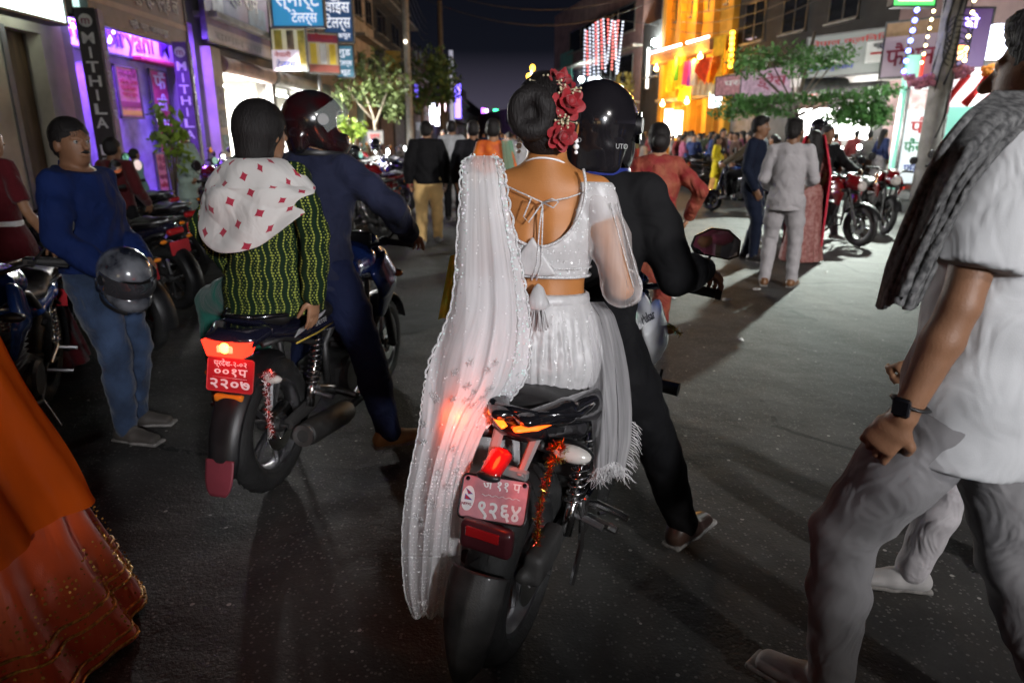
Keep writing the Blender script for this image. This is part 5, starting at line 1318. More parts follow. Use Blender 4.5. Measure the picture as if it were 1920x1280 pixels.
def led_string(label, u, v0, v1, Y, m, group, du=0, step=6.4, r=.055):
    root = empty('light_string', tuple(at(u, v0, Y)), 0, label, 'string lights', group); o = at(u, v0, Y)
    me = MATS.get('_bulb')
    n = int((v1 - v0) / step)
    b = MB(); b.tube([(0, 0, 0), tuple(at(u + du, v1, Y) - o)], .012, 5); b.build('cable', BLK, root)
    s = MB(); s.sphere((0, 0, 0), r, 8); me = s.mesh('bulb', m, True)
    for i in range(n + 1): link('bulb', me, root, tuple(at(u + du * i / max(n, 1), v0 + (v1 - v0) * i / max(n, 1), Y) - o + V3(0, -.05, 0)))
    return root
for i, (u, v0, v1, du, m) in enumerate([(1097, 58, 146, -2, BW), (1106, 54, 152, 0, BW), (1112, 48, 150, 2, BW), (1121, 42, 149, 1, BW), (1131, 37, 134, 4, BW), (1147, 40, 118, -9, BW), (1153, 42, 138, 3, BW), (1168, 42, 134, -10, BW),
                                     (1100, 60, 140, 2, BR_), (1117, 44, 120, 1, BR_), (1127, 39, 128, 2, BR_), (1140, 38, 80, 0, BR_), (1150, 42, 130, -3, BR_), (1159, 40, 110, -6, BR_)]):
    led_string(('white' if m is BW else 'red') + ' light string, %s from the street end of the far festive curtain' % ORD[i if m is BW else i - 8], u, v0, v1, 45, m, ('white' if m is BW else 'red') + ' light strings of the far curtain', du)
b = MB(); b.tube([at(1085, 66, 45), at(1130, 34, 45), at(1175, 40, 45), at(1250, 50, 43)], .02, 6); tag(b.build('support_wire', BLK, None, True), 'dark wire carrying the far curtain of light strings', 'wire')
led_string('string of blue bulbs hanging left of the electric pole', 1717, 20, 134, 17.2, glow('blue_led', (.10, .16, 1.0), 14), 'bulb strings round the electric pole', -24, 18, .055)
led_string('string of warm white bulbs on the left of the electric pole', 1748, 22, 118, 16.8, glow('warm_led', (1, .82, .35), 9), 'bulb strings round the electric pole', -22, 15, .034)
led_string('string of warm white bulbs on the right of the electric pole', 1824, 2, 114, 16.6, glow('warm_led', (1, .82, .35), 9), 'bulb strings round the electric pole', -18, 20, .04)
led_string('upright of amber bulbs at the right edge of the yellow building', 1373, 62, 124, 33, glow('amber_led', (1, .5, .02), 9), 'amber bulb uprights', -4, 9, .11)

# ================================================================== poles, lamps, wires
def pole(label, u, v, Y, hgt, r0, r1, m=CONC, lean=(0, 0), name='utility_pole'):
    p = at(u, v, Y); root = empty(name, (p[0], Y, 0), 0, label, 'pole')
    b = MB(); b.tube([(0, 0, 0), (lean[0] * .5, lean[1] * .5, hgt / 2), (lean[0], lean[1], hgt)], [r0, (r0 + r1) / 2, r1], 12); b.build('shaft', m, root, 'auto')
    return root
pk = pole('concrete electric pole wrapped in cables and posters before the festive shop', 1765, 150, 17.3, 10.5, .26, .18)
b = MB()
for i in range(16):
    a = i * .9; P = [(.22 * math.cos(a + z * .7) * (1 - z * .02) + .04 * math.sin(z * 5 + i), .22 * math.sin(a + z * .7) - .02, z) for z in np.linspace(1.5 + (i % 4) * .6, 8.5, 14)]
    b.tube(P, .022, 5, caps=False)
for i in range(5): b.tube([(.3 * math.cos(t) + .1, -.22, 3.4 + i * .12 + .32 * math.sin(t)) for t in np.linspace(0, 2 * PI, 18)], .014, 5, caps=False)
b.build('cable_bundle', BLK, pk, True)
b = MB(); b.box((.02, -.30, 4.9), (.42, .22, .7), bev=.03); b.box((-.3, -.1, 5.6), (.3, .25, .4), bev=.03); b.build('junction_box', DUSTY, pk, 'auto')
for i, z in enumerate((1.2, 1.75, 2.3, 2.85)):
    b = MB(); b.lathe([(.262, -.24), (.262, .24)], 8, Matrix.Rotation(PI / 2, 4, 'Y') @ T(), a0=R(0), a1=R(150)); b.build('poster_wrap', pmat('pole_poster_%d' % (i % 2), ((.34, .10, .12), (.30, .28, .28))[i % 2], rough=.8, var=.4, vscale=12), pk, False, (0, 0, z))
b = MB(); b.tube([(0, 0, 7.0), (-.3, -.25, 7.45), tuple(V3(*LAMP_KEY) - V3(*pk.location) + V3(0, 0, .16))], .035, 8); b.build('lamp_arm', FRAMEM, pk, True)
def lamp_head(parent, c, rz, m):
    b = MB(); b.box((0, 0, .13), (.28, .62, .10), bev=.03); h_ = b.build('lamp_head', FRAMEM, parent, 'auto', loc=c, rot=(0, 0, rz))
    b = MB(); b.box((0, 0, .072), (.22, .5, .012)); b.build('lamp_glass', m, h_)
KEYG = glow('lamp_glass_glow', (.95, 1, .92), 30)
lamp_head(pk, tuple(V3(*LAMP_KEY) - V3(*pk.location) + V3(0, 0, .02)), .5, KEYG)
for lb, LP in (('grey lamp pole standing close behind the viewer', LAMP_BACK), ('taller lamp pole farther behind the viewer', LAMP_BACK2)):
    z = LP[2]; pb = pole(lb, 0, 0, 1, z + .4, .09, .06, FRAMEM, name='lamp_pole'); pb.location = (LP[0] + 1.3, LP[1] - .4, 0)
    b = MB(); b.tube([(0, 0, z + .3), (-.6, .2, z + .4), (-1.3, .4, z + .2)], .035, 8); b.build('lamp_arm', FRAMEM, pb, True); lamp_head(pb, (-1.3, .4, z + .02), 1.2, KEYG)
pl2 = pole('pale concrete street lamp pole on the left pavement by the trees', 762, 80, 36, 11, .20, .13)
pl3 = pole('slim lamp pole beside the bright left shops', 640, 40, LAMP_LEFT[1] + .3, 7.6, .08, .06, FRAMEM, name='lamp_pole'); pl3.location.x = LAMP_LEFT[0] - 1.0
b = MB(); b.tube([(0, 0, 7.5), (.4, -.1, 7.5), (1.0, -.3, 7.25)], .035, 8); b.build('lamp_arm', FRAMEM, pl3, True); lamp_head(pl3, (1.0, -.3, 7.02), 1.2, KEYG)
b = MB(); b.sphere((0, 0, 0), .09, 10); b.build('bulb', glow('dim_lamp', (1, .9, .7), 3), pl2, True, (.0, -.3, at(758, 80, 36)[2]))
pole('tall brown timber pole rising behind the left trees', 826, 80, 62, 12.2, .24, .20, pmat('brown_pole', (.16, .11, .07), rough=.9, var=.3))
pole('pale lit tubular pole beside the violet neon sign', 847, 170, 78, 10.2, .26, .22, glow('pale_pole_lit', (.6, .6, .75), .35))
pole('dark corner pole carrying cables before the yellow building', 1244, 80, 43, 12, .22, .18, pmat('dark_pole', (.07, .065, .06), rough=.9))
pt = pole('thin lit gate mast beyond the heads, white tube with amber tip', 996, 180, 95, at(996, 128, 95)[2], .14, .10, glow('mast_white', (.6, .75, 1), 2.2), name='light_mast')
b = MB(); b.sphere((0, 0, 0), .4, 10, sc=(.8, .8, 1.1)); b.build('amber_tip', glow('amber_tip', (1, .55, .05), 6), pt, True, (.15, 0, at(996, 128, 95)[2])); b = MB(); b.sphere((0, 0, 0), .35, 10); b.build('amber_tip', glow('amber_tip', (1, .55, .05), 6), pt, True, (-.3, 0, at(992, 143, 95)[2]))
for i, (u, v, Y, lb, es) in enumerate([(1228, 80, 43.5, 'bright floodlight near the top of the white box sign', 60), (1090, 149, 56, 'bright street lamp below the far light strings', 60), (1116, 162, 60, 'smaller street lamp beside the far light strings', 45)]):
    p = at(u, v, Y); r_ = empty('flood_lamp', tuple(p), 0, lb, 'lamp')
    b = MB(); b.sphere((0, 0, 0), .20, 12); b.build('globe', glow('flood_glow_%d' % i, (.85, 1, .97), es), r_, True)
    b = MB(); b.tube([(0, .1, 0), (.1, .3, -.1), (.1, .3, -p[2])], .06, 8); b.build('post', FRAMEM, r_, True)
    lamp('POINT', 'flood_light', tuple(p + V3(-.3, -.6, -.1)), 450, (.9, 1, .97), .2)
WIRE = pmat('cable_black', (.02, .02, .02), rough=.6)
def wire(label, a, b_, sag, r=.018, group='overhead cables'):
    P = [a + (b_ - a) * t - V3(0, 0, sag * 4 * t * (1 - t)) for t in np.linspace(0, 1, 18)]
    m = MB(); m.tube(P, r, 5); tag(m.build('cable', WIRE, None, True), label, 'cable', group)
tp = V3(pl2.location[0], 36, 0)
for i in range(6): wire('%s thin sagging cable from the top of the pale left pole towards the viewer' % ORD[i], tp + V3(0, 0, 9.5 - i * .45), V3(-6.2 - .2 * i, 14, 7.6 - .3 * i), .4 + .12 * i, .014, 'cables over the left shops')
for i in range(4): wire('%s thin cable from the top running on from the pale left pole' % ORD[i], tp + V3(0, 0, 9.5 - i * .5), V3(-7.0, 62, 10.5 - i * .4), .5 + .1 * i, .016, 'cables along the left trees')
kp = V3(pk.location[0], 17.3, 0); cp_ = V3(*at(1244, 80, 43)); cp_[2] = 0
for i in range(9): wire('%s dark cable from the top between the electric pole and the corner pole' % ORD[i], kp + V3(0, 0, 8.6 - i * .28), cp_ + V3(0, 0, 11.2 - i * .45), .5 + .09 * i, .016, 'cables over the dark building')
for i in range(3): wire('%s thin cable from the top crossing the far street' % ORD[i], tp + V3(0, 0, 9.2 - i * .5), cp_ + V3(0, 0, 10.5 - i * .6), 1.2 + .2 * i, .016, 'cables across the far street')

# ================================================================== the street behind the viewer
b = MB(); b.box((2, -17, 4), (34, 1.5, 8)); tag(b.build('building', BEIGE), 'plain building across the street behind the viewer', 'building')
for i, (x, z, w, h_, c, es) in enumerate(((-6, 2.0, 4, 2.6, (1, .80, .5), 1.6), (0, 1.8, 3.5, 2.6, (1, .62, .25), 1.4), (6, 2.0, 4, 2.8, (.95, .97, 1), 1.6), (-3, 4.6, 5, 1.0, (.9, .25, .1), 1.0), (4, 4.7, 5, 1.0, (.2, .5, .9), 1.0))):
    sign('lit shop panel across the street behind the viewer, %s along' % ORD[i], (x, -16.1, z), w, h_, PI, glow('behind_%d' % i, c, es), depth=.2)

# ================================================================== trees and plants
BARK = pmat('pale_bark', (.30, .26, .20), rough=.9, var=.3, vscale=6, bump=.6, bscale=40)
BARKD = pmat('dark_bark', (.12, .09, .07), rough=.9, var=.3, vscale=6, bump=.6, bscale=40)
def leafmat(name, c): return pmat(name, c, rough=.55, var=.45, vscale=1.7, spec=.3)
LEAF1 = leafmat('pale_leaves', (.10, .135, .045)); LEAF2 = leafmat('mid_leaves', (.07, .12, .035)); LEAF3 = leafmat('fresh_leaves', (.085, .21, .055)); LEAF4 = leafmat('potted_leaves', (.16, .24, .03))
def leaves(clumps, n, size, m, seed, parent, name='crown'):
    r_ = np.random.RandomState(seed); V = []; k = 0
    for (c, rad) in clumps:
        q = r_.normal(0, 1, (n, 3)); q /= np.linalg.norm(q, axis=1)[:, None]; q *= (r_.rand(n, 1) ** .45); pos = np.array(c) + q * np.array(rad)
        a = r_.normal(0, 1, (n, 3)); a /= np.linalg.norm(a, axis=1)[:, None]; b_ = np.cross(a, r_.normal(0, 1, (n, 3))); b_ /= np.linalg.norm(b_, axis=1)[:, None] + 1e-9
        s = size * r_.uniform(.6, 1.4, (n, 1)); V.append(np.stack([pos - a * s, pos + b_ * s * .42, pos + a * s, pos - b_ * s * .42], 1))
    V = np.concatenate(V).reshape(-1, 3); F = np.arange(len(V)).reshape(-1, 4)
    return link(name, mesh_np(name, V, F, False, [m]), parent)
def tree(label, base, limbs, clumps, n, size, bark, leaf, seed, name='tree', cat='tree'):
    root = empty(name, tuple(base), 0, label, cat)
    b = MB()
    for (P, r0, r1) in limbs: b.tube(P, np.linspace(r0, r1, len(P)), 8)
    b.build('trunk', bark, root, True); leaves(clumps, n, size, leaf, seed, root); return root
p = gnd(707, 300); B0 = V3(at(702, 250, 31)[0], 31, .1)
tree('young street tree with pale trunk and drooping pale leaves by the left shops', B0, [([(0, 0, 0), (.1, 0, 1.2), (.02, 0, 2.2), (-.3, 0, 3.2)], .10, .04), ([(.05, 0, 1.9), (.5, 0, 2.9), (.8, .1, 3.7)], .06, .025), ([(.0, 0, 2.1), (-.8, 0, 3.0), (-1.2, 0, 3.9)], .05, .02)],
     [((-.9, 0, 3.9), (.8, .7, .9)), ((.2, 0, 4.1), (.9, .8, 1.0)), ((1.0, 0, 3.5), (.8, .7, .7)), ((-1.3, 0, 2.9), (.5, .5, .5)), ((.9, 0, 2.5), (.5, .5, .6)), ((.0, 0, 3.2), (.8, .6, .6))], 190, .13, BARK, LEAF1, 3)
B0 = V3(at(790, 260, 44)[0], 44, .1)
tree('denser dark green tree behind the young street tree', B0, [([(0, 0, 0), (.1, 0, 2.0), (.1, 0, 4.0)], .16, .08), ([(.1, 0, 3), (1.0, 0, 4.6)], .08, .03), ([(.1, 0, 3), (-1.2, 0, 4.6)], .08, .03)],
     [((-1.0, 0, 4.8), (1.3, 1, 1.3)), ((.6, 0, 5.6), (1.5, 1, 1.2)), ((1.4, 0, 4.2), (1.1, 1, 1.0)), ((-.4, 0, 3.5), (1.2, 1, .9)), ((-1.9, 0, 3.3), (.8, .8, .8))], 260, .17, BARKD, LEAF2, 4)
B0 = V3(at(838, 260, 56)[0], 56, .1)
tree('round topped tree under the tall brown pole', B0, [([(0, 0, 0), (0, 0, 2.5), (.1, 0, 4.5)], .16, .08), ([(0, 0, 3), (-.9, 0, 4.6)], .07, .03)], [((-.8, 0, 5.6), (1.2, 1, 1.3)), ((.4, 0, 5.2), (1.0, 1, 1.4)), ((-.2, 0, 6.6), (1.1, 1, .8)), ((-1.4, 0, 4.4), (.9, .9, .8))], 240, .18, BARKD, LEAF2, 5)
TB = V3(at(1500, 250, 23.5)[0], 23.5, .1)
cl = []
for (u, v, w) in [(1400, 112, 1.0), (1440, 105, 1.2), (1480, 100, 1.2), (1520, 110, 1.1), (1550, 108, 1.0), (1575, 105, .8), (1410, 128, .8), (1500, 125, .7)]:
    cl.append((at(u, v, 22.5 + rng.uniform(-1, 1)) - TB, (w * .75, .8, .38)))
for (u, v, w) in [(1385, 190, 1.0), (1430, 188, 1.2), (1480, 186, 1.2), (1530, 184, 1.2), (1580, 180, 1.1), (1630, 178, 1.0), (1400, 205, .9), (1450, 210, 1.0), (1370, 212, .8), (1660, 170, .7)]:
    cl.append((at(u, v, 21.5 + rng.uniform(-1, 1)) - TB, (w * .8, .9, .22)))
hub = at(1490, 215, 23.5) - TB
limbs = [([(0, 0, 0), (.05, 0, 1.6), tuple(hub), (.1, 0, 4.6)], .13, .05)]
for c_, _ in cl[::1]: limbs.append(([tuple((hub + V3(0, 0, .2 if c_[2] > hub[2] + .9 else -.1))), tuple((hub + c_) / 2 + V3(0, 0, .1)), tuple(c_)], .035, .012))
tree('flat layered tree spreading over the dark building front', TB, limbs, cl, 210, .075, BARKD, LEAF3, 6)
TB2 = V3(at(1600, 285, 21.5)[0], 21.5, .1); cl2 = [(at(u, v, 21.5) - TB2, (w, .6, .25)) for (u, v, w) in [(1590, 205, .6), (1620, 200, .6), (1645, 208, .45), (1610, 222, .7), (1640, 226, .5), (1575, 220, .5)]]
tree('small layered tree with thin pale trunk before the festive shop', TB2, [([(0, 0, 0), (.05, 0, .9), (.1, 0, 1.9), (.25, 0, 2.6)], .045, .02)] + [([(.1, 0, 1.8), tuple(c_)], .018, .008) for c_, _ in cl2], cl2, 420, .07, BARK, LEAF3, 7)
TB3 = V3(at(1168, 250, 47)[0], 47, 0)
tree('shaggy palm like tree far down the right row', TB3, [([(0, 0, 0), (.1, 0, 2.4), (.1, 0, 4.2)], .14, .10)], [((.1, 0, 4.6), (.9, .8, .9)), ((.1, 0, 3.6), (.6, .6, .8)), ((.1, 0, 2.6), (.45, .45, .6))], 200, .22, BARKD, leafmat('tawny_leaves', (.20, .18, .05)), 8)
def pot_plant(label, base, hgt, cl, n, sz, seed, pot=True):
    root = empty('potted_plant', tuple(base), 0, label, 'plant')
    b = MB(); b.lathe([(0, 0), (.13, 0), (.18, .30), (.20, .32), (.17, .33), (.15, .30), (0, .29)], 16, Matrix.Rotation(-PI / 2, 4, 'Y')); b.build('pot', pmat('clay_pot', (.25, .10, .05), rough=.8, var=.2), root, 'auto')
    b = MB()
    for c_, _ in cl: b.tube([(0, 0, .25), (c_[0] * .4, c_[1] * .4, hgt * .5), tuple(c_)], .012, 5)
    b.build('stem', BARKD, root, True); leaves(cl, n, sz, LEAF4, seed, root, 'foliage')
pb0 = V3(at(318, 300, 11.2)[0], 11.2, 0.0)
pot_plant('tall leafy potted plant in front of the pale green dressed woman', pb0, 2.0, [(at(u, v, 11.2) - pb0, (.22, .2, .22)) for u, v in [(300, 212), (318, 225), (325, 250), (316, 268), (335, 262), (332, 282), (305, 262), (338, 300)]], 26, .085, 2)
pb0 = V3(at(660, 300, 26)[0], 26, .1)
pot_plant('bushy yellow green potted plant beside the green pillar', pb0, 1.8, [(at(u, v, 26) - pb0, (.35, .3, .35)) for u, v in [(636, 238), (645, 250), (668, 243), (640, 226), (655, 250), (672, 240)]], 50, .12, 9)
for i, (u, v, w) in enumerate([(1180, 396, .09), (1208, 411, .10), (1262, 560, .05), (1418, 545, .05), (1362, 565, .07), (1548, 513, .03), (880, 468, .05), (1650, 560, .05), (1390, 640, .04), (700, 560, .04)]):
    p = gnd(u, v); b = MB(); r_ = random.Random(i)
    P = [(w * r_.uniform(.6, 1.2) * math.cos(a), w * r_.uniform(.4, .8) * math.sin(a), .006 + .02 * r_.random()) for a in np.arange(7) * 2 * PI / 7]; b.add(P + [(0, 0, .03)], [(j, (j + 1) % 7, 7) for j in range(7)])
    tag(b.build('paper_scrap', INK['white'], None, False, (p[0], p[1], .002), (0, 0, i)), 'crumpled pale paper scrap lying on the asphalt', 'litter', 'paper scraps on the road')

# ================================================================== the bride's motorcycle
WPAINT = pmat('white_tank_paint', (.62, .62, .62), rough=.16, var=.05, coat=1.0)
B1 = (-.02, 1.82); Y1, L1 = 22, 5.5
bk1 = motorcycle('white and black motorcycle carrying the bride, red tail light glowing', B1, Y1, L1, paint=WPAINT, hero=True, grip=(.38, .86, 1.04), mir=(.80, 1.23), mkind='penta', tail=(-.15, .80), seat_h=.80, tyre_w=.14, exhaust_r=False, stripe=None)
M1 = Matrix.Translation((B1[0], B1[1], 0)) @ Matrix.Rotation(-R(Y1), 4, 'Z') @ Matrix.Rotation(R(L1), 4, 'Y')
for o in bk1.children:
    if o.name.startswith('tail_cowl') or o.name.startswith('headlight'): set_mat(o, GLOSSBLK)
TAILG = glow('tail_light_glow', (1.0, .11, .006), 2.6, (.5, .02, .01)); TAILO = glow('tail_light_orange', (1.0, .15, .01), 2.8, (.5, .1, .01))
S = SDF(.006); S.loft([(-.015, -.165, .828), (-.07, -.12, .838), (-.11, -.05, .845)], [(.012, .007), (.010, .007), (.004, .004)], side=(1, 0, 0), k=.006); link('tail_light', S.mesh('tail_light', [TAILO]), bk1)
S = SDF(.006); S.loft([(.02, -.165, .826), (.06, -.125, .828), (.105, -.06, .830)], [(.013, .008), (.014, .009), (.003, .004)], side=(1, 0, 0), k=.006); link('tail_light', S.mesh('tail_light', [TAILG]), bk1)
S = SDF(.008)
for s in (-1, 1): S.loft([(s * .03, -.14, .847), (s * .105, -.02, .845), (s * .155, .2, .80)], [(.034, .018), (.036, .035), (.03, .055)], side=(1, 0, 0), k=.01)
link('tail_wing', S.mesh('tail_wing', [GLOSSBLK]), bk1)
lamp('POINT', 'tail_lamp_light', (-.02, -.20, .80), .5, (1, .05, .008), .02, parent=bk1); lamp('POINT', 'tail_lamp_light', (-.17, -.12, .80), 1.0, (1, .09, .010), .02, parent=bk1)
# plate bracket: two struts from the tail, plate lamp, red plate, reflector
b = MB()
for s in (-1, 1): b.tube([(s * .055, -.07, .80), (s * .045, -.17, .70)], [.017, .012], 6, flat=.55); 
b.box((0, -.16, .70), (.13, .02, .03), bev=.005); b.build('plate_bracket', pmat('red_grey_bracket', (.20, .20, .20), rough=.35, var=.1), bk1, 'auto')
S = SDF(.005); S.loft([(-.02, -.15, .735), (-.025, -.205, .705)], [(.034, .020), (.030, .016)], side=(1, 0, 0)); pc = link('plate_lamp', S.mesh('plate_lamp', [LENS_R]), bk1)
S = SDF(.005); S.ell((-.026, -.212, .699), (.036, .016, .014)); link('lamp_cap', S.mesh('lamp_cap', [BLK]), pc)
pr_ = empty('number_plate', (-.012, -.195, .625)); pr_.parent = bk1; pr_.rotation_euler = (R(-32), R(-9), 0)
b = MB(); b.prism(rect_round(.196, .118, .014), .004); b.build('plate', pmat('glare_washed_pink_plate', (.60, .25, .28), rough=.25, var=.25, vscale=14, coat=.8), pr_)  # plate red paled to pink: lamp reflection painted into its colour
b = MB(); b.tube([(x, -.001, z) for x, z in rect_round(.194, .116, .014)] + [(.097, -.001, .044)], .0035, 6); b.build('plate_rim', BLK, pr_, True)
b = MB(); b.tube([(.026 * .75 * math.cos(a) - .072, -.0032, .034 * math.sin(a) - .004) for a in (0, .01)], .001, 4); 
b = MB(); b.prism([(.019 * math.cos(a) - .074, .033 * math.sin(a) - .006) for a in np.arange(24) * PI / 12], .0022, T((0, -.0028, 0))); b.build('country_sticker', PLATE_INK, pr_)
for tri in ([(-.083, .020), (-.060, .006), (-.074, .004)], [(-.083, .005), (-.060, -.010), (-.083, -.010)]):
    b = MB(); b.prism(tri[::-1], .001, T((0, -.0044, 0))); b.build('flag_mark', INK['blue'], pr_)
    c_ = np.mean(np.array(tri), 0); b = MB(); b.prism([tuple(c_ + (np.array(q) - c_) * .68) for q in tri][::-1], .001, T((0, -.0051, 0))); b.build('flag_mark', INK['red'], pr_)
text_on(pr_, 'NEPAL', .0105, INK['maroon'], (-.0745, -.0046, -.0215), ext=.0004, bold=.01)
text_on(pr_, 'ज ११ प', .034, PLATE_INK, (.018, -.0036, .036), ext=.0006, bold=.012, fit=.11)
text_on(pr_, '९२६४', .060, PLATE_INK, (.020, -.0036, -.030), ext=.0006, bold=.02, fit=.122)
b = MB(); b.tube([(x, -.003 , .008 + .0022 * math.sin(x * 320)) for x in np.linspace(-.035, .075, 24)], .0008, 4); b.build('scroll_mark', PLATE_INK, pr_, True)
for x, z in ((-.082, .046), (.083, .046)):
    b = MB(); b.lathe([(0, -.004), (.006, -.003), (.0065, 0)], 10, T((x, -.002, z)) @ Matrix.Rotation(PI / 2, 4, 'Z')); b.build('bolt', CHROME, pr_, 'auto')
S = SDF(.006); S.box((-.005, -.240, .535), (.15, .04, .085), rd=.015); rf = link('reflector_housing', S.mesh('reflector_housing', [pmat('maroon_housing', (.06, .012, .016), rough=.35, var=.2, coat=.4)]), bk1)
b = MB(); b.box((-.01, -.2625, .555), (.096, .006, .030), bev=.004); b.build('reflector', LENS_R, rf)
# mudguard: wide creased shell over the back of the tyre
def mg(U, V):
    w = (U - .5) * 2
    half = .080 - .036 * V ** 2; rr = .338 + .022 * (1 - np.abs(w)) + .040 * V - .03 * np.abs(w) ** 3
    lowcut = 1 - .10 * np.abs(w) * V
    a = R(151) + V * R(52) * lowcut
    return w * half, rr * np.cos(a), .305 + rr * np.sin(a)
o = link('mudguard', sheet(mg, 25, 37, pmat('dusty_mudguard', (.034, .033, .032), rough=.5, var=.45, vscale=16, bump=.25, bscale=220, coat=.15)), bk1)
md = o.modifiers.new('thickness', 'SOLIDIFY'); md.thickness = .004
S = SDF(.008); S.box((.115, -.10, .44), (.06, .20, .10), rd=.02); S.loft([(.09, -.2, .42), (.10, .05, .36)], [.02, .025]); link('hugger_bracket', S.mesh('hugger_bracket', [DUSTY]), bk1)
# clear indicator lens with its tinsel
S = SDF(.006); S.loft([(.06, -.05, .74), (.12, -.07, .755)], [.016, .02]); S.ell((.155, -.07, .755), (.060, .030, .028)); ir = link('indicator', S.mesh('indicator', [BLK]), bk1)
S = SDF(.006); S.ell((.155, -.082, .757), (.056, .028, .025)); link('lens', S.mesh('lens', [LENS_C]), ir)
S = SDF(.006); S.loft([(-.06, -.05, .74), (-.12, -.07, .755)], [.016, .02]); S.ell((-.155, -.07, .755), (.055, .030, .028)); link('indicator', S.mesh('indicator', [BLK]), bk1)
TINS = pmat('gold_tinsel', (.85, .55, .10), rough=.18, metal=1.0, var=.3, vscale=200)
TINR = pmat('red_tinsel', (.70, .04, .02), rough=.2, metal=.7, var=.3, vscale=200)
def tinsel(label, path, n, L, mats, seed, r=.010):
    root = empty('tinsel_garland', (0, 0, 0), 0, label, 'garland'); r_ = np.random.RandomState(seed); P = np.array(path, float)
    seg = np.linspace(0, len(P) - 1, n)
    for k, m in enumerate(mats):
        V = []
        for t in seg[k::len(mats)]:
            i = min(int(t), len(P) - 2); c = P[i] + (P[i + 1] - P[i]) * (t - i) + r_.normal(0, r * .3, 3)
            for _ in range(3):
                d = r_.normal(0, 1, 3); d /= np.linalg.norm(d); s_ = np.cross(d, r_.normal(0, 1, 3)); s_ /= np.linalg.norm(s_) + 1e-9
                l = L * r_.uniform(.5, 1.2); w = .0011
                V += [c - s_ * w, c + s_ * w, c + d * l + s_ * w * .5, c + d * l - s_ * w * .5]
        o_ = link('strands', mesh_np('strands', np.array(V), np.arange(len(V)).reshape(-1, 4), False, [m]), root); o_['kind'] = 'stuff'
    b = MB(); b.tube(P, .0015, 5); b.build('core_thread', TINR, root, True)
    return root
def L2W(p): return np.array(M1 @ Vector(p))
tinsel('red and gold tinsel wound on the bride bike indicator, hanging past its plate', [L2W(p) for p in [(.10, -.09, .76), (.13, -.10, .785), (.15, -.10, .75), (.11, -.11, .74), (.105, -.13, .66), (.10, -.14, .58), (.105, -.14, .50), (.10, -.15, .42)]], 520, .016, [TINS, TINR, TINS], 4)
tinsel('gold tinsel tied to the front indicator of the bride bike', [L2W(p) for p in [(.20, 1.06, .83), (.23, 1.06, .82), (.26, 1.07, .80)]], 90, .016, [TINS], 5)
# handlebar electronics: blue switch lights
DASHB = glow('blue_dash_light', (.03, .18, 1.0), 12)
for x in (.045, .085):
    b = MB(); b.box((x + .16, .93, 1.055), (.026, .006, .020)); b.build('dash_light', DASHB, bk1)
# black slider on the frame, silver foot controls
b = MB(); b.tube([(.10, .98, .62), (.20, .98, .60), (.30, .97, .60)], [.016, .026, .028], 10); b.tube([(.22, .98, .62), (.22, .98, .67)], .006, 6); b.build('crash_slider', BLK, bk1, 'auto')
b = MB(); b.box((.15, .27, .40), (.02, .14, .16), bev=.01); b.tube([(.15, .24, .38), (.26, .22, .37)], .014, 8); b.tube([(.15, .36, .36), (.27, .34, .35)], .013, 8); b.tube([(.16, .40, .30), (.20, .48, .28)], .007, 6); b.tube([(.14, .20, .46), (.16, .18, .30), (.15, .17, .16)], .010, 6); b.build('foot_controls', CHROME, bk1, 'auto')
text_on([c for c in bk1.children if c.name.startswith('fuel_tank')][0], 'Pulsar', .055, INK['black'], (.150, .86, .905), rot=(R(60), 0, R(80)), ext=.001)

# ================================================================== the rider of the bride's bike
BLKCLOTH = cloth('black_jacket', (.0065, .0065, .0075), sheen=0.0); BLKTROU = cloth('black_trousers', (.006, .006, .007), sheen=0.0)
p = np.array(M1 @ Vector((0, .50, .90)))
HELM1 = dict(shell=pmat('black_helmet_paint', (.010, .009, .011), rough=.16, var=.2, coat=1.0), trim=BLK, visor_mat=pmat('smoked_visor', (.02, .02, .025), rough=.06, var=.0, coat=1.0), visor_up=.05, base=pmat('blue_rim_trim', (.02, .03, .16), rough=.3, coat=.5))
rid, JR = person('rider in black jacket and black helmet with the bride behind him', (p[0], p[1]), 20, h=.009, skin=SKIN, curl=(.8, .95),
    pose=dict(pelvis=(0, 0, .90), lean=.22, head_pitch=.0, head_yaw=.0, handR=(.35, .30, 1.09), handL=(-.42, .36, 1.05), elbowR=(.35, -.35, -.8), elbowL=(-.8, -.2, .1), hdirR=(.35, .9, -.3), hdirL=(-.1, .95, -.3), palmR=(0, 0, -1), palmL=(0, 0, -1),
              footR=(.37, .23, .085), kneeR=(.3, 1, .3), footL=(-.17, .02, .40), kneeL=(-.3, 1, .2), toeR=(.45, 1, 0)),
    top=dict(mat=BLKCLOTH, t=.022, hem=-.06, name='jacket', amp=.006), bottom=dict(mat=BLKTROU, t=.016), shoes=pmat('brown_sneaker', (.055, .03, .022), rough=.35, var=.3, coat=.3), helmet=HELM1)
hm = [c for c in rid.children if c.name.startswith('helmet')][0]
Hc, HM = JR['head'] + JR['headR'] @ V3(0, -.005, .01), JR['headR']
def on_helm(body, ang, z, size, r=.151):
    q = Hc + HM @ V3(.138 * math.sin(ang), -r * math.cos(ang) - .012, z); me = text_me(body, size, INK['grey'], .0006, bold=.01)
    o_ = link('lettering', me, hm); Rm = HM @ np.array(Matrix.Rotation(ang, 3, 'Z') @ Matrix.Rotation(PI / 2, 3, 'X')); o_.matrix_local = Matrix(np.block([[Rm, q[:, None]], [np.zeros((1, 3)), np.ones((1, 1))]]).tolist())
on_helm('UTO', .80, -.052, .022); on_helm('ADD', -.30, -.035, .020)

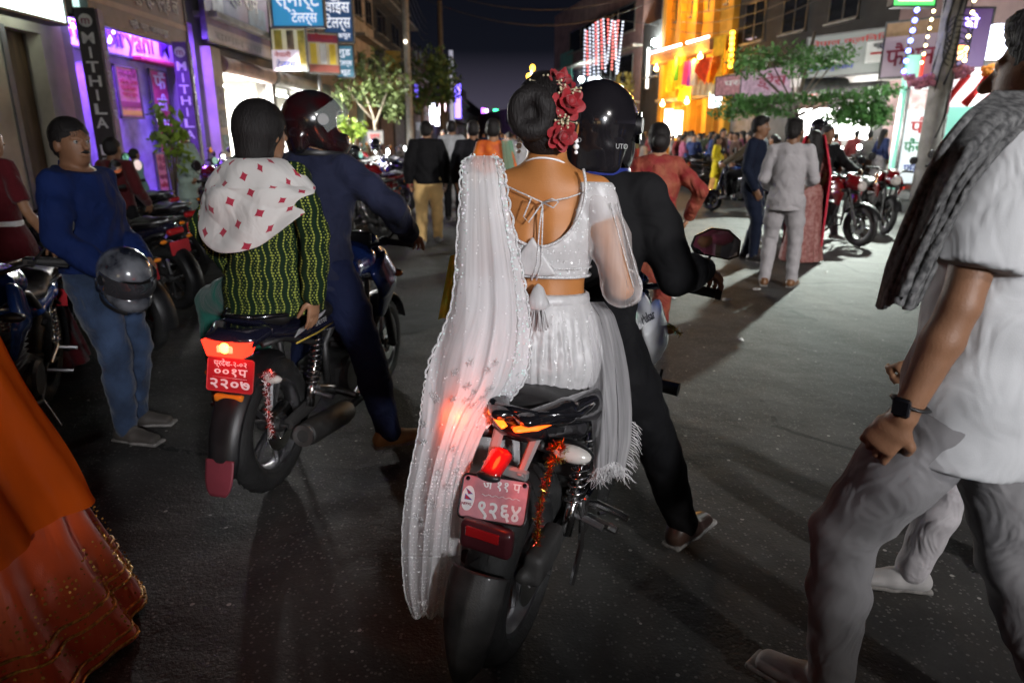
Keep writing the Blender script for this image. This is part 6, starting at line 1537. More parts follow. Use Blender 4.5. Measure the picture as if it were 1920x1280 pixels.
# ================================================================== the bride
def sheer(name, col, alpha, rough=.6, scale=1.0, streak=True):
    """tulle: part see-through, part scattering, streaked by its folds"""
    if name in MATS: return MATS[name]
    m = bpy.data.materials.new(name); m.use_nodes = True; nt = m.node_tree; L = nt.links.new; nt.nodes.clear()
    out = _n(nt, 'ShaderNodeOutputMaterial'); tr = _n(nt, 'ShaderNodeBsdfTransparent'); df = _n(nt, 'ShaderNodeBsdfDiffuse'); tl = _n(nt, 'ShaderNodeBsdfTranslucent'); a1 = _n(nt, 'ShaderNodeMixShader'); a2 = _n(nt, 'ShaderNodeMixShader')
    df.inputs[0].default_value = (*col, 1); tl.inputs[0].default_value = (*col, 1); a1.inputs[0].default_value = .35
    tcn = _n(nt, 'ShaderNodeTexCoord'); mp = _n(nt, 'ShaderNodeMapping'); mp.inputs['Scale'].default_value = (11 * scale, 1.4 * scale, 1)
    nz = _n(nt, 'ShaderNodeTexNoise'); nz.inputs['Scale'].default_value = 1; nz.inputs['Detail'].default_value = 6
    L(tcn.outputs['UV'] if streak else tcn.outputs['Object'], mp.inputs[0]); L(mp.outputs[0], nz.inputs[0])
    mr = _n(nt, 'ShaderNodeMapRange'); mr.inputs[1].default_value = .3; mr.inputs[2].default_value = .7; mr.inputs[3].default_value = max(0, alpha - .16); mr.inputs[4].default_value = min(1, alpha + .16)
    L(nz.outputs[0], mr.inputs[0])
    bp = _n(nt, 'ShaderNodeBump'); bp.inputs['Strength'].default_value = .6; bp.inputs['Distance'].default_value = .01; L(nz.outputs[0], bp.inputs['Height']); L(bp.outputs[0], df.inputs['Normal'])
    L(df.outputs[0], a1.inputs[1]); L(tl.outputs[0], a1.inputs[2]); L(mr.outputs[0], a2.inputs[0]); L(tr.outputs[0], a2.inputs[1]); L(a1.outputs[0], a2.inputs[2]); L(a2.outputs[0], out.inputs[0])
    MATS[name] = m; return m
TULLE = sheer('white_tulle', (.90, .89, .91), .72); TULLE2 = sheer('thin_white_tulle', (.82, .80, .82), .40); SLEEVE = sheer('sheer_sleeve', (.84, .80, .80), .42, streak=False, scale=2)
SILK = pmat('white_bridal_silk', (.48, .47, .475), rough=.38, var=.06, vscale=40, bump=.35, bscale=300, sheen=.3, bdist=.002)
wrinkle(SILK, 14, .45, .012, (1, 1, .3))
SILVER = pmat('silver_sequins', (.90, .90, .92), rough=.22, metal=.0, var=.1, spec=.9)
IRID = pmat('iridescent_sequins', (.70, .95, .88), rough=.18, metal=.0, var=.3, vscale=90, col2=(.95, .82, .92), spec=.9)
BR = V3(.10, 2.0, 0); BY = 8
BSKIN = pmat('bride_skin', (.44, .175, .050), rough=.48, var=.08, vscale=9, bump=.2, bscale=260, spec=.4)
bpose = dict(pelvis=(-.02, 0, .925), lean=.05, side=.03, twist=-.06, head_yaw=.10, head_pitch=.06, handR=(.22, .20, 1.10), elbowR=(.35, -.6, -1.0), handL=(-.10, .28, 1.02), footL=(-.26, .42, .46), footR=(-.17, .46, .44), kneeL=(-.5, 1, .2), kneeR=(-.2, 1, .2), hdirR=(.2, 1, -.1))
bride, JB = person('bride in sequinned white lehenga and veil riding pillion, roses in her bun', (BR[0], BR[1]), BY, h=.007, fem=True, skin=BSKIN, pose=bpose, hair=None, curl=(.5, .6))
# hair with a coiled bun
c, M = JB['head'], JB['headR']
def hw(x, y, z): return c + M @ V3(x, y, z)
S = SDF(.005); S.ell(hw(0, -.018, .036), V3(.090, .108, .098), M, k=.02); S.ell(hw(0, -.05, -.02), V3(.080, .075, .08), M, k=.03)
S.ell(hw(.0, .105, -.05), V3(.075, .085, .10), M, k=.012, sub=True)
for s in (-1, 1): S.ell(hw(s * .09, .012, -.045), V3(.02, .036, .044), M, k=.008, sub=True)
link('hair', S.mesh('hair', [HAIR]), bride)
bc = hw(-.038, -.122, .012); S = SDF(.004)
n_ = 22
for i in range(n_):
    a0, a1 = 2 * PI * i / n_, 2 * PI * (i + 1) / n_
    q0 = bc + M @ V3(.040 * math.cos(a0), -.004 * math.sin(3 * a0), .046 * math.sin(a0)); q1 = bc + M @ V3(.040 * math.cos(a1), -.004 * math.sin(3 * a1), .046 * math.sin(a1)); S.loft([q0, q1], [.026, .026], k=.006)
S.ell(bc + M @ V3(0, .03, 0), V3(.05, .04, .055), M, k=.01)
hb_ = link('hair_bun', S.mesh('hair_bun', [HAIR]), bride); strands(hb_, c, M, 1300, 5, .06, (.092, .110, .100))
ROSE = pmat('red_rose_petal', (.26, .003, .009), rough=.6, var=.25, vscale=30, sheen=.3)
def rose(p, nrm_, r, seed):
    nrm_ = nrm(nrm_); t1 = nrm(np.cross(nrm_, V3(.2, .1, 1))); t2 = np.cross(nrm_, t1); root = None; rr = random.Random(seed)
    root = MB(); root.sphere(p + nrm_ * r * .3, r * .42, 10); root = root.build('rose', ROSE, bride, True)
    for ring, (n, rad, up, sz) in enumerate(((3, .28, .75, .55), (5, .55, .5, .75), (6, .85, .2, .85))):
        for i in range(n):
            a = 2 * PI * i / n + ring * .5 + rr.uniform(-.2, .2)
            d = t1 * math.cos(a) + t2 * math.sin(a); s_ = -t1 * math.sin(a) + t2 * math.cos(a)
            def fn(U, V):
                x = (U - .5) * 2; y = V
                w_ = sz * r * np.sqrt(np.clip(1 - (y - .35) ** 2 * 1.6, .05, 1))
                cup = (x ** 2) * .35; out_ = rad * r * (.35 + .75 * y) + .25 * r * y ** 3; hgt_ = up * r * (.2 + y) * (1 - .25 * x ** 2) - ring * .1 * r
                P_ = [p[i_] + d[i_] * (out_ - cup * r * .4) + s_[i_] * x * w_ * .62 + nrm_[i_] * hgt_ for i_ in range(3)]
                return P_[0], P_[1], P_[2]
            link('petal', sheet(fn, 7, 6, ROSE, 'petal'), root)
rose(hw(.030, -.075, .098), M @ V3(.25, -.8, .75), .040, 1); rose(hw(.060, -.118, .040), M @ V3(.45, -1, .2), .042, 2); rose(hw(.045, -.118, -.045), M @ V3(.4, -1, -.25), .038, 3)
BUD = pmat('gypsophila_buds', (.62, .55, .36), rough=.7, var=.2)
for k, (x, y, z, n) in enumerate(((-.008, -.095, .098, 12), (.055, -.128, .072, 14), (.05, -.135, -.006, 20))):
    b = MB(); r_ = np.random.RandomState(k)
    for i in range(n):
        q = hw(x, y, z) + M @ (r_.normal(0, 1, 3) * V3(.020, .006, .010)); b.sphere(q, .0035, 6); b.tube([hw(x, y + .015, z), q], .0008, 4)
    o_ = b.build('flower_sprig', BUD, bride, True); o_['kind'] = 'stuff'
# jewellery
nk = JB['neck']
b = MB(); b.tube([nk + JB['U'] * (.012 + .022 * math.cos(a)) + JB['Rs'] * .062 * math.sin(a) + JB['Fs'] * (-.062 * math.cos(a) + .004) for a in np.linspace(-2.0, 2.0, 26)], .0028, 6); b.build('necklace', SILVER, bride, True)
for s in (-1, 1):
    b = MB(); q = hw(s * .083, .0, -.05); b.sphere(q, .007, 8); b.sphere(q - V3(0, 0, .016), .009, 8); b.sphere(q - V3(0, 0, .032), .006, 8); b.build('earring', SILVER, bride, True)
# blouse
U_, P_, Rs_, Fs_ = JB['U'], JB['P'], JB['Rs'], JB['Fs']
S = SDF(.006); t = .008
S.loft(torso_pts(JB), torso_rad(True, t), side=Rs_, k=.03); S.loft([JB['shL'], P_ + U_ * .50, JB['shR']], [.048, .054, .048], k=.04)
for s in ('L', 'R'): S.loft([JB['sh' + s], JB['sh' + s] * .8 + JB['el' + s] * .2], [.052, .052], k=.02)
S.ell(P_ + U_ * .475 - Fs_ * .10, V3(.122, .09, .150), np.stack([Rs_, Fs_, U_], 1), k=.006, sub=True)
S.loft([nk - U_ * .01 + Fs_ * .02, nk + U_ * .2], [.085, .12], k=.006, sub=True)
S.fold = folds(.0015, 70, 60, 40, 5); S.cut(P_ + U_ * .235, -U_); S.cut(P_ + U_ * .505, U_)
blouse = link('blouse', S.mesh('blouse', [SILK]), bride)
def ring_pts(z, t=.012, a0=-PI, a1=PI, n=60):
    out = []
    for a in np.linspace(a0, a1, n):
        rad = torso_rad(True, t); zz = z
        ks = [0, .16, .34, .465]; A = np.interp(zz, ks, [r[0] for r in rad]); B = np.interp(zz, ks, [r[1] for r in rad])
        out.append(P_ + U_ * zz + Rs_ * A * math.sin(a) - Fs_ * B * math.cos(a))
    return np.array(out)
SILVT = pmat('silver_lace_trim', (.72, .72, .73), rough=.4, metal=.2, var=.3, vscale=260, bump=1.0, bscale=350, spec=.7)
b = MB(); b.tube(ring_pts(.238, .013), .005, 6); b.tube(ring_pts(.262, .0125), .003, 5); b.build('blouse_trim', SILVT, blouse, True)
et = []
for a in np.linspace(-2.0, 2.0, 40):
    et.append(P_ + U_ * (.475 - .152 * math.cos(a)) + Rs_ * .124 * math.sin(a) - Fs_ * (.117 - .030 * (1 - math.cos(a))))
b = MB(); b.tube(et, .0045, 6); b.build('neckline_trim', SILVT, blouse, True)
S = SDF(.005); S.loft([P_ + U_ * .345 - Fs_ * .122 - Rs_ * .012, P_ + U_ * .25 - Fs_ * .116 - Rs_ * .012], [(.006, .005), (.075, .010)], side=Rs_, k=.01); link('back_panel', S.mesh('back_panel', [SILK]), blouse)
# tie strings with a bow, tassels
k0 = P_ + U_ * .445 - Fs_ * .120 + Rs_ * .012
b = MB(); b.tube([JB['shL'] + U_ * .025 - Fs_ * .05, (JB['shL'] + k0) / 2 - Fs_ * .03 + U_ * .012, k0], .0022, 6); b.tube([JB['shR'] + U_ * .012 - Fs_ * .05, (JB['shR'] + k0) / 2 - Fs_ * .03 + U_ * .0, k0], .0022, 6)
for s, L_ in ((-1, .050), (1, .045)):
    b.tube([k0, k0 + Rs_ * s * L_ * .6 + U_ * .012 - Fs_ * .012, k0 + Rs_ * s * L_ + U_ * (.004 if s > 0 else -.04) - Fs_ * .012, k0 + Rs_ * s * L_ * .7 + U_ * (-.012 if s > 0 else -.055) - Fs_ * .012, k0 - Fs_ * .006], .0022, 6)
for s in (-.4, .25): b.tube([k0, k0 + Rs_ * .012 * s - U_ * .06 - Fs_ * .006, k0 + Rs_ * .02 * s - U_ * .165 - Fs_ * .006, P_ + U_ * .23 - Fs_ * .128 + Rs_ * (.02 * s)], .0022, 6)
b.build('tie_string', SILVT, blouse, True)
def tassel(q, L_, r, seed):
    b = MB(); b.lathe([(.003, -.1 * L_), (r * .45, 0), (r * .85, .3 * L_), (r * 1.0, .44 * L_), (r * .8, .5 * L_)], 14, T(tuple(q)) @ Matrix.Rotation(PI / 2, 4, 'Y')); o_ = b.build('tassel', SILK, blouse, True)
    V = []; r_ = np.random.RandomState(seed); b = MB()
    for i in range(80):
        a = r_.uniform(0, 2 * PI); q0 = q - V3(0, 0, .48 * L_) + V3(math.cos(a), math.sin(a), 0) * r * .8 * r_.rand(); q1 = q - V3(0, 0, L_ * r_.uniform(.9, 1.05)) + V3(math.cos(a), math.sin(a), 0) * r * 1.25 * r_.rand(); b.tube([q0, q1], .0016, 4)
    f_ = b.build('tassel_fringe', SILK, o_, False); f_['kind'] = 'stuff'
tassel(P_ + U_ * .215 - Fs_ * .128 - Rs_ * .045, .085, .026, 1); tassel(P_ + U_ * .21 - Fs_ * .130 + Rs_ * .012, .115, .034, 2)
# sheer sleeves
for s in ('L', 'R'):
    S = SDF(.007); a_, e_, w_ = JB['sh' + s], JB['el' + s], JB['wr' + s]
    S.loft([a_ * .92 + e_ * .08, a_ * .5 + e_ * .5, e_], [.056, .058, .054], k=.02); S.loft([e_, w_], [.054, .045], k=.02); S.fold = folds(.004, 45, 40, 30, 3)
    sl = link('sleeve', S.mesh('sleeve', [SLEEVE]), bride)
    if s == 'R':
        b = MB()
        for k_, off in enumerate((-.9, -.25, .35)):
            P = [a_ + (e_ - a_) * t_ + (Rs_ * math.cos(off) * .060 - Fs_ * math.sin(.9 - off) * .058) for t_ in np.linspace(.1, .95, 20)]
            b.tube(P, .0016, 5)
        b.tube([e_ + (w_ - e_) * .1 + V3(math.cos(a), 0, math.sin(a)) * .057 for a in np.linspace(0, 2 * PI, 24)], .003, 5)
        b.build('sleeve_embroidery', SILVT, sl, True)
# skirt: gathered over the hips, falling to the left over the legs
S = SDF(.007); kn = JB['knL'] * .5 + JB['knR'] * .5
S.loft([P_ + U_ * .175, P_ + U_ * .09, P_ - U_ * .02, P_ - V3(0, 0, .115)], [(.132, .104), (.165, .128), (.188, .150), (.165, .14)], side=Rs_, k=.03)
S.loft([P_ - V3(0, 0, .04), kn + V3(0, 0, .01)], [(.17, .12), (.15, .11)], side=(1, 0, 0), k=.04)
S.loft([kn, JB['anL'] * .6 + JB['anR'] * .4 - V3(0, 0, .05)], [(.15, .12), (.22, .16)], side=(1, 0, 0), k=.04)
def pl(X, Y, Z):
    th = np.arctan2(Y - P_[1], X - P_[0]); k = np.clip((P_[2] + .165 - Z) / .12, 0, 1)
    return .0045 * k * (np.sin(th * 34 + 2.5 * np.sin(Z * 9)) + .6 * np.sin(th * 53 + Z * 14))
S.fold = pl; S.cut(P_ + U_ * .172, U_)
link('skirt', S.mesh('skirt', [SILK]), bride)
b = MB(); wb = ring_pts(.165, .016); b.tube(wb, .010, 8, flat=2.2)
b.build('waistband', SILK, bride, True)
# sequins: tiny bright discs scattered along lines on cloth
def sequins(parent, pts, nrmls, r, m, name='sequins', seed=0):
    r_ = np.random.RandomState(seed); n = len(pts); nr = nrmls + r_.normal(0, .55, (n, 3)); nr /= np.linalg.norm(nr, axis=1)[:, None]
    a = np.cross(nr, r_.normal(0, 1, (n, 3))); a /= np.linalg.norm(a, axis=1)[:, None] + 1e-9; b_ = np.cross(nr, a)
    V = []
    rr = r * r_.uniform(.6, 1.3, (n, 1))
    for k in range(6): V.append(pts + rr * (a * math.cos(k * PI / 3) + b_ * math.sin(k * PI / 3)))
    V = np.stack(V, 1).reshape(-1, 3); F = np.arange(n * 6).reshape(n, 6)
    o_ = link(name, mesh_np(name, V, F, False, [m]), parent); o_['kind'] = 'stuff'; return o_
def surf(o, keep, n, seed):
    me = o.data; k = len(me.vertices); co = np.zeros(k * 3); me.vertices.foreach_get('co', co); nm = np.zeros(k * 3); me.vertex_normals.foreach_get('vector', nm); co = co.reshape(-1, 3); nm = nm.reshape(-1, 3)
    i = np.nonzero((nm @ V3(0, -1, .1) > .1) & keep(co))[0]; i = np.random.RandomState(seed).choice(i, min(n, len(i)), False); return co[i] + nm[i] * .0015, nm[i]
sk_ = [c_ for c_ in bride.children if c_.name.startswith('skirt')][0]
a_, b_ = surf(sk_, lambda c_: np.sin(np.arctan2(c_[:, 1] - P_[1], c_[:, 0] - P_[0]) * 26) > .75, 900, 1); sequins(sk_, a_, b_, .0022, SILVER, seed=1)
a_, b_ = surf(sk_, lambda c_: c_[:, 2] < P_[2] - .09, 260, 2); sequins(sk_, a_, b_, .0028, IRID, seed=2)
a_, b_ = surf(blouse, lambda c_: np.sin((c_ @ U_) * 210) > .2, 700, 3); sequins(blouse, a_, b_, .0022, SILVER, seed=3)
a_, b_ = surf(blouse, lambda c_: c_[:, 2] > 0, 160, 4); sequins(blouse, a_, b_, .0026, IRID, seed=4)

# veil (dupatta): over the left shoulder, down the back, flaring over the hip to the ground side
Wi = np.array(bride.matrix_basis.inverted() if False else (Matrix.Translation((BR[0], BR[1], 0)) @ Matrix.Rotation(-R(BY), 4, 'Z')).inverted())
def to_b(P): return P @ Wi[:3, :3].T + Wi[:3, 3]
rowsV = np.array([  # v, uL, uR, depth left, depth right
    (292, 885, 930, 1.99, 1.97), (303, 870, 938, 1.95, 1.93), (325, 866, 943, 1.90, 1.90), (380, 864, 952, 1.87, 1.865), (450, 858, 966, 1.86, 1.855), (520, 853, 980, 1.845, 1.845), (575, 845, 988, 1.83, 1.82), (620, 828, 992, 1.81, 1.79),
    (670, 806, 990, 1.79, 1.775), (715, 796, 978, 1.775, 1.765), (745, 794, 956, 1.765, 1.755), (775, 792, 926, 1.755, 1.74), (810, 788, 905, 1.75, 1.72), (860, 777, 885, 1.745, 1.71), (920, 765, 872, 1.74, 1.70), (990, 757, 868, 1.735, 1.70), (1060, 757, 862, 1.73, 1.70), (1115, 762, 850, 1.725, 1.70), (1152, 775, 838, 1.72, 1.70)], float)
def veil(rows, nu, nv, folds_n, amp, seed=0, ush=0.0, dsh=0.0, wave=1.0):
    tt = np.linspace(0, 1, len(rows))
    U, V = np.meshgrid(np.linspace(0, 1, nu), np.linspace(0, 1, nv))
    q = [np.interp(V, tt, rows[:, i]) for i in range(5)]
    # smooth the interpolation a little down the length
    for i in range(5):
        for _ in range(3): q[i][1:-1] = (q[i][:-2] + 2 * q[i][1:-1] + q[i][2:]) / 4
    k = np.clip((V - .05) / .35, 0, 1)
    rs = np.random.RandomState(seed + 40); sway = 0; sway2 = 0
    Uw = U + .10 * np.sin(V * 4 + U * 3 + seed) + .06 * np.sin(U * 7 + seed)
    for j in range(7):
        fr, ph, bend = folds_n * rs.uniform(.4, 1.6), rs.uniform(0, 6.28), rs.uniform(-3, 3)
        g_ = np.exp(-((V - rs.rand()) / rs.uniform(.3, .8)) ** 2); w_ = np.sin(Uw * fr * 2 * PI + bend * V + ph)
        if j % 2: sway = sway + g_ * (np.abs(w_) ** .6 - .6) * 1.2
        else: sway2 = sway2 + g_ * np.sin(Uw * fr * 3.3 * PI + bend * 2 * V + ph)
    sway2 = sway2 * .55
    uu = q[1] + (q[2] - q[1]) * U + ush + k * 3 * sway2
    Yd = q[3] + (q[4] - q[3]) * U + dsh - .05 * np.sin(U * PI) * k + amp * k * (sway + .55 * sway2)
    vv = q[0] + 6 * np.sin(U * folds_n * 2 * PI) * (V > .97)
    x = (uu - 960) / 1280; y = -(vv - 640) / 1280
    dx, dy, dz = x, _cp + y * _sp, -_sp + y * _cp; t_ = Yd / dy
    P = np.stack([dx * t_, Yd, CAM_H + dz * t_], -1)
    return U, V, P
def veil_obj(name, m, *a, **k):
    U, V, P = veil(*a, **k); nv, nu = U.shape; Q = to_b(P.reshape(-1, 3)); i = np.arange(nu * nv).reshape(nv, nu)
    F = np.stack([i[:-1, :-1], i[:-1, 1:], i[1:, 1:], i[1:, :-1]], -1).reshape(-1, 4)
    return link(name, mesh_np(name, Q, F, True, [m], np.stack([U, V], -1).reshape(-1, 2)), bride), U, V, Q.reshape(nv, nu, 3)
vo, U, V, Q = veil_obj('veil', TULLE, rowsV, 90, 170, 2.4, .008, seed=1)
rows2 = rowsV.copy(); rows2[:, 1] += np.linspace(4, 14, len(rows2)); rows2[:, 2] -= np.linspace(2, 16, len(rows2)); rows2 = rows2[5:]
veil_obj('underlayer', sheer('veil_underlayer', (.80, .79, .80), .8), rows2, 60, 120, 2, .012, seed=4, dsh=.035)
def edge_n(Q): 
    a = np.gradient(Q, axis=1); b_ = np.gradient(Q, axis=0); n = np.cross(a, b_); n /= np.linalg.norm(n, axis=2)[..., None] + 1e-9
    return n
Nq = edge_n(Q); Nq *= np.sign(-(Nq @ V3(0, -1, .2)))[..., None] * -1
r_ = np.random.RandomState(3)
def pick(mask_fn, n):
    iv = r_.randint(0, Q.shape[0], n * 6); iu = r_.randint(0, Q.shape[1], n * 6); keep = mask_fn(iu / (Q.shape[1] - 1), iv / (Q.shape[0] - 1))
    iv, iu = iv[keep][:n], iu[keep][:n]; j = r_.rand(len(iv), 3) * .004 - .002
    return Q[iv, iu] + Nq[iv, iu] * .004 + j, Nq[iv, iu]
a_, b_ = pick(lambda u, v: (u < .16 - .0 * v) & (v < .5), 420); sequins(vo, a_, b_, .0026, IRID, seed=2)
a_, b_ = pick(lambda u, v: v > .72, 1500); sequins(vo, a_, b_, .0020, SILVER, seed=3)
a_, b_ = pick(lambda u, v: (np.sin(u * 40 + v * 30) * np.sin(v * 60) > .75), 700); sequins(vo, a_, b_, .0020, SILVER, seed=4)
a_, b_ = pick(lambda u, v: (u > .86) & (v < .66), 620); sequins(vo, a_, b_, .0030, IRID, seed=5)
# scalloped lace edges
def edge_tube(col, name, v0, v1, r, scal, off):
    iv = np.arange(int(v0 * (Q.shape[0] - 1)), int(v1 * (Q.shape[0] - 1))); E = Q[iv, col]; sdir = Q[iv, col] - Q[iv, col - (4 if col > 5 else -4)]; sdir /= np.linalg.norm(sdir, axis=1)[:, None] + 1e-9
    E = E + sdir * (off + scal * np.abs(np.sin(np.arange(len(iv)) * .75)))[:, None] - Fs_ * .003
    b = MB(); b.tube(E, r, 5); b.build(name, SILVT, vo, True)
edge_tube(Q.shape[1] - 1, 'lace_edge', .03, .66, .0035, .008, .0); edge_tube(Q.shape[1] - 12, 'lace_edge', .03, .66, .0020, .004, .0); edge_tube(0, 'lace_edge', .02, .5, .0030, .007, .0); edge_tube(0, 'lace_edge', .5, 1.0, .0022, .004, .0)
hem = Q[-1]; b = MB(); b.tube(hem, .004, 5); b.tube(Q[-6], .0025, 5); b.tube(Q[-22], .0025, 5); b.build('hem_lace', SILVT, vo, True)
# embroidered sprays low on the veil
b = MB(); r2 = np.random.RandomState(9)
for k in range(34):
    iv = r2.randint(int(.45 * Q.shape[0]), Q.shape[0] - 6); iu = r2.randint(4, Q.shape[1] - 5); c0 = Q[iv, iu] + Nq[iv, iu] * .004
    ti = nrm(Q[iv, iu + 3] - Q[iv, iu - 3]); tj = nrm(Q[iv + 4, iu] - Q[iv - 4, iu])
    for j in range(6):
        a = j * PI / 3 + k; d = ti * math.cos(a) + tj * math.sin(a); b.tube([c0, c0 + d * .008 + nrm(np.cross(d, Nq[iv, iu])) * .003, c0 + d * .013], [.0008, .0022, .0006], 4)
o_ = b.build('embroidery', SILVT, vo, True); o_['kind'] = 'stuff'
# the veil's other end over the right hip, frayed at the bottom
rowsR = np.array([(566, 1068, 1132, 1.93, 2.02), (590, 1080, 1152, 1.91, 2.02), (640, 1094, 1166, 1.90, 2.00), (700, 1102, 1176, 1.885, 1.97), (770, 1108, 1182, 1.875, 1.94), (830, 1110, 1182, 1.87, 1.92), (880, 1112, 1172, 1.87, 1.91)], float)
vr, U, V, QR = veil_obj('veil_end', TULLE2, rowsR, 46, 70, 1.2, .010, seed=2)
b = MB(); r2 = np.random.RandomState(5)
for i in range(150):
    iu = r2.randint(0, QR.shape[1]); q = QR[-1 - r2.randint(0, 3), iu]; L_ = r2.uniform(.02, .055); b.tube([q, q + V3(r2.normal(0, .006), r2.normal(0, .006), -L_ * .5), q + V3(r2.normal(0, .014), r2.normal(0, .012), -L_)], [.0013, .001, .0005], 4)
for i in range(60):
    iv = r2.randint(50, QR.shape[0]); q = QR[iv, -1]; L_ = r2.uniform(.01, .035); b.tube([q, q + V3(L_ * .6, r2.normal(0, .006), -L_ * .4), q + V3(L_, r2.normal(0, .01), -L_)], [.0013, .001, .0005], 4)
o_ = b.build('frayed_threads', SILK, vr, False); o_['kind'] = 'stuff'
# yellow green scarf end showing past the veil
def yg(U, V):
    y = 2.35 + .03 * np.sin(U * 9); P0 = at(868, 480, 2.35); P1 = at(845, 600, 2.35)
    x = P0[0] + (P1[0] - P0[0]) * V + (U - .5) * .09; return x, y + 0 * V, P0[2] + (P1[2] - P0[2]) * V
YG = pmat('yellow_green_print', (.45, .42, .05), rough=.7, var=.2, vscale=22, col2=(.20, .36, .05)); wrinkle(YG)
tag(link('printed_scarf', sheet(yg, 20, 24, YG, 'printed_scarf')), 'yellow green printed scarf end hanging just past the veil edge', 'scarf')

# ================================================================== left bike with its two riders
NAVYP = pmat('navy_metallic_paint', (.012, .030, .14), rough=.2, metal=.3, var=.1, coat=1.0)
DARKP = pmat('dark_tail_paint', (.010, .010, .022), rough=.16, var=.1, coat=1.0)
B2 = (-1.10, 2.85); Y2 = 11
bk2 = motorcycle('navy motorcycle with lit red tail light ridden by the couple', B2, Y2, 2, paint=NAVYP, hero=True, grip=(.37, .84, 1.02), mir=(.77, 1.18), mkind='round', tail=(-.20, .77), seat_h=.79, tyre_w=.10, stripe=pmat('grey_decal', (.45, .45, .47), rough=.4))
for o in bk2.children:
    if o.name.startswith('tail_cowl'): set_mat(o, DARKP)
S = SDF(.006); S.loft([(0, -.16, .795), (0, -.235, .775)], [(.135, .055), (.115, .048)], side=(1, 0, 0)); S.box((0, -.24, .86), (.4, .2, .08), sub=True, rd=.01); link('tail_housing', S.mesh('tail_housing', [DARKP]), bk2)
b = MB(); b.add([(-.105, -.262, .772), (.105, -.262, .772), (.078, -.272, .712), (-.078, -.272, .712), (-.105, -.20, .772), (.105, -.20, .772), (.078, -.20, .712), (-.078, -.20, .712)], [(0, 3, 2, 1), (4, 5, 6, 7), (0, 1, 5, 4), (3, 7, 6, 2), (0, 4, 7, 3), (1, 2, 6, 5)])
tl2 = b.build('tail_light', glow('tail_red_glow', (1.0, .03, .012), 2.4, (.4, .01, .01)), bk2, loc=(0, -.022, .004))
b = MB(); b.sphere((.0, -.268, .748), .022, 12, sc=(1, .5, 1)); b.build('tail_bulb', glow('tail_bulb_glow', (1.0, .30, .03), 9), tl2, True)
b = MB(); b.box((0, -.266, .742), (.07, .012, .032), bev=.006); b.build('lit_reflector', glow('tail_orange_glow', (1.0, .10, .012), 2.6), tl2)
lamp('POINT', 'tail_lamp_light', (0, -.36, .74), .4, (1, .05, .015), .03, parent=bk2)
pr_ = empty('number_plate', (0, -.268, .632)); pr_.parent = bk2; pr_.rotation_euler = (R(-14), 0, 0)
b = MB(); b.prism(rect_round(.205, .135, .012), .004); b.build('plate', PLATE_RED, pr_)
b = MB(); b.tube([(x, -.001, z) for x, z in rect_round(.203, .133, .012)] + [(.1015, -.001, .0545)], .003, 6); b.build('plate_rim', INK['red'], pr_, True)
text_on(pr_, 'प्रदेश-२-०२', .030, PLATE_INK, (0, -.0036, .045), ext=.0006, bold=.012, fit=.145)
text_on(pr_, '००१प', .044, PLATE_INK, (0, -.0036, .012), ext=.0006, bold=.018, fit=.145)
text_on(pr_, '२२०७', .056, PLATE_INK, (0, -.0036, -.037), ext=.0006, bold=.022, fit=.175)
b = MB(); b.tube([(-.075, -.003, -.010), (.075, -.003, -.012)], .0007, 4); b.build('rule_mark', PLATE_INK, pr_, True)
S = SDF(.006); S.box((-.01, -.275, .535), (.13, .03, .036), rd=.010); link('reflector', S.mesh('reflector', [LENS_O]), bk2)
def mg2(U, V):
    w = (U - .5) * 2; a = R(80) + V * R(112); half = .062 + .010 * np.sin(V * PI) - .02 * (V > .9) * (V - .9) * 10
    rr = .340 + .055 * V - .03 * np.abs(w) ** 3; return w * half, rr * np.cos(a), .305 + rr * np.sin(a)
o = link('mudguard', sheet(mg2, 21, 33, BLK), bk2); md = o.modifiers.new('thickness', 'SOLIDIFY'); md.thickness = .004
def flap(U, V):
    w = (U - .5) * 2; half = .062 * np.sqrt(np.clip(1 - (V * .92) ** 4, .02, 1)); return w * half, -.385 - .035 * V + 0 * w, .315 - .145 * V
o = link('mud_flap', sheet(flap, 13, 12, pmat('maroon_flap', (.20, .035, .05), rough=.5, var=.2)), bk2); md = o.modifiers.new('thickness', 'SOLIDIFY'); md.thickness = .005
for s in (-1, 1): indicator(bk2, (s * .06, -.17, .60), s, LENS_C if s > 0 else LENS_O, h=.006)
text_on([c for c in bk2.children if c.name.startswith('tail_cowl')][0], 'SALUTE', .032, INK['grey'], (.150, .24, .735), rot=(PI / 2, 0, PI / 2), ext=.001)
b = MB(); b.tube([(.149, .0, .700), (.152, .2, .694), (.15, .36, .70)], .004, 5); b.build('gold_stripe', pmat('gold_line', (.5, .36, .06), rough=.4), bk2, True)
M2 = Matrix.Translation((B2[0], B2[1], 0)) @ Matrix.Rotation(-R(Y2), 4, 'Z') @ Matrix.Rotation(R(2), 4, 'Y')
def L2W2(p): return np.array(M2 @ Vector(p))
tinsel('red and silver tinsel wound on the left bike indicator down to its wheel', [L2W2(p) for p in [(.10, -.19, .61), (.13, -.2, .635), (.15, -.19, .60), (.11, -.2, .59), (.11, -.19, .50), (.10, -.18, .42), (.11, -.18, .34)]], 380, .018, [TINR, SILVER, TINR], 6)

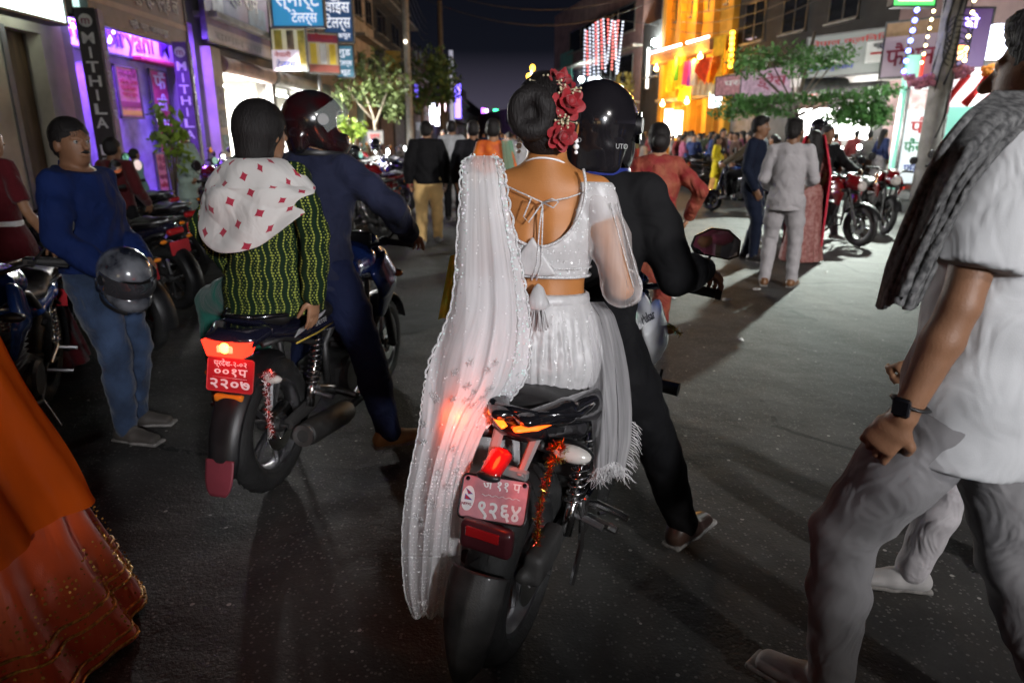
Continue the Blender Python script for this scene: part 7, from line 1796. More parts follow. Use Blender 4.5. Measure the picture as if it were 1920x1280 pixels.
# -- pillion woman
def bandhani():
    m = bpy.data.materials.new('green_dotted_print'); m.use_nodes = True; nt = m.node_tree; L = nt.links.new; b = nt.nodes['Principled BSDF']
    tcn = _n(nt, 'ShaderNodeTexCoord'); sp = _n(nt, 'ShaderNodeSeparateXYZ'); L(tcn.outputs['Object'], sp.inputs[0])
    def mth(op, a, b_=None):
        n = _n(nt, 'ShaderNodeMath', operation=op)
        for i, q in enumerate((a, b_)):
            if q is None: continue
            if isinstance(q, (int, float)): n.inputs[i].default_value = q
            else: L(q, n.inputs[i])
        return n.outputs[0]
    X, Y, Z = sp.outputs[0], sp.outputs[1], sp.outputs[2]
    x = mth('ADD', X, mth('MULTIPLY', Y, .6))
    wob = mth('MULTIPLY', mth('SINE', mth('MULTIPLY', Z, 62)), .0055)
    xs = mth('ADD', x, wob)
    line = mth('GREATER_THAN', mth('SINE', mth('MULTIPLY', xs, 190)), .80)
    dots = mth('MULTIPLY', mth('GREATER_THAN', mth('SINE', mth('MULTIPLY', mth('ADD', x, mth('MULTIPLY', mth('FLOOR', mth('MULTIPLY', Z, 95)), .0085)), 370)), .35), mth('GREATER_THAN', mth('SINE', mth('MULTIPLY', Z, 600)), .0))
    zone = mth('GREATER_THAN', mth('SINE', mth('MULTIPLY', x, 75)), .15)
    pat = mth('MAXIMUM', line, mth('MULTIPLY', dots, zone))
    brk = mth('GREATER_THAN', mth('SINE', mth('MULTIPLY', Z, 520)), -.55)
    pat = mth('MULTIPLY', pat, brk)
    mx = _n(nt, 'ShaderNodeMix', data_type='RGBA'); mx.inputs[6].default_value = (.006, .020, .008, 1); mx.inputs[7].default_value = (.30, .34, .06, 1); L(pat, mx.inputs[0]); L(mx.outputs[2], b.inputs['Base Color'])
    b.inputs['Roughness'].default_value = .85; b.inputs['Specular IOR Level'].default_value = .2
    MATS['green_dotted_print'] = m; return wrinkle(m, 9, .5, .02)
GREENK = bandhani(); TEAL = cloth('teal_salwar', (.012, .10, .075))
p = np.array(M2 @ Vector((0, .10, .90)))
lady, JL = person('woman in green dotted kurta and diamond print scarf riding pillion', (p[0], p[1]), 12, H=1.66, h=.009, fem=True, bulk=.026, hair=None, curl=(.4, .25), skin=SKIN,
    pose=dict(pelvis=(0, 0, .935), lean=.03, handR=(.25, -.10, .93), elbowR=(.8, -.5, .0), handL=(-.30, .16, .98), elbowL=(-.8, -.5, .1), hdirR=(-.02, -.15, -1), palmR=(-1, .2, 0), footL=(-.36, .06, .42), footR=(-.28, .16, .42), kneeL=(-1, .6, .3), kneeR=(-.7, 1, .3), head_yaw=-.35),
    top=dict(mat=GREENK, t=.022, hem=-.10, name='kurta', amp=.006, flare=.02), bottom=dict(mat=TEAL, t=.012), shoes=SANDAL)
c, M = JL['head'], JL['headR']
S = SDF(.006); S.ell(c + M @ V3(0, -.02, .035), V3(.096, .112, .104), M, k=.02); S.loft([c + M @ V3(0, -.045, -.01), c + M @ V3(0, -.055, -.085)], [(.096, .085), (.086, .075)], side=M[:, 0], k=.03)
S.ell(c + M @ V3(0, .115, -.06), V3(.080, .090, .12), M, k=.012, sub=True); S.fold = folds(.0015, 160, 120, 30, 2); S.cut(c + M @ V3(0, 0, -.135), -M[:, 2]); strands(link('hair', S.mesh('hair', [HAIR]), lady), c, M, 1500, 9, .07, (.099, .115, .107), .032, -.6)
GOLD = pmat('gold_bangle', (.80, .50, .12), rough=.2, metal=1.0, var=.1)
w_, e_ = JL['wrR'], JL['elR']; ax_ = nrm(w_ - e_); t1 = nrm(np.cross(ax_, V3(0, 1, 0))); t2 = np.cross(ax_, t1)
for k in range(3):
    b = MB(); b.tube([w_ - ax_ * (.012 + .014 * k) + (t1 * math.cos(a) + t2 * math.sin(a)) * (.036 + .001 * k) + ax_ * .004 * math.sin(a) for a in np.linspace(0, 2 * PI, 22)], .0035, 6); b.build('bangle', GOLD, lady, True)
# scarf: white cotton with red diamonds wrapped over the shoulders
def diamonds():
    m = bpy.data.materials.new('diamond_print_cotton'); m.use_nodes = True; nt = m.node_tree; L = nt.links.new; b = nt.nodes['Principled BSDF']
    tcn = _n(nt, 'ShaderNodeTexCoord'); mp = _n(nt, 'ShaderNodeMapping'); mp.inputs['Scale'].default_value = (11, 4.4, 1); mp.inputs['Rotation'].default_value = (0, 0, R(20)); L(tcn.outputs['UV'], mp.inputs[0])
    fr = _n(nt, 'ShaderNodeVectorMath', operation='FRACTION'); L(mp.outputs[0], fr.inputs[0]); sp = _n(nt, 'ShaderNodeSeparateXYZ'); L(fr.outputs[0], sp.inputs[0])
    def mth(op, a, b_=None):
        n = _n(nt, 'ShaderNodeMath', operation=op)
        for i, q in enumerate((a, b_)):
            if q is None: continue
            if isinstance(q, (int, float)): n.inputs[i].default_value = q
            else: L(q, n.inputs[i])
        return n.outputs[0]
    dx = mth('ABSOLUTE', mth('SUBTRACT', sp.outputs[0], .5)); dy = mth('ABSOLUTE', mth('SUBTRACT', sp.outputs[1], .5))
    mk = mth('LESS_THAN', mth('ADD', mth('POWER', dx, .8), mth('POWER', dy, .8)), .30)
    nz = _n(nt, 'ShaderNodeTexNoise'); nz.inputs['Scale'].default_value = 30; L(tcn.outputs['UV'], nz.inputs[0])
    mx = _n(nt, 'ShaderNodeMix', data_type='RGBA'); mx.inputs[6].default_value = (.62, .60, .58, 1); mx.inputs[7].default_value = (.38, .02, .05, 1); L(mk, mx.inputs[0]); L(mx.outputs[2], b.inputs['Base Color'])
    b.inputs['Roughness'].default_value = .85; b.inputs['Sheen Weight'].default_value = .2
    MATS['diamond_print_cotton'] = m; return wrinkle(m, 7, .6, .025)
DIA = diamonds()
def scarf(U, V):
    # a capelet: U runs round the shoulders from the left front over the back to the right front; V from the neck outwards and down
    a = R(-262) + U * R(264); q, w = np.clip(V / .42, 0, 1), np.clip((V - .42) / .58, 0, 1)
    q = np.sin(q * PI / 2); P_, U2 = JL['P'], JL['U']
    A = .070 + .165 * q + .028 * w; B = .075 + .080 * q + .035 * w
    back = np.exp(-((a + PI / 2 + .25) / .95) ** 2)
    z = .560 - .115 * q ** 2.2 - w * (.085 + .185 * back)
    n_ = .012 * np.sin(V * 13 + U * 8) * np.sin(U * 9) + .009 * np.sin(U * 31 + V * 7) + .010 * (np.abs(np.sin(V * 7 - U * 10)) ** .6 - .6)
    rr = n_ * np.clip(V * 3, 0, 1)
    wing = .05 * w * np.exp(-((a + PI) / .5) ** 2)
    return P_[0] + (A + rr + wing) * np.cos(a), P_[1] - .012 + (B + rr) * np.sin(a), P_[2] + z + .012 * np.sin(U * 23) * w
o = link('scarf', sheet(scarf, 110, 56, DIA, 'scarf'), lady); md = o.modifiers.new('thickness', 'SOLIDIFY'); md.thickness = .005
WL = np.array((Matrix.Translation(lady.location) @ Matrix.Rotation(-R(12), 4, 'Z') @ Matrix.Scale(1.66 / 1.7, 4)).inverted())
# trailing white end between arm and body
def tail_(U, V):
    uu = 568 + 14 * U + 3 * np.sin(V * 5); vv = 430 + 135 * V; Yd = 2.90 + .02 * U; x = (uu - 960) / 1280; y = -(vv - 640) / 1280; t_ = Yd / (_cp + y * _sp); return x * t_, Yd + 0 * V, CAM_H + (-_sp + y * _cp) * t_
me = sheet(tail_, 8, 20, DIA, 'scarf_end'); me.transform(Matrix(WL.tolist())); link('scarf_end', me, lady)
# -- helmeted driver
NAVYS = cloth('navy_shirt', (.014, .017, .040), sheen=.03); NJEAN = cloth('navy_trousers', (.007, .011, .038), sheen=.0)
def helm_red():
    m = pmat('black_red_helmet_paint', (.010, .010, .011), rough=.2, var=.1, vscale=9, coat=1.0, col2=(.030, .002, .003)); return m
p = np.array(M2 @ Vector((0, .50, .90)))
drv, JD = person('driver in navy shirt with raised-visor black and red helmet', (p[0], p[1]), 14, h=.009, skin=SKIN, curl=(.9, .9), bulk=.01,
    pose=dict(pelvis=(.0, 0, .925), lean=.14, handR=(.38, .30, 1.06), elbowR=(.7, -.5, -.1), handL=(-.40, .30, 1.06), elbowL=(-.7, -.5, -.1), hdirR=(.0, .95, -.3), palmR=(0, 0, -1), hdirL=(0, .95, -.3), palmL=(0, 0, -1), footR=(.37, -.04, .085), kneeR=(.35, 1, .3), toeR=(.75, .7, 0), footL=(-.18, .1, .36), kneeL=(-.4, 1, .2), head_yaw=-.85, head_pitch=.05),
    top=dict(mat=NAVYS, t=.022, hem=-.10, amp=.012), bottom=dict(mat=NJEAN, t=.016, wide=1.1), shoes=pmat('tan_foot_shoe', (.30, .18, .08), rough=.6, var=.2),
    helmet=dict(shell=helm_red(), trim=pmat('grey_pivot', (.22, .22, .22), rough=.4), visor_mat=pmat('clear_visor', (.62, .72, .70), rough=.06, var=.05, alpha=.22, coat=1.0), visor_up=.62, base=BLK))
# ================================================================== the man in the blue shirt with a helmet in his hand
BLUES = cloth('royal_blue_shirt', (.004, .014, .075), sheen=.0); JEANS = cloth('faded_jeans', (.028, .048, .095), var=.45, vscale=5)
bm, JM = person('man in royal blue shirt and faded jeans standing with a helmet', (-2.12, 3.44), 95, H=1.61, h=.009, skin=SKIN2, curl=(.5, .8), eyes=True, bulk=.012, hair='crop',
    pose=dict(pelvis=(0, 0, .935), lean=-.03, handR=(.27, .24, 1.0), elbowR=(.5, -.9, -.2), handL=(-.08, .22, 1.0), hdirR=(-.2, .9, -.4), palmR=(0, 0, -1), head_yaw=-.38, footL=(-.10, .02, .085), footR=(.12, .10, .085), toeL=(-.1, 1, 0)),
    top=dict(mat=BLUES, t=.026, hem=.02, amp=.008, neck=.062), bottom=dict(mat=JEANS, t=.016, amp=.009), shoes=pmat('grey_sneaker', (.060, .053, .047), rough=.7, var=.2, bump=.3, bscale=200))
S = SDF(.007); S.loft([JM['neck'] - JM['U'] * .02, JM['neck'] + JM['U'] * .035], [(.070, .075), (.062, .066)]); S.loft([JM['neck'] - JM['U'] * .03, JM['neck'] + JM['U'] * .2], [.054, .054], sub=True, k=.004); S.cut(JM['neck'] + JM['U'] * .035 + JM['Fs'] * .0, JM['U'] + JM['Fs'] * .5); link('collar', S.mesh('collar', [BLUES]), bm)
b = MB(); b.lathe([(.163, -.018), (.166, 0), (.163, .018), (.155, .018), (.155, -.018)], 30, T(tuple(JM['P'] + V3(0, 0, .085))) @ Matrix.Rotation(PI / 2, 4, 'Y') @ Matrix.Diagonal((1, .74, 1, 1)), close=True); b.build('belt', LEATHER, bm, 'auto')
c, M = JM['head'], JM['headR']; S = SDF(.004); S.loft([c + M @ V3(-.022, .098, -.044), c + M @ V3(0, .104, -.040), c + M @ V3(.022, .098, -.044)], [.003, .005, .003]); link('moustache', S.mesh('moustache', [HAIR]), bm)
hh = empty('held_helmet', tuple(at(236, 522, 3.16)), R(-120), 'black and white patterned full-face helmet held by the blue shirted man', 'helmet')
hh.scale = (.9,) * 3
hp = make_helmet(hh, V3(0, 0, 0), np.array(Matrix.Rotation(R(-28), 3, 'X')), .006, pmat('patterned_helmet', (.010, .012, .020), rough=.2, var=.1, vscale=9, coat=1.0, col2=(.16, .17, .19)), BLK, pmat('mirror_visor', (.30, .30, .34), rough=.05, metal=.9, var=.02), .0)
text_on(hp, 'THUNDER', .045, INK['grey'], (-.135, -.02, -.06), rot=(PI / 2, R(62), -PI / 2), ext=.001)
# ================================================================== orange sari at the near left
ORS = pmat('orange_silk', (.45, .052, .004), rough=.42, var=.25, vscale=3, bump=.3, bscale=260, sheen=.3, bdist=.002); wrinkle(ORS, 6, .5, .03, (1, 1, .25))
ORP = sheer('orange_pallu', (.38, .058, .005), .94)
os_, JO = person('woman in orange silk sari walking past at the near left edge', (-1.70, 1.78), -10, H=1.62, h=.010, fem=True, bulk=.02, hair='long', skin=SKIN,
    pose=dict(pelvis=(0, 0, .95), lean=.06, handR=(.10, .24, 1.05), handL=(-.1, .24, 1.05), elbowR=(.1, -1, -.2), head_yaw=.2), top=dict(mat=ORS, t=.012, sleeve=.35, hem=.16, name='blouse'), bottom=dict(kind='skirt', mat=ORS, r0=.21, r1=.52, n=13, amp=.020, hemz=.012, waist=.12, oval=.95), shoes=SANDAL)
GOLDT = pmat('gold_zari', (.50, .28, .06), rough=.35, metal=.7, var=.5, vscale=70, bump=.6, bscale=200)
def hem_pts(z, extra=.006, n=120):
    P = JO['P']; top = P[2] + .12; k = (top - z) / (top - .012); r0, r1 = .21, .52
    zz = [-.028, (P[2] - .028) / 2, P[2] - .05, top]; A = np.interp(z, zz, [r1, (r0 + r1) / 2, r0 + .02, r0 * .85]); Bq = np.interp(z, zz, [r1 * .95, (r0 + r1) / 2 * .95, r0 * .9, r0 * .72]); out = []
    for th in np.linspace(-PI, PI, n):
        d = -.020 * k * (math.sin(th * 13 + 1.5 * math.sin(z * 5)) + .5 * math.sin(th * 13 * 1.7 + z * 3)); out.append((P[0] + (A + d + extra) * math.cos(th), P[1] + (Bq + d + extra) * math.sin(th), z))
    return out
b = MB()
for z in (.03, .06, .15, .19): b.tube(hem_pts(z, .003), .006, 5)
b.build('gold_border', GOLDT, os_, True)
pts = np.concatenate([np.array(hem_pts(z, .010, 160))[npr.rand(160) < .5] for z in np.linspace(.06, .34, 16)]); sequins(os_, pts, np.tile(V3(.4, -.8, .2), (len(pts), 1)), .0045, GOLDT, 'zari_sequins', 8)
def pallu(U, V):
    th = R(-118) + U * R(112); z = 1.46 - V * (1.02 - .10 * U); rad = .20 + .24 * V + (.02 + .02 * V) * np.sin(U * 19 + V * 3 + 2 * np.sin(V * 4)) + .018 * np.abs(np.sin(U * 31 - V * 6)); return rad * np.cos(th) * 1.0, rad * np.sin(th), z + 0 * U
o = link('pallu', sheet(pallu, 50, 40, ORP, 'pallu'), os_)
# ================================================================== woman in maroon at the left edge
MAR = cloth('maroon_dress', (.085, .006, .010)); 
wm, JW = person('woman in dark maroon gown with long hair at the left edge', (-3.38, 4.55), 15, H=1.60, h=.014, fem=True, hair='long', skin=SKIN, pose=dict(pelvis=(0, 0, .95), handR=(.26, .12, .93), handL=(-.2, .1, .95)), top=dict(mat=MAR, t=.010, sleeve=.4, hem=.1, name='blouse'), bottom=dict(kind='skirt', mat=MAR, r0=.18, r1=.42, n=12, amp=.016), shoes=SANDAL)
b = MB(); b.lathe([(.152, -.02), (.156, 0), (.152, .02), (.14, .02), (.14, -.02)], 26, T(tuple(JW['P'] + V3(0, 0, .11))) @ Matrix.Rotation(PI / 2, 4, 'Y') @ Matrix.Diagonal((1, .76, 1, 1)), close=True); b.build('beaded_belt', SILVT, wm, 'auto')

# ================================================================== near right: walkers
WTEE = cloth('white_cotton_tee', (.62, .62, .63), var=.06); TEE = cloth('off_white_tee', (.40, .405, .415), var=.06); GREYT = cloth('grey_trousers', (.18, .175, .18), var=.12)
def check_scarf():
    m = pmat('grey_check_scarf', (.030, .030, .032), rough=.9, var=.1, vscale=75, col2=(.13, .13, .13), bump=.4, bscale=300); return wrinkle(m, 7, .5, .02)
KEF = check_scarf()
tm, JT = person('man in white t-shirt and grey trousers striding at the near right', (1.12, 1.53), -35, H=1.79, h=.009, skin=SKIN2, hair='short', curl=(.95, .5),
    pose=dict(pelvis=(0, 0, .93), lean=.0, side=.10, twist=.0, handL=(-.27, .06, .765), elbowL=(-.4, -.9, -.2), hdirL=(-.15, .45, -.9), palmL=(1, .2, -.2), handR=(.24, -.1, .92), footL=(-.18, .14, .11), kneeL=(-.4, 1, .2), footR=(.10, -.30, .12), kneeR=(0, 1, .1), head_yaw=.1),
    top=dict(mat=TEE, t=.032, hem=-.17, sleeve=.36, amp=.005), bottom=dict(mat=GREYT, t=.014, wide=1.0), shoes=SNEAKER)
w_, e_ = JT['wrL'], JT['elL']; ax_ = nrm(w_ - e_); t1 = nrm(np.cross(ax_, V3(0, 0, 1))); t2 = np.cross(ax_, t1)
b = MB(); b.tube([w_ - ax_ * .03 + (t1 * math.cos(a) + t2 * math.sin(a)) * .034 for a in np.linspace(0, 2 * PI, 22)], .009, 8, flat=.35); wt = b.build('wrist_watch', BLK, tm, True)
b = MB(); b.box((0, 0, 0), (.036, .012, .042), bev=.005); b.build('watch_face', GLOSSBLK, wt, 'auto', tuple(w_ - ax_ * .03 - V3(.038, 0, .0)), (0, 0, PI / 2))
U_, P_, Rs_, Fs_ = JT['U'], JT['P'], JT['Rs'], JT['Fs']
S = SDF(.009); nk = JT['neck']
for a in np.linspace(0, 2 * PI, 15)[:-1]:
    a2 = a + 2 * PI / 14; f = lambda a_: nk + U_ * (.012 - .02 * math.cos(a_ * 2)) + Rs_ * .100 * math.cos(a_) + Fs_ * (.080 * math.sin(a_) - .01); S.loft([f(a), f(a2)], [.042, .042], k=.02)
S.fold = folds(.006, 48, 44, 40, 6); link('scarf', S.mesh('scarf', [KEF]), tm)
WT = np.array((Matrix.Translation(tm.location) @ Matrix.Rotation(R(35), 4, 'Z') @ Matrix.Scale(1.79 / 1.7, 4)).inverted())
rowsK = np.array([0, 12, 12, -.05, -.05]) + np.array([(175, 1850, 1960, 1.52, 1.52), (215, 1800, 1940, 1.42, 1.44), (275, 1752, 1865, 1.39, 1.39), (350, 1716, 1806, 1.44, 1.38), (430, 1680, 1770, 1.49, 1.41), (500, 1650, 1742, 1.51, 1.43), (575, 1632, 1704, 1.51, 1.44)], float)
U, V, P = veil(rowsK, 50, 80, 1.6, .016, seed=7); Q = P.reshape(-1, 3) @ WT[:3, :3].T + WT[:3, 3]; i = np.arange(50 * 80).reshape(80, 50)
o = link('scarf_end', mesh_np('scarf_end', Q, np.stack([i[:-1, :-1], i[:-1, 1:], i[1:, 1:], i[1:, :-1]], -1).reshape(-1, 4), True, [KEF], np.stack([U, V], -1).reshape(-1, 2)), tm); md = o.modifiers.new('thickness', 'SOLIDIFY'); md.thickness = .006
BLUEC = cloth('bright_blue_top', (.012, .10, .42)); PALEJ = cloth('pale_trousers', (.42, .40, .42), var=.12)
person('walker in bright blue top half hidden behind the white t-shirt man', (1.62, 2.06), -70, H=1.50, h=.012, skin=SKIN, hair='short', curl=(.6, .6), pose=dict(pelvis=(0, 0, .93), lean=.08, handL=(-.18, .34, 1.0), elbowL=(-.5, -.9, -.2), footL=(-.08, .24, .085), footR=(.1, -.34, .14)), top=dict(mat=BLUEC, t=.02, hem=-.05, sleeve=.4), bottom=dict(mat=PALEJ, t=.014), shoes=pmat('white_sneaker', (.36, .35, .35), rough=.7, var=.15))
DKJ = cloth('dark_jacket', (.012, .012, .015), sheen=0.0)
person('man in dark jacket standing behind the white t-shirt man', (2.98, 4.45), -30, H=1.70, h=.014, skin=SKIN, pose=dict(), top=dict(mat=DKJ, t=.024, hem=-.05, name='jacket'), bottom=dict(mat=BLKTROU), shoes=BLACKLEATHER)

# ================================================================== middle distance
def tiedye():
    m = pmat('red_tiedye', (.17, .003, .006), rough=.8, var=.2, vscale=9, col2=(.24, .065, .03), bump=.4, bscale=400); return wrinkle(m)
person('woman in red and sand tie-dye kurta walking ahead of the rider', tuple(at(1228, 400, 5.2)[:2]), 8, H=1.60, h=.011, fem=True, bulk=.02, hair='bun', skin=SKIN, pose=dict(pelvis=(0, 0, .95), handR=(.27, .05, 1.03), elbowR=(.8, -.6, -.2), handL=(-.16, .2, 1.1)), top=dict(mat=tiedye(), t=.018, hem=-.42, name='kurta', flare=.02), bottom=dict(mat=tiedye(), t=.012), shoes=SANDAL)
SUITN = cloth('navy_suit', (.007, .011, .026), sheen=.0); SUITG = cloth('pale_grey_suit', (.36, .345, .36), var=.08)
p = gnd(1398, 487); nv, JN = person('man in dark navy suit facing the man in pale grey', tuple(p[:2]), 128, H=1.76, h=.012, skin=SKIN2, pose=dict(footL=(-.12, -.05, .085), footR=(.10, .12, .085), handL=(-.24, .02, .88), handR=(.2, .1, .9)), top=dict(mat=SUITN, t=.020, hem=-.10, name='jacket', amp=.004), bottom=dict(mat=SUITN), shoes=BLACKLEATHER, eyes=True)
S = SDF(.01); S.loft([JN['neck'] + JN['Fs'] * .05, JN['P'] + JN['U'] * .30 + JN['Fs'] * .115], [(.045, .03), (.015, .012)], side=JN['Rs']); link('shirt_front', S.mesh('shirt_front', [WTEE]), nv)
p = gnd(1455, 537); person('man in pale grey suit and brown shoes standing with his back turned', tuple(p[:2]), 28, H=1.70, h=.010, skin=SKIN2, pose=dict(handL=(-.20, .22, 1.02), handR=(.18, .26, 1.08), elbowR=(.4, -.8, -.6), elbowL=(-.35, -.8, -.6), footL=(-.13, 0, .085), footR=(.14, .06, .085), head_yaw=-.3), top=dict(mat=SUITG, t=.015, hem=-.12, name='jacket', amp=.004), bottom=dict(mat=SUITG, t=.012, wide=1.0, amp=.006), shoes=LEATHER)
SAR = pmat('crimson_brocade', (.20, .05, .045), rough=.6, var=.3, vscale=24, col2=(.34, .17, .15), bump=.4, bscale=200); wrinkle(SAR); CRIM = cloth('crimson_veil', (.52, .02, .045))
p = gnd(1500, 490); sw_, JS = person('woman in crimson brocade sari half hidden behind the pale grey suit', tuple(p[:2]), -20, H=1.58, h=.014, fem=True, hair='long', skin=SKIN, pose=dict(pelvis=(0, 0, .95)), top=dict(mat=SAR, t=.012, hem=.1, sleeve=.4, name='blouse'), bottom=dict(kind='skirt', mat=SAR, r0=.18, r1=.30, n=12, amp=.012), shoes=SANDAL)
def vl(U, V):
    th = R(-60) + U * R(200); r0 = .12 + .14 * np.clip(V * 3, 0, 1) + .015 * np.sin(U * 26); return r0 * np.cos(th), r0 * np.sin(th) * .9, 1.68 - V * 1.45 + 0 * U
link('veil', sheet(vl, 40, 24, CRIM, 'veil'), sw_)
# couple on the red bike
REDP = pmat('red_bike_paint', (.15, .006, .008), rough=.2, var=.1, coat=1.0); BLUEP = pmat('blue_bike_paint', (.02, .08, .35), rough=.2, var=.1, coat=1.0); BLKP = GLOSSBLK; SILP = pmat('silver_bike_paint', (.45, .45, .46), rough=.25, metal=.5, var=.1, coat=.8)
motorcycle('red motorcycle facing the viewer under the couple in black', (4.55, 11.2), 158, 0, paint=REDP, detail=True, cat='motorcycle')
mp_, _ = person('man in black riding the red motorcycle towards the viewer', (4.70, 10.72), 158, h=.016, skin=SKIN2, pose=dict(pelvis=(0, 0, .92), lean=.1, handR=(.34, .36, 1.05), handL=(-.34, .36, 1.05), footL=(-.30, .15, .085), footR=(.30, .15, .085), kneeL=(-.4, 1, .2), kneeR=(.4, 1, .2), hdirL=(0, 1, -.2), hdirR=(0, 1, -.2)), top=dict(mat=BLKCLOTH, t=.026, name='jacket'), bottom=dict(mat=cloth('stone_jeans', (.20, .20, .24))), shoes=SNEAKER, hair='short')
person('pillion rider in black with glossy black helmet on the red motorcycle', (4.80, 11.12), 158, h=.016, skin=SKIN2, pose=dict(pelvis=(.06, 0, .98), lean=.05, handR=(.2, .25, 1.1), handL=(-.2, .25, 1.1), footL=(-.24, .2, .38), footR=(.24, .2, .38), kneeL=(-.4, 1, .2), kneeR=(.4, 1, .2)), top=dict(mat=BLKCLOTH, t=.026, name='jacket'), bottom=dict(mat=BLKTROU), shoes=SNEAKER, helmet=dict(shell=HELM1['shell'], trim=BLK, visor_mat=HELM1['visor_mat']))
# scooter with rider and girl in yellow
def scooter(label, loc, yaw, paint):
    root = empty('scooter', (loc[0], loc[1], 0), -R(yaw), label, 'scooter')
    wheel(root, 'rear_wheel', 0, .22, .22, .09); wheel(root, 'front_wheel', 1.20, .22, .22, .09)
    S = SDF(.018); S.loft([(0, -.22, .62), (0, .10, .58), (0, .42, .50), (0, .50, .30)], [(.10, .08), (.17, .17), (.15, .20), (.14, .05)], side=(1, 0, 0), k=.04); link('body_panel', S.mesh('body_panel', [paint]), root)
    S = SDF(.018); S.loft([(0, .45, .27), (0, .85, .27)], [(.16, .03), (.16, .03)], side=(1, 0, 0)); S.loft([(0, .88, .28), (0, 1.0, .60), (0, .95, .92)], [(.20, .04), (.19, .05), (.10, .06)], side=(1, 0, 0), k=.03); link('leg_shield', S.mesh('leg_shield', [paint]), root)
    S = SDF(.018); S.loft([(0, -.2, .74), (0, .15, .76), (0, .45, .74)], [(.10, .04), (.14, .05), (.12, .04)], side=(1, 0, 0)); link('seat', S.mesh('seat', [SEATM]), root)
    b = MB(); b.tube([(0, 1.20, .22), (0, 1.05, .6), (0, .95, 1.0)], .03, 8); b.build('fork', IRON, root, True)
    b = MB(); b.tube([(-.33, .86, 1.02), (-.1, .95, 1.03), (.1, .95, 1.03), (.33, .86, 1.02)], .016, 8); b.build('handlebar', BLK, root, True)
    S = SDF(.016); S.ell((0, 1.0, 1.0), (.13, .10, .08)); hl = link('headlight', S.mesh('headlight', [paint]), root); S = SDF(.014); S.ell((0, 1.09, 1.0), (.08, .03, .05)); link('headlight_lens', S.mesh('headlight_lens', [LENS_C]), hl)
    b = MB(); b.lathe([(.235, -.07), (.25, 0), (.235, .07), (.225, .06), (.24, 0), (.225, -.06)], 12, T((0, 1.2, .22)), close=True, a0=R(20), a1=R(170)); b.build('front_fender', paint, root, 'auto')
    S = SDF(.014); S.box((0, -.29, .60), (.16, .05, .07), rd=.02); link('tail_light', S.mesh('tail_light', [LENS_R]), root)
    for s in (-1, 1): mirror(root, s, .92, 1.25, (s * .22, .9, 1.04), 'round')
    return root
scooter('dark scooter ridden across the road by the couple with the girl in yellow', (5.25, 14.2), -52, DARKP)
person('scooter rider in brown shirt beside the girl in yellow', (4.92, 14.45), -52, h=.018, skin=SKIN, pose=dict(pelvis=(0, 0, .88), lean=.1, handR=(.30, .45, 1.03), handL=(-.30, .45, 1.03), footL=(-.15, .38, .36), footR=(.15, .38, .36), kneeL=(-.4, 1, .3), kneeR=(.4, 1, .3)), top=dict(mat=cloth('olive_brown_shirt', (.085, .065, .04)), t=.02), bottom=dict(mat=BLKTROU), shoes=SNEAKER)
YEL = cloth('yellow_dress', (.62, .48, .012))
p = gnd(1340, 372); person('girl in bright yellow kurta and trousers beside the scooter', tuple(p[:2]), 120, H=1.55, h=.016, fem=True, hair='long', skin=SKIN, pose=dict(pelvis=(0, 0, .93), lean=-.1, handL=(-.2, .2, .95), handR=(.25, .15, 1.0), footL=(-.1, .2, .085)), top=dict(mat=YEL, t=.016, hem=-.35, name='kurta'), bottom=dict(mat=YEL, t=.014), shoes=SANDAL)
person('pillion passenger in saffron shawl on the far side of the scooter', (5.5, 14.9), -52, H=1.55, h=.02, fem=True, hair='bun', skin=SKIN, pose=dict(pelvis=(0, 0, .95), footL=(-.2, .3, .4), footR=(.2, .3, .4)), top=dict(mat=cloth('saffron_shawl', (.55, .24, .02)), t=.03, hem=-.1, name='shawl'), bottom=dict(mat=BLKTROU), shoes=SANDAL)
# walkers ahead on the left
p = gnd(806, 458); person('man in black sweater and cream trousers walking away', tuple(p[:2]), -4, H=1.73, h=.012, skin=SKIN, pose=dict(footL=(-.10, -.12, .085), footR=(.12, .14, .10), handL=(-.26, .02, .90), handR=(.26, -.02, .90)), top=dict(mat=BLKCLOTH, t=.040, hem=-.06, name='sweater'), bottom=dict(mat=cloth('cream_trousers', (.66, .44, .18)), t=.016, wide=1.12), shoes=SNEAKER)
def ahead(label, u, vh, Y, H, **k):
    q = at(u, 300, Y); return person(label, (q[0], Y), k.pop('yaw', 0), H=H, h=k.pop('h', .018), **k)
ahead('man in pale grey shirt walking beyond the black sweater', 848, 0, 13.0, 1.80, skin=SKIN, pose=dict(footL=(-.1, .1, .085)), top=dict(mat=cloth('pale_grey_shirt', (.42, .43, .45)), t=.024), bottom=dict(mat=BLKTROU), shoes=BLACKLEATHER)
ahead('man in black jacket walking just left of the bride veil', 888, 0, 9.6, 1.73, skin=SKIN, pose=dict(footR=(.1, .15, .085)), top=dict(mat=DKJ, t=.03, name='jacket'), bottom=dict(mat=BLKTROU), shoes=BLACKLEATHER)
gv, JG = ahead('woman in orange print dress with pale green veil ahead of the bride', 925, 0, 8.2, 1.70, fem=True, hair='short', skin=SKIN, pose=dict(pelvis=(0, 0, .95)), top=dict(mat=pmat('orange_print', (.70, .16, .01), rough=.7, var=.2, vscale=12, col2=(.45, .06, .01)), t=.02, hem=-.1, sleeve=.45, name='blouse'), bottom=dict(kind='skirt', mat=pmat('orange_print', (.7, .16, .01)), r0=.18, r1=.30))
def gvf(U, V):
    a = R(-70) + U * R(110); r0 = .16 + .20 * V + .02 * np.sin(U * 24); return r0 * np.cos(a) + .04 + .05 * V, r0 * np.sin(a), 1.50 - V * 1.15 + 0 * U
link('veil', sheet(gvf, 40, 20, sheer('green_veil', (.22, .42, .30), .75), 'veil'), gv)
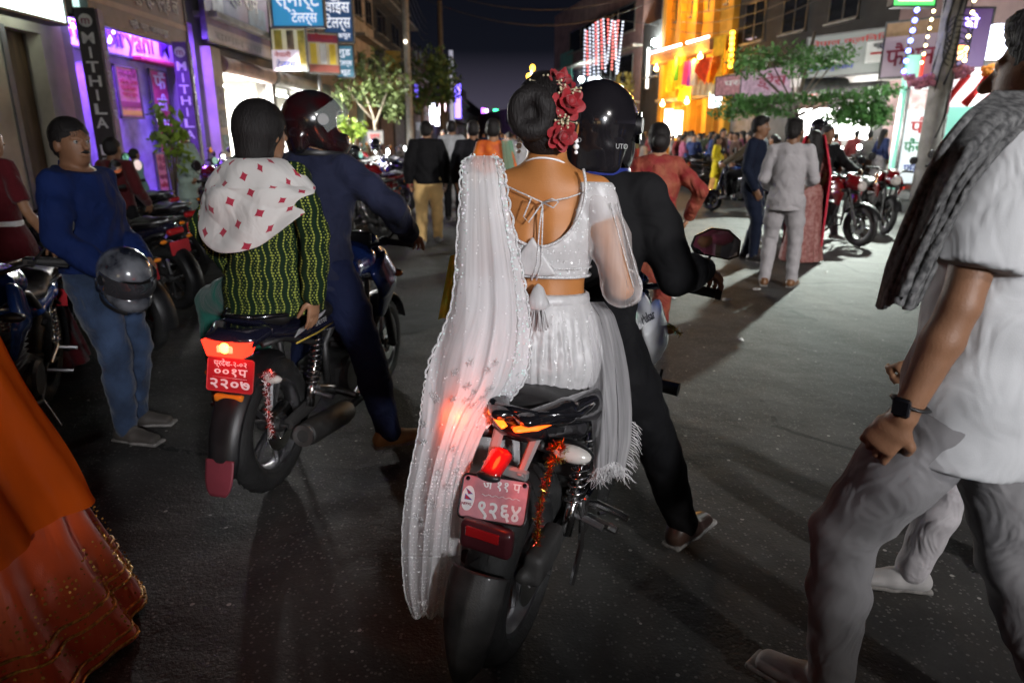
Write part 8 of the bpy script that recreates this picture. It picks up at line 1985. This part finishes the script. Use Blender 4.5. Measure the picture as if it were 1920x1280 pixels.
ahead('figure in white walking ahead beside the bride bun', 978, 0, 15.0, 1.62, skin=SKIN, pose=dict(), top=dict(mat=WTEE, t=.03, hem=-.4, name='kurta'), bottom=dict(mat=WTEE, t=.014), shoes=SANDAL)
ahead('man in white far ahead left of the bride bun', 955, 0, 22.0, 1.66, skin=SKIN, h=.022, pose=dict(), top=dict(mat=WTEE, t=.02), bottom=dict(mat=BLKTROU), shoes=SANDAL)
# by the purple shop
ahead('person in maroon shirt standing before the restaurant', 212, 0, 7.2, 1.52, yaw=10, skin=SKIN2, pose=dict(handR=(.24, .16, .98)), top=dict(mat=cloth('maroon_shirt', (.07, .008, .010)), t=.02), bottom=dict(mat=BLKTROU), shoes=BLACKLEATHER)
ahead('girl in pale teal frock before the restaurant porch', 252, 0, 11.6, 1.34, yaw=30, fem=True, hair='bun', skin=SKIN, pose=dict(pelvis=(0, 0, .93)), top=dict(mat=cloth('pale_teal', (.20, .36, .32)), t=.02, hem=-.38, name='frock', flare=.05), bottom=dict(mat=cloth('pale_teal', (.2, .36, .32))), shoes=SANDAL)
ahead('woman in pale green suit by the far lettered pillar', 350, 0, 12.2, 1.66, yaw=-160, fem=True, hair='pony', skin=SKIN, pose=dict(pelvis=(0, 0, .93)), top=dict(mat=cloth('pale_green_suit', (.30, .38, .33)), t=.024, hem=-.42, name='kurta', flare=.03), bottom=dict(mat=cloth('pale_green_suit', (.3, .38, .33))), shoes=SANDAL)

# ================================================================== the far crowd: a few figures copied with other clothes
CLO = [cloth('crowd_%d' % i, c) for i, c in enumerate([(.05, .05, .06), (.32, .30, .28), (.22, .04, .04), (.04, .06, .16), (.40, .20, .05), (.10, .12, .07), (.14, .06, .10), (.45, .43, .42), (.06, .03, .02), (.30, .08, .14)])]
CNM = ['black', 'pale', 'dark red', 'dark blue', 'orange', 'olive', 'plum', 'white', 'brown', 'pink']
protos = []
for i, (fm, po) in enumerate(((False, dict()), (False, dict(footL=(-.1, .2, .085), footR=(.1, -.2, .1))), (True, dict(pelvis=(0, 0, .95))), (False, dict(handR=(.2, .25, 1.15), handL=(-.2, .2, 1.1))))):
    kw = dict(bottom=dict(kind='skirt', mat=CLO[0], r0=.18, r1=.30)) if fm else dict(bottom=dict(mat=CLO[0]))
    r_, _ = person('crowd figure', (0, 0), 0, h=.024, fem=fm, hair='long' if fm else 'short', skin=SKIN, pose=po, top=dict(mat=CLO[1], t=.02), shoes=BLACKLEATHER, group='people in the far crowd', **kw)
    protos.append(r_)
crowd = []
for k in range(34): crowd.append((1262 + 4.9 * k + rng.uniform(-3, 3), rng.uniform(20, 33)))
for k in range(34): crowd.append((rng.uniform(835, 1010), rng.uniform(20, 75)))
for k in range(6): crowd.append((1180 + 13 * k, rng.uniform(26, 40)))
crowd += [(1540, 20), (1562, 22), (1600, 21.5), (1625, 20.5), (1650, 19.5)]
place = lambda u, Y: 'before the yellow building' if 1255 < u < 1440 else 'far down the street' if u < 1010 else 'under the bright shop window' if u > 1500 else 'along the far right row'
seen = {}
for k, (u, Y) in enumerate(crowd):
    r_ = protos[k % 4] if k < 4 else copy_tree(protos[k % 4])
    q = at(u, 300, Y); r_.location = (q[0], Y, 0); r_.rotation_euler = (0, 0, rng.uniform(0, 2 * PI)); r_.scale = (rng.uniform(.92, 1.02),) * 3
    ct, cb = rng.randrange(10), rng.randrange(10)
    for ch in r_.children:
        if ch.name.startswith('shirt'): set_mat(ch, CLO[ct])
        elif ch.name.startswith('trousers') or ch.name.startswith('skirt'): set_mat(ch, CLO[cb])
    key = (ct, cb, k % 4 == 2, place(u, Y)); seen[key] = seen.get(key, 0) + 1
    r_['label'] = ('' if seen[key] == 1 else ORD[seen[key] - 1] + ' ') + 'person in %s top and %s %s %s' % (CNM[ct], CNM[cb], 'skirt' if k % 4 == 2 else 'trousers', place(u, Y)); r_['group'] = 'people in the far crowd'

# unseen bystanders added behind the viewer to shade the near road from the lamp
for k in range(7):
    r_ = copy_tree(protos[(0, 3, 2, 1)[k % 4]]); r_.location = (-.75 + .47 * k, -1.35 + .12 * (k % 3), 0); r_.rotation_euler = (0, 0, .3 * (k % 3) - .3); r_['label'] = 'bystander added for shade behind the viewer, %s in the line from the pavement' % ORD[k]; r_['group'] = 'bystanders added for shade behind the viewer'

# ================================================================== parked motorcycles
pbk = [motorcycle('parked', (0, 0), 0, paint=REDP, group='motorcycles parked along the left shops'), motorcycle('parked', (0, 0), 0, paint=BLUEP, detail=False, grip=(.34, .86, 1.05), mir=(.86, 1.24), group='motorcycles parked along the left shops')]
PAINTS = [('red', REDP), ('blue', BLUEP), ('black', BLKP), ('silver', SILP), ('dark', DARKP)]
n_used = [0, 0]
def rank(lot, i): return (ORD + ['eleventh', 'twelfth'])[sum(1 for q in lot if q[3] == lot[i][3] and q[1] < lot[i][1])]
def park(loc, yaw, lean, ci, k, label, group):
    r_ = pbk[k] if n_used[k] == 0 else copy_tree(pbk[k]); n_used[k] += 1
    r_.location = (loc[0], loc[1], 0); r_.rotation_euler = (Matrix.Rotation(-R(yaw), 3, 'Z') @ Matrix.Rotation(R(lean), 3, 'Y')).to_euler()
    for ch in r_.children:
        if ch.name.split('.')[0] in ('fuel_tank', 'tail_cowl', 'side_shroud', 'headlight'): set_mat(ch, PAINTS[ci][1])
    r_['label'] = label; r_['group'] = group
lot = [(-2.0, 10.6, -56, 2), (-2.45, 9.6, -60, 1), (-2.1, 12.0, -58, 0), (-3.3, 10.9, -64, 2), (-3.9, 11.6, -66, 0), (-2.9, 8.6, -62, 4), (-2.25, 14.6, -58, 0), (-1.9, 16.2, -56, 4), (-2.3, 17.9, -58, 1), (-2.6, 20.2, -60, 3), (-3.1, 21.8, -60, 4), (-2.75, 13.4, -60, 1), (-3.1, 12.2, -62, 3), (-3.2, 16.0, -60, 2), (-3.4, 17.4, -58, 0), (-4.4, 13.2, -70, 2), (-4.2, 15.4, -65, 4), (-4.6, 17.0, -64, 3), (-5.2, 19.0, -66, 0), (-3.9, 19.4, -60, 2), (-5.4, 21.4, -70, 1), (-4.4, 23.4, -65, 2), (-5.6, 24.4, -70, 3), (-5.5, 14.4, -75, 0), (-5.9, 16.6, -80, 2), (-4.9, 26.5, -65, 0)]
for i, (x, y, a, ci) in enumerate(lot):
    park((x, y), a + rng.uniform(-6, 6), -6, ci, i % 2, '%s %s motorcycle from the viewer in the left parked rows' % (rank(lot, i), PAINTS[ci][0]), 'motorcycles parked along the left shops')
lot = [(5.6, 21.5, 100, 2), (6.3, 23, 105, 0), (6.6, 20.2, 95, 2), (7.3, 22, 100, 1), (7.8, 25, 105, 2), (6.8, 26.5, 100, 3), (8.6, 23.5, 100, 0), (5.2, 25.3, 100, 2), (9.2, 20.5, 60, 0), (8.3, 18.6, 70, 2), (6.3, 12.6, 188, 0), (7.3, 12.2, 196, 2), (5.9, 19.0, 95, 1), (6.9, 18.2, 98, 3), (5.0, 22.8, 96, 2), (7.7, 19.8, 92, 4), (9.0, 27, 100, 4), (7.1, 28.4, 100, 1)]
for i, (x, y, a, ci) in enumerate(lot):
    park((x, y), a + rng.uniform(-8, 8), -6, ci, i % 2, '%s %s motorcycle from the viewer parked on the right side' % (rank(lot, i), PAINTS[ci][0]), 'motorcycles parked on the right side')
for i, (x, y, a, ci, lb) in enumerate([(-2.75, 4.9, -68, 2, 'dark motorcycle parked right behind the blue shirted man'), (-3.1, 6.2, -64, 4, 'dark motorcycle parked second behind the blue shirted man'), (-3.6, 7.6, -66, 2, 'black motorcycle parked by the maroon shirted person'), (-4.6, 9.3, -70, 2, 'black motorcycle parked before the restaurant porch'), (-2.85, 3.9, 160, 1, 'blue motorcycle behind the legs of the blue shirted man')]):
    park((x, y), a, -6, ci, i % 2, lb, 'motorcycles parked near the restaurant')
HG = dict(shell=GLOSSBLK, trim=BLK, visor_mat=HELM1['visor_mat'])
for i, (u, v, Y, lb) in enumerate([(664, 288, 13.6, 'glossy black helmet on a parked bike handlebar'), (704, 272, 17.0, 'dark helmet resting on a bike beyond the first helmet')]):
    q = at(u, v, Y); r_ = empty('spare_helmet', tuple(q), rng.uniform(0, 6), lb, 'helmet'); make_helmet(r_, V3(0, 0, 0), np.eye(3), .014, **HG)
print('objects', len(bpy.data.objects), 'script', round(time.time() - T0, 1))
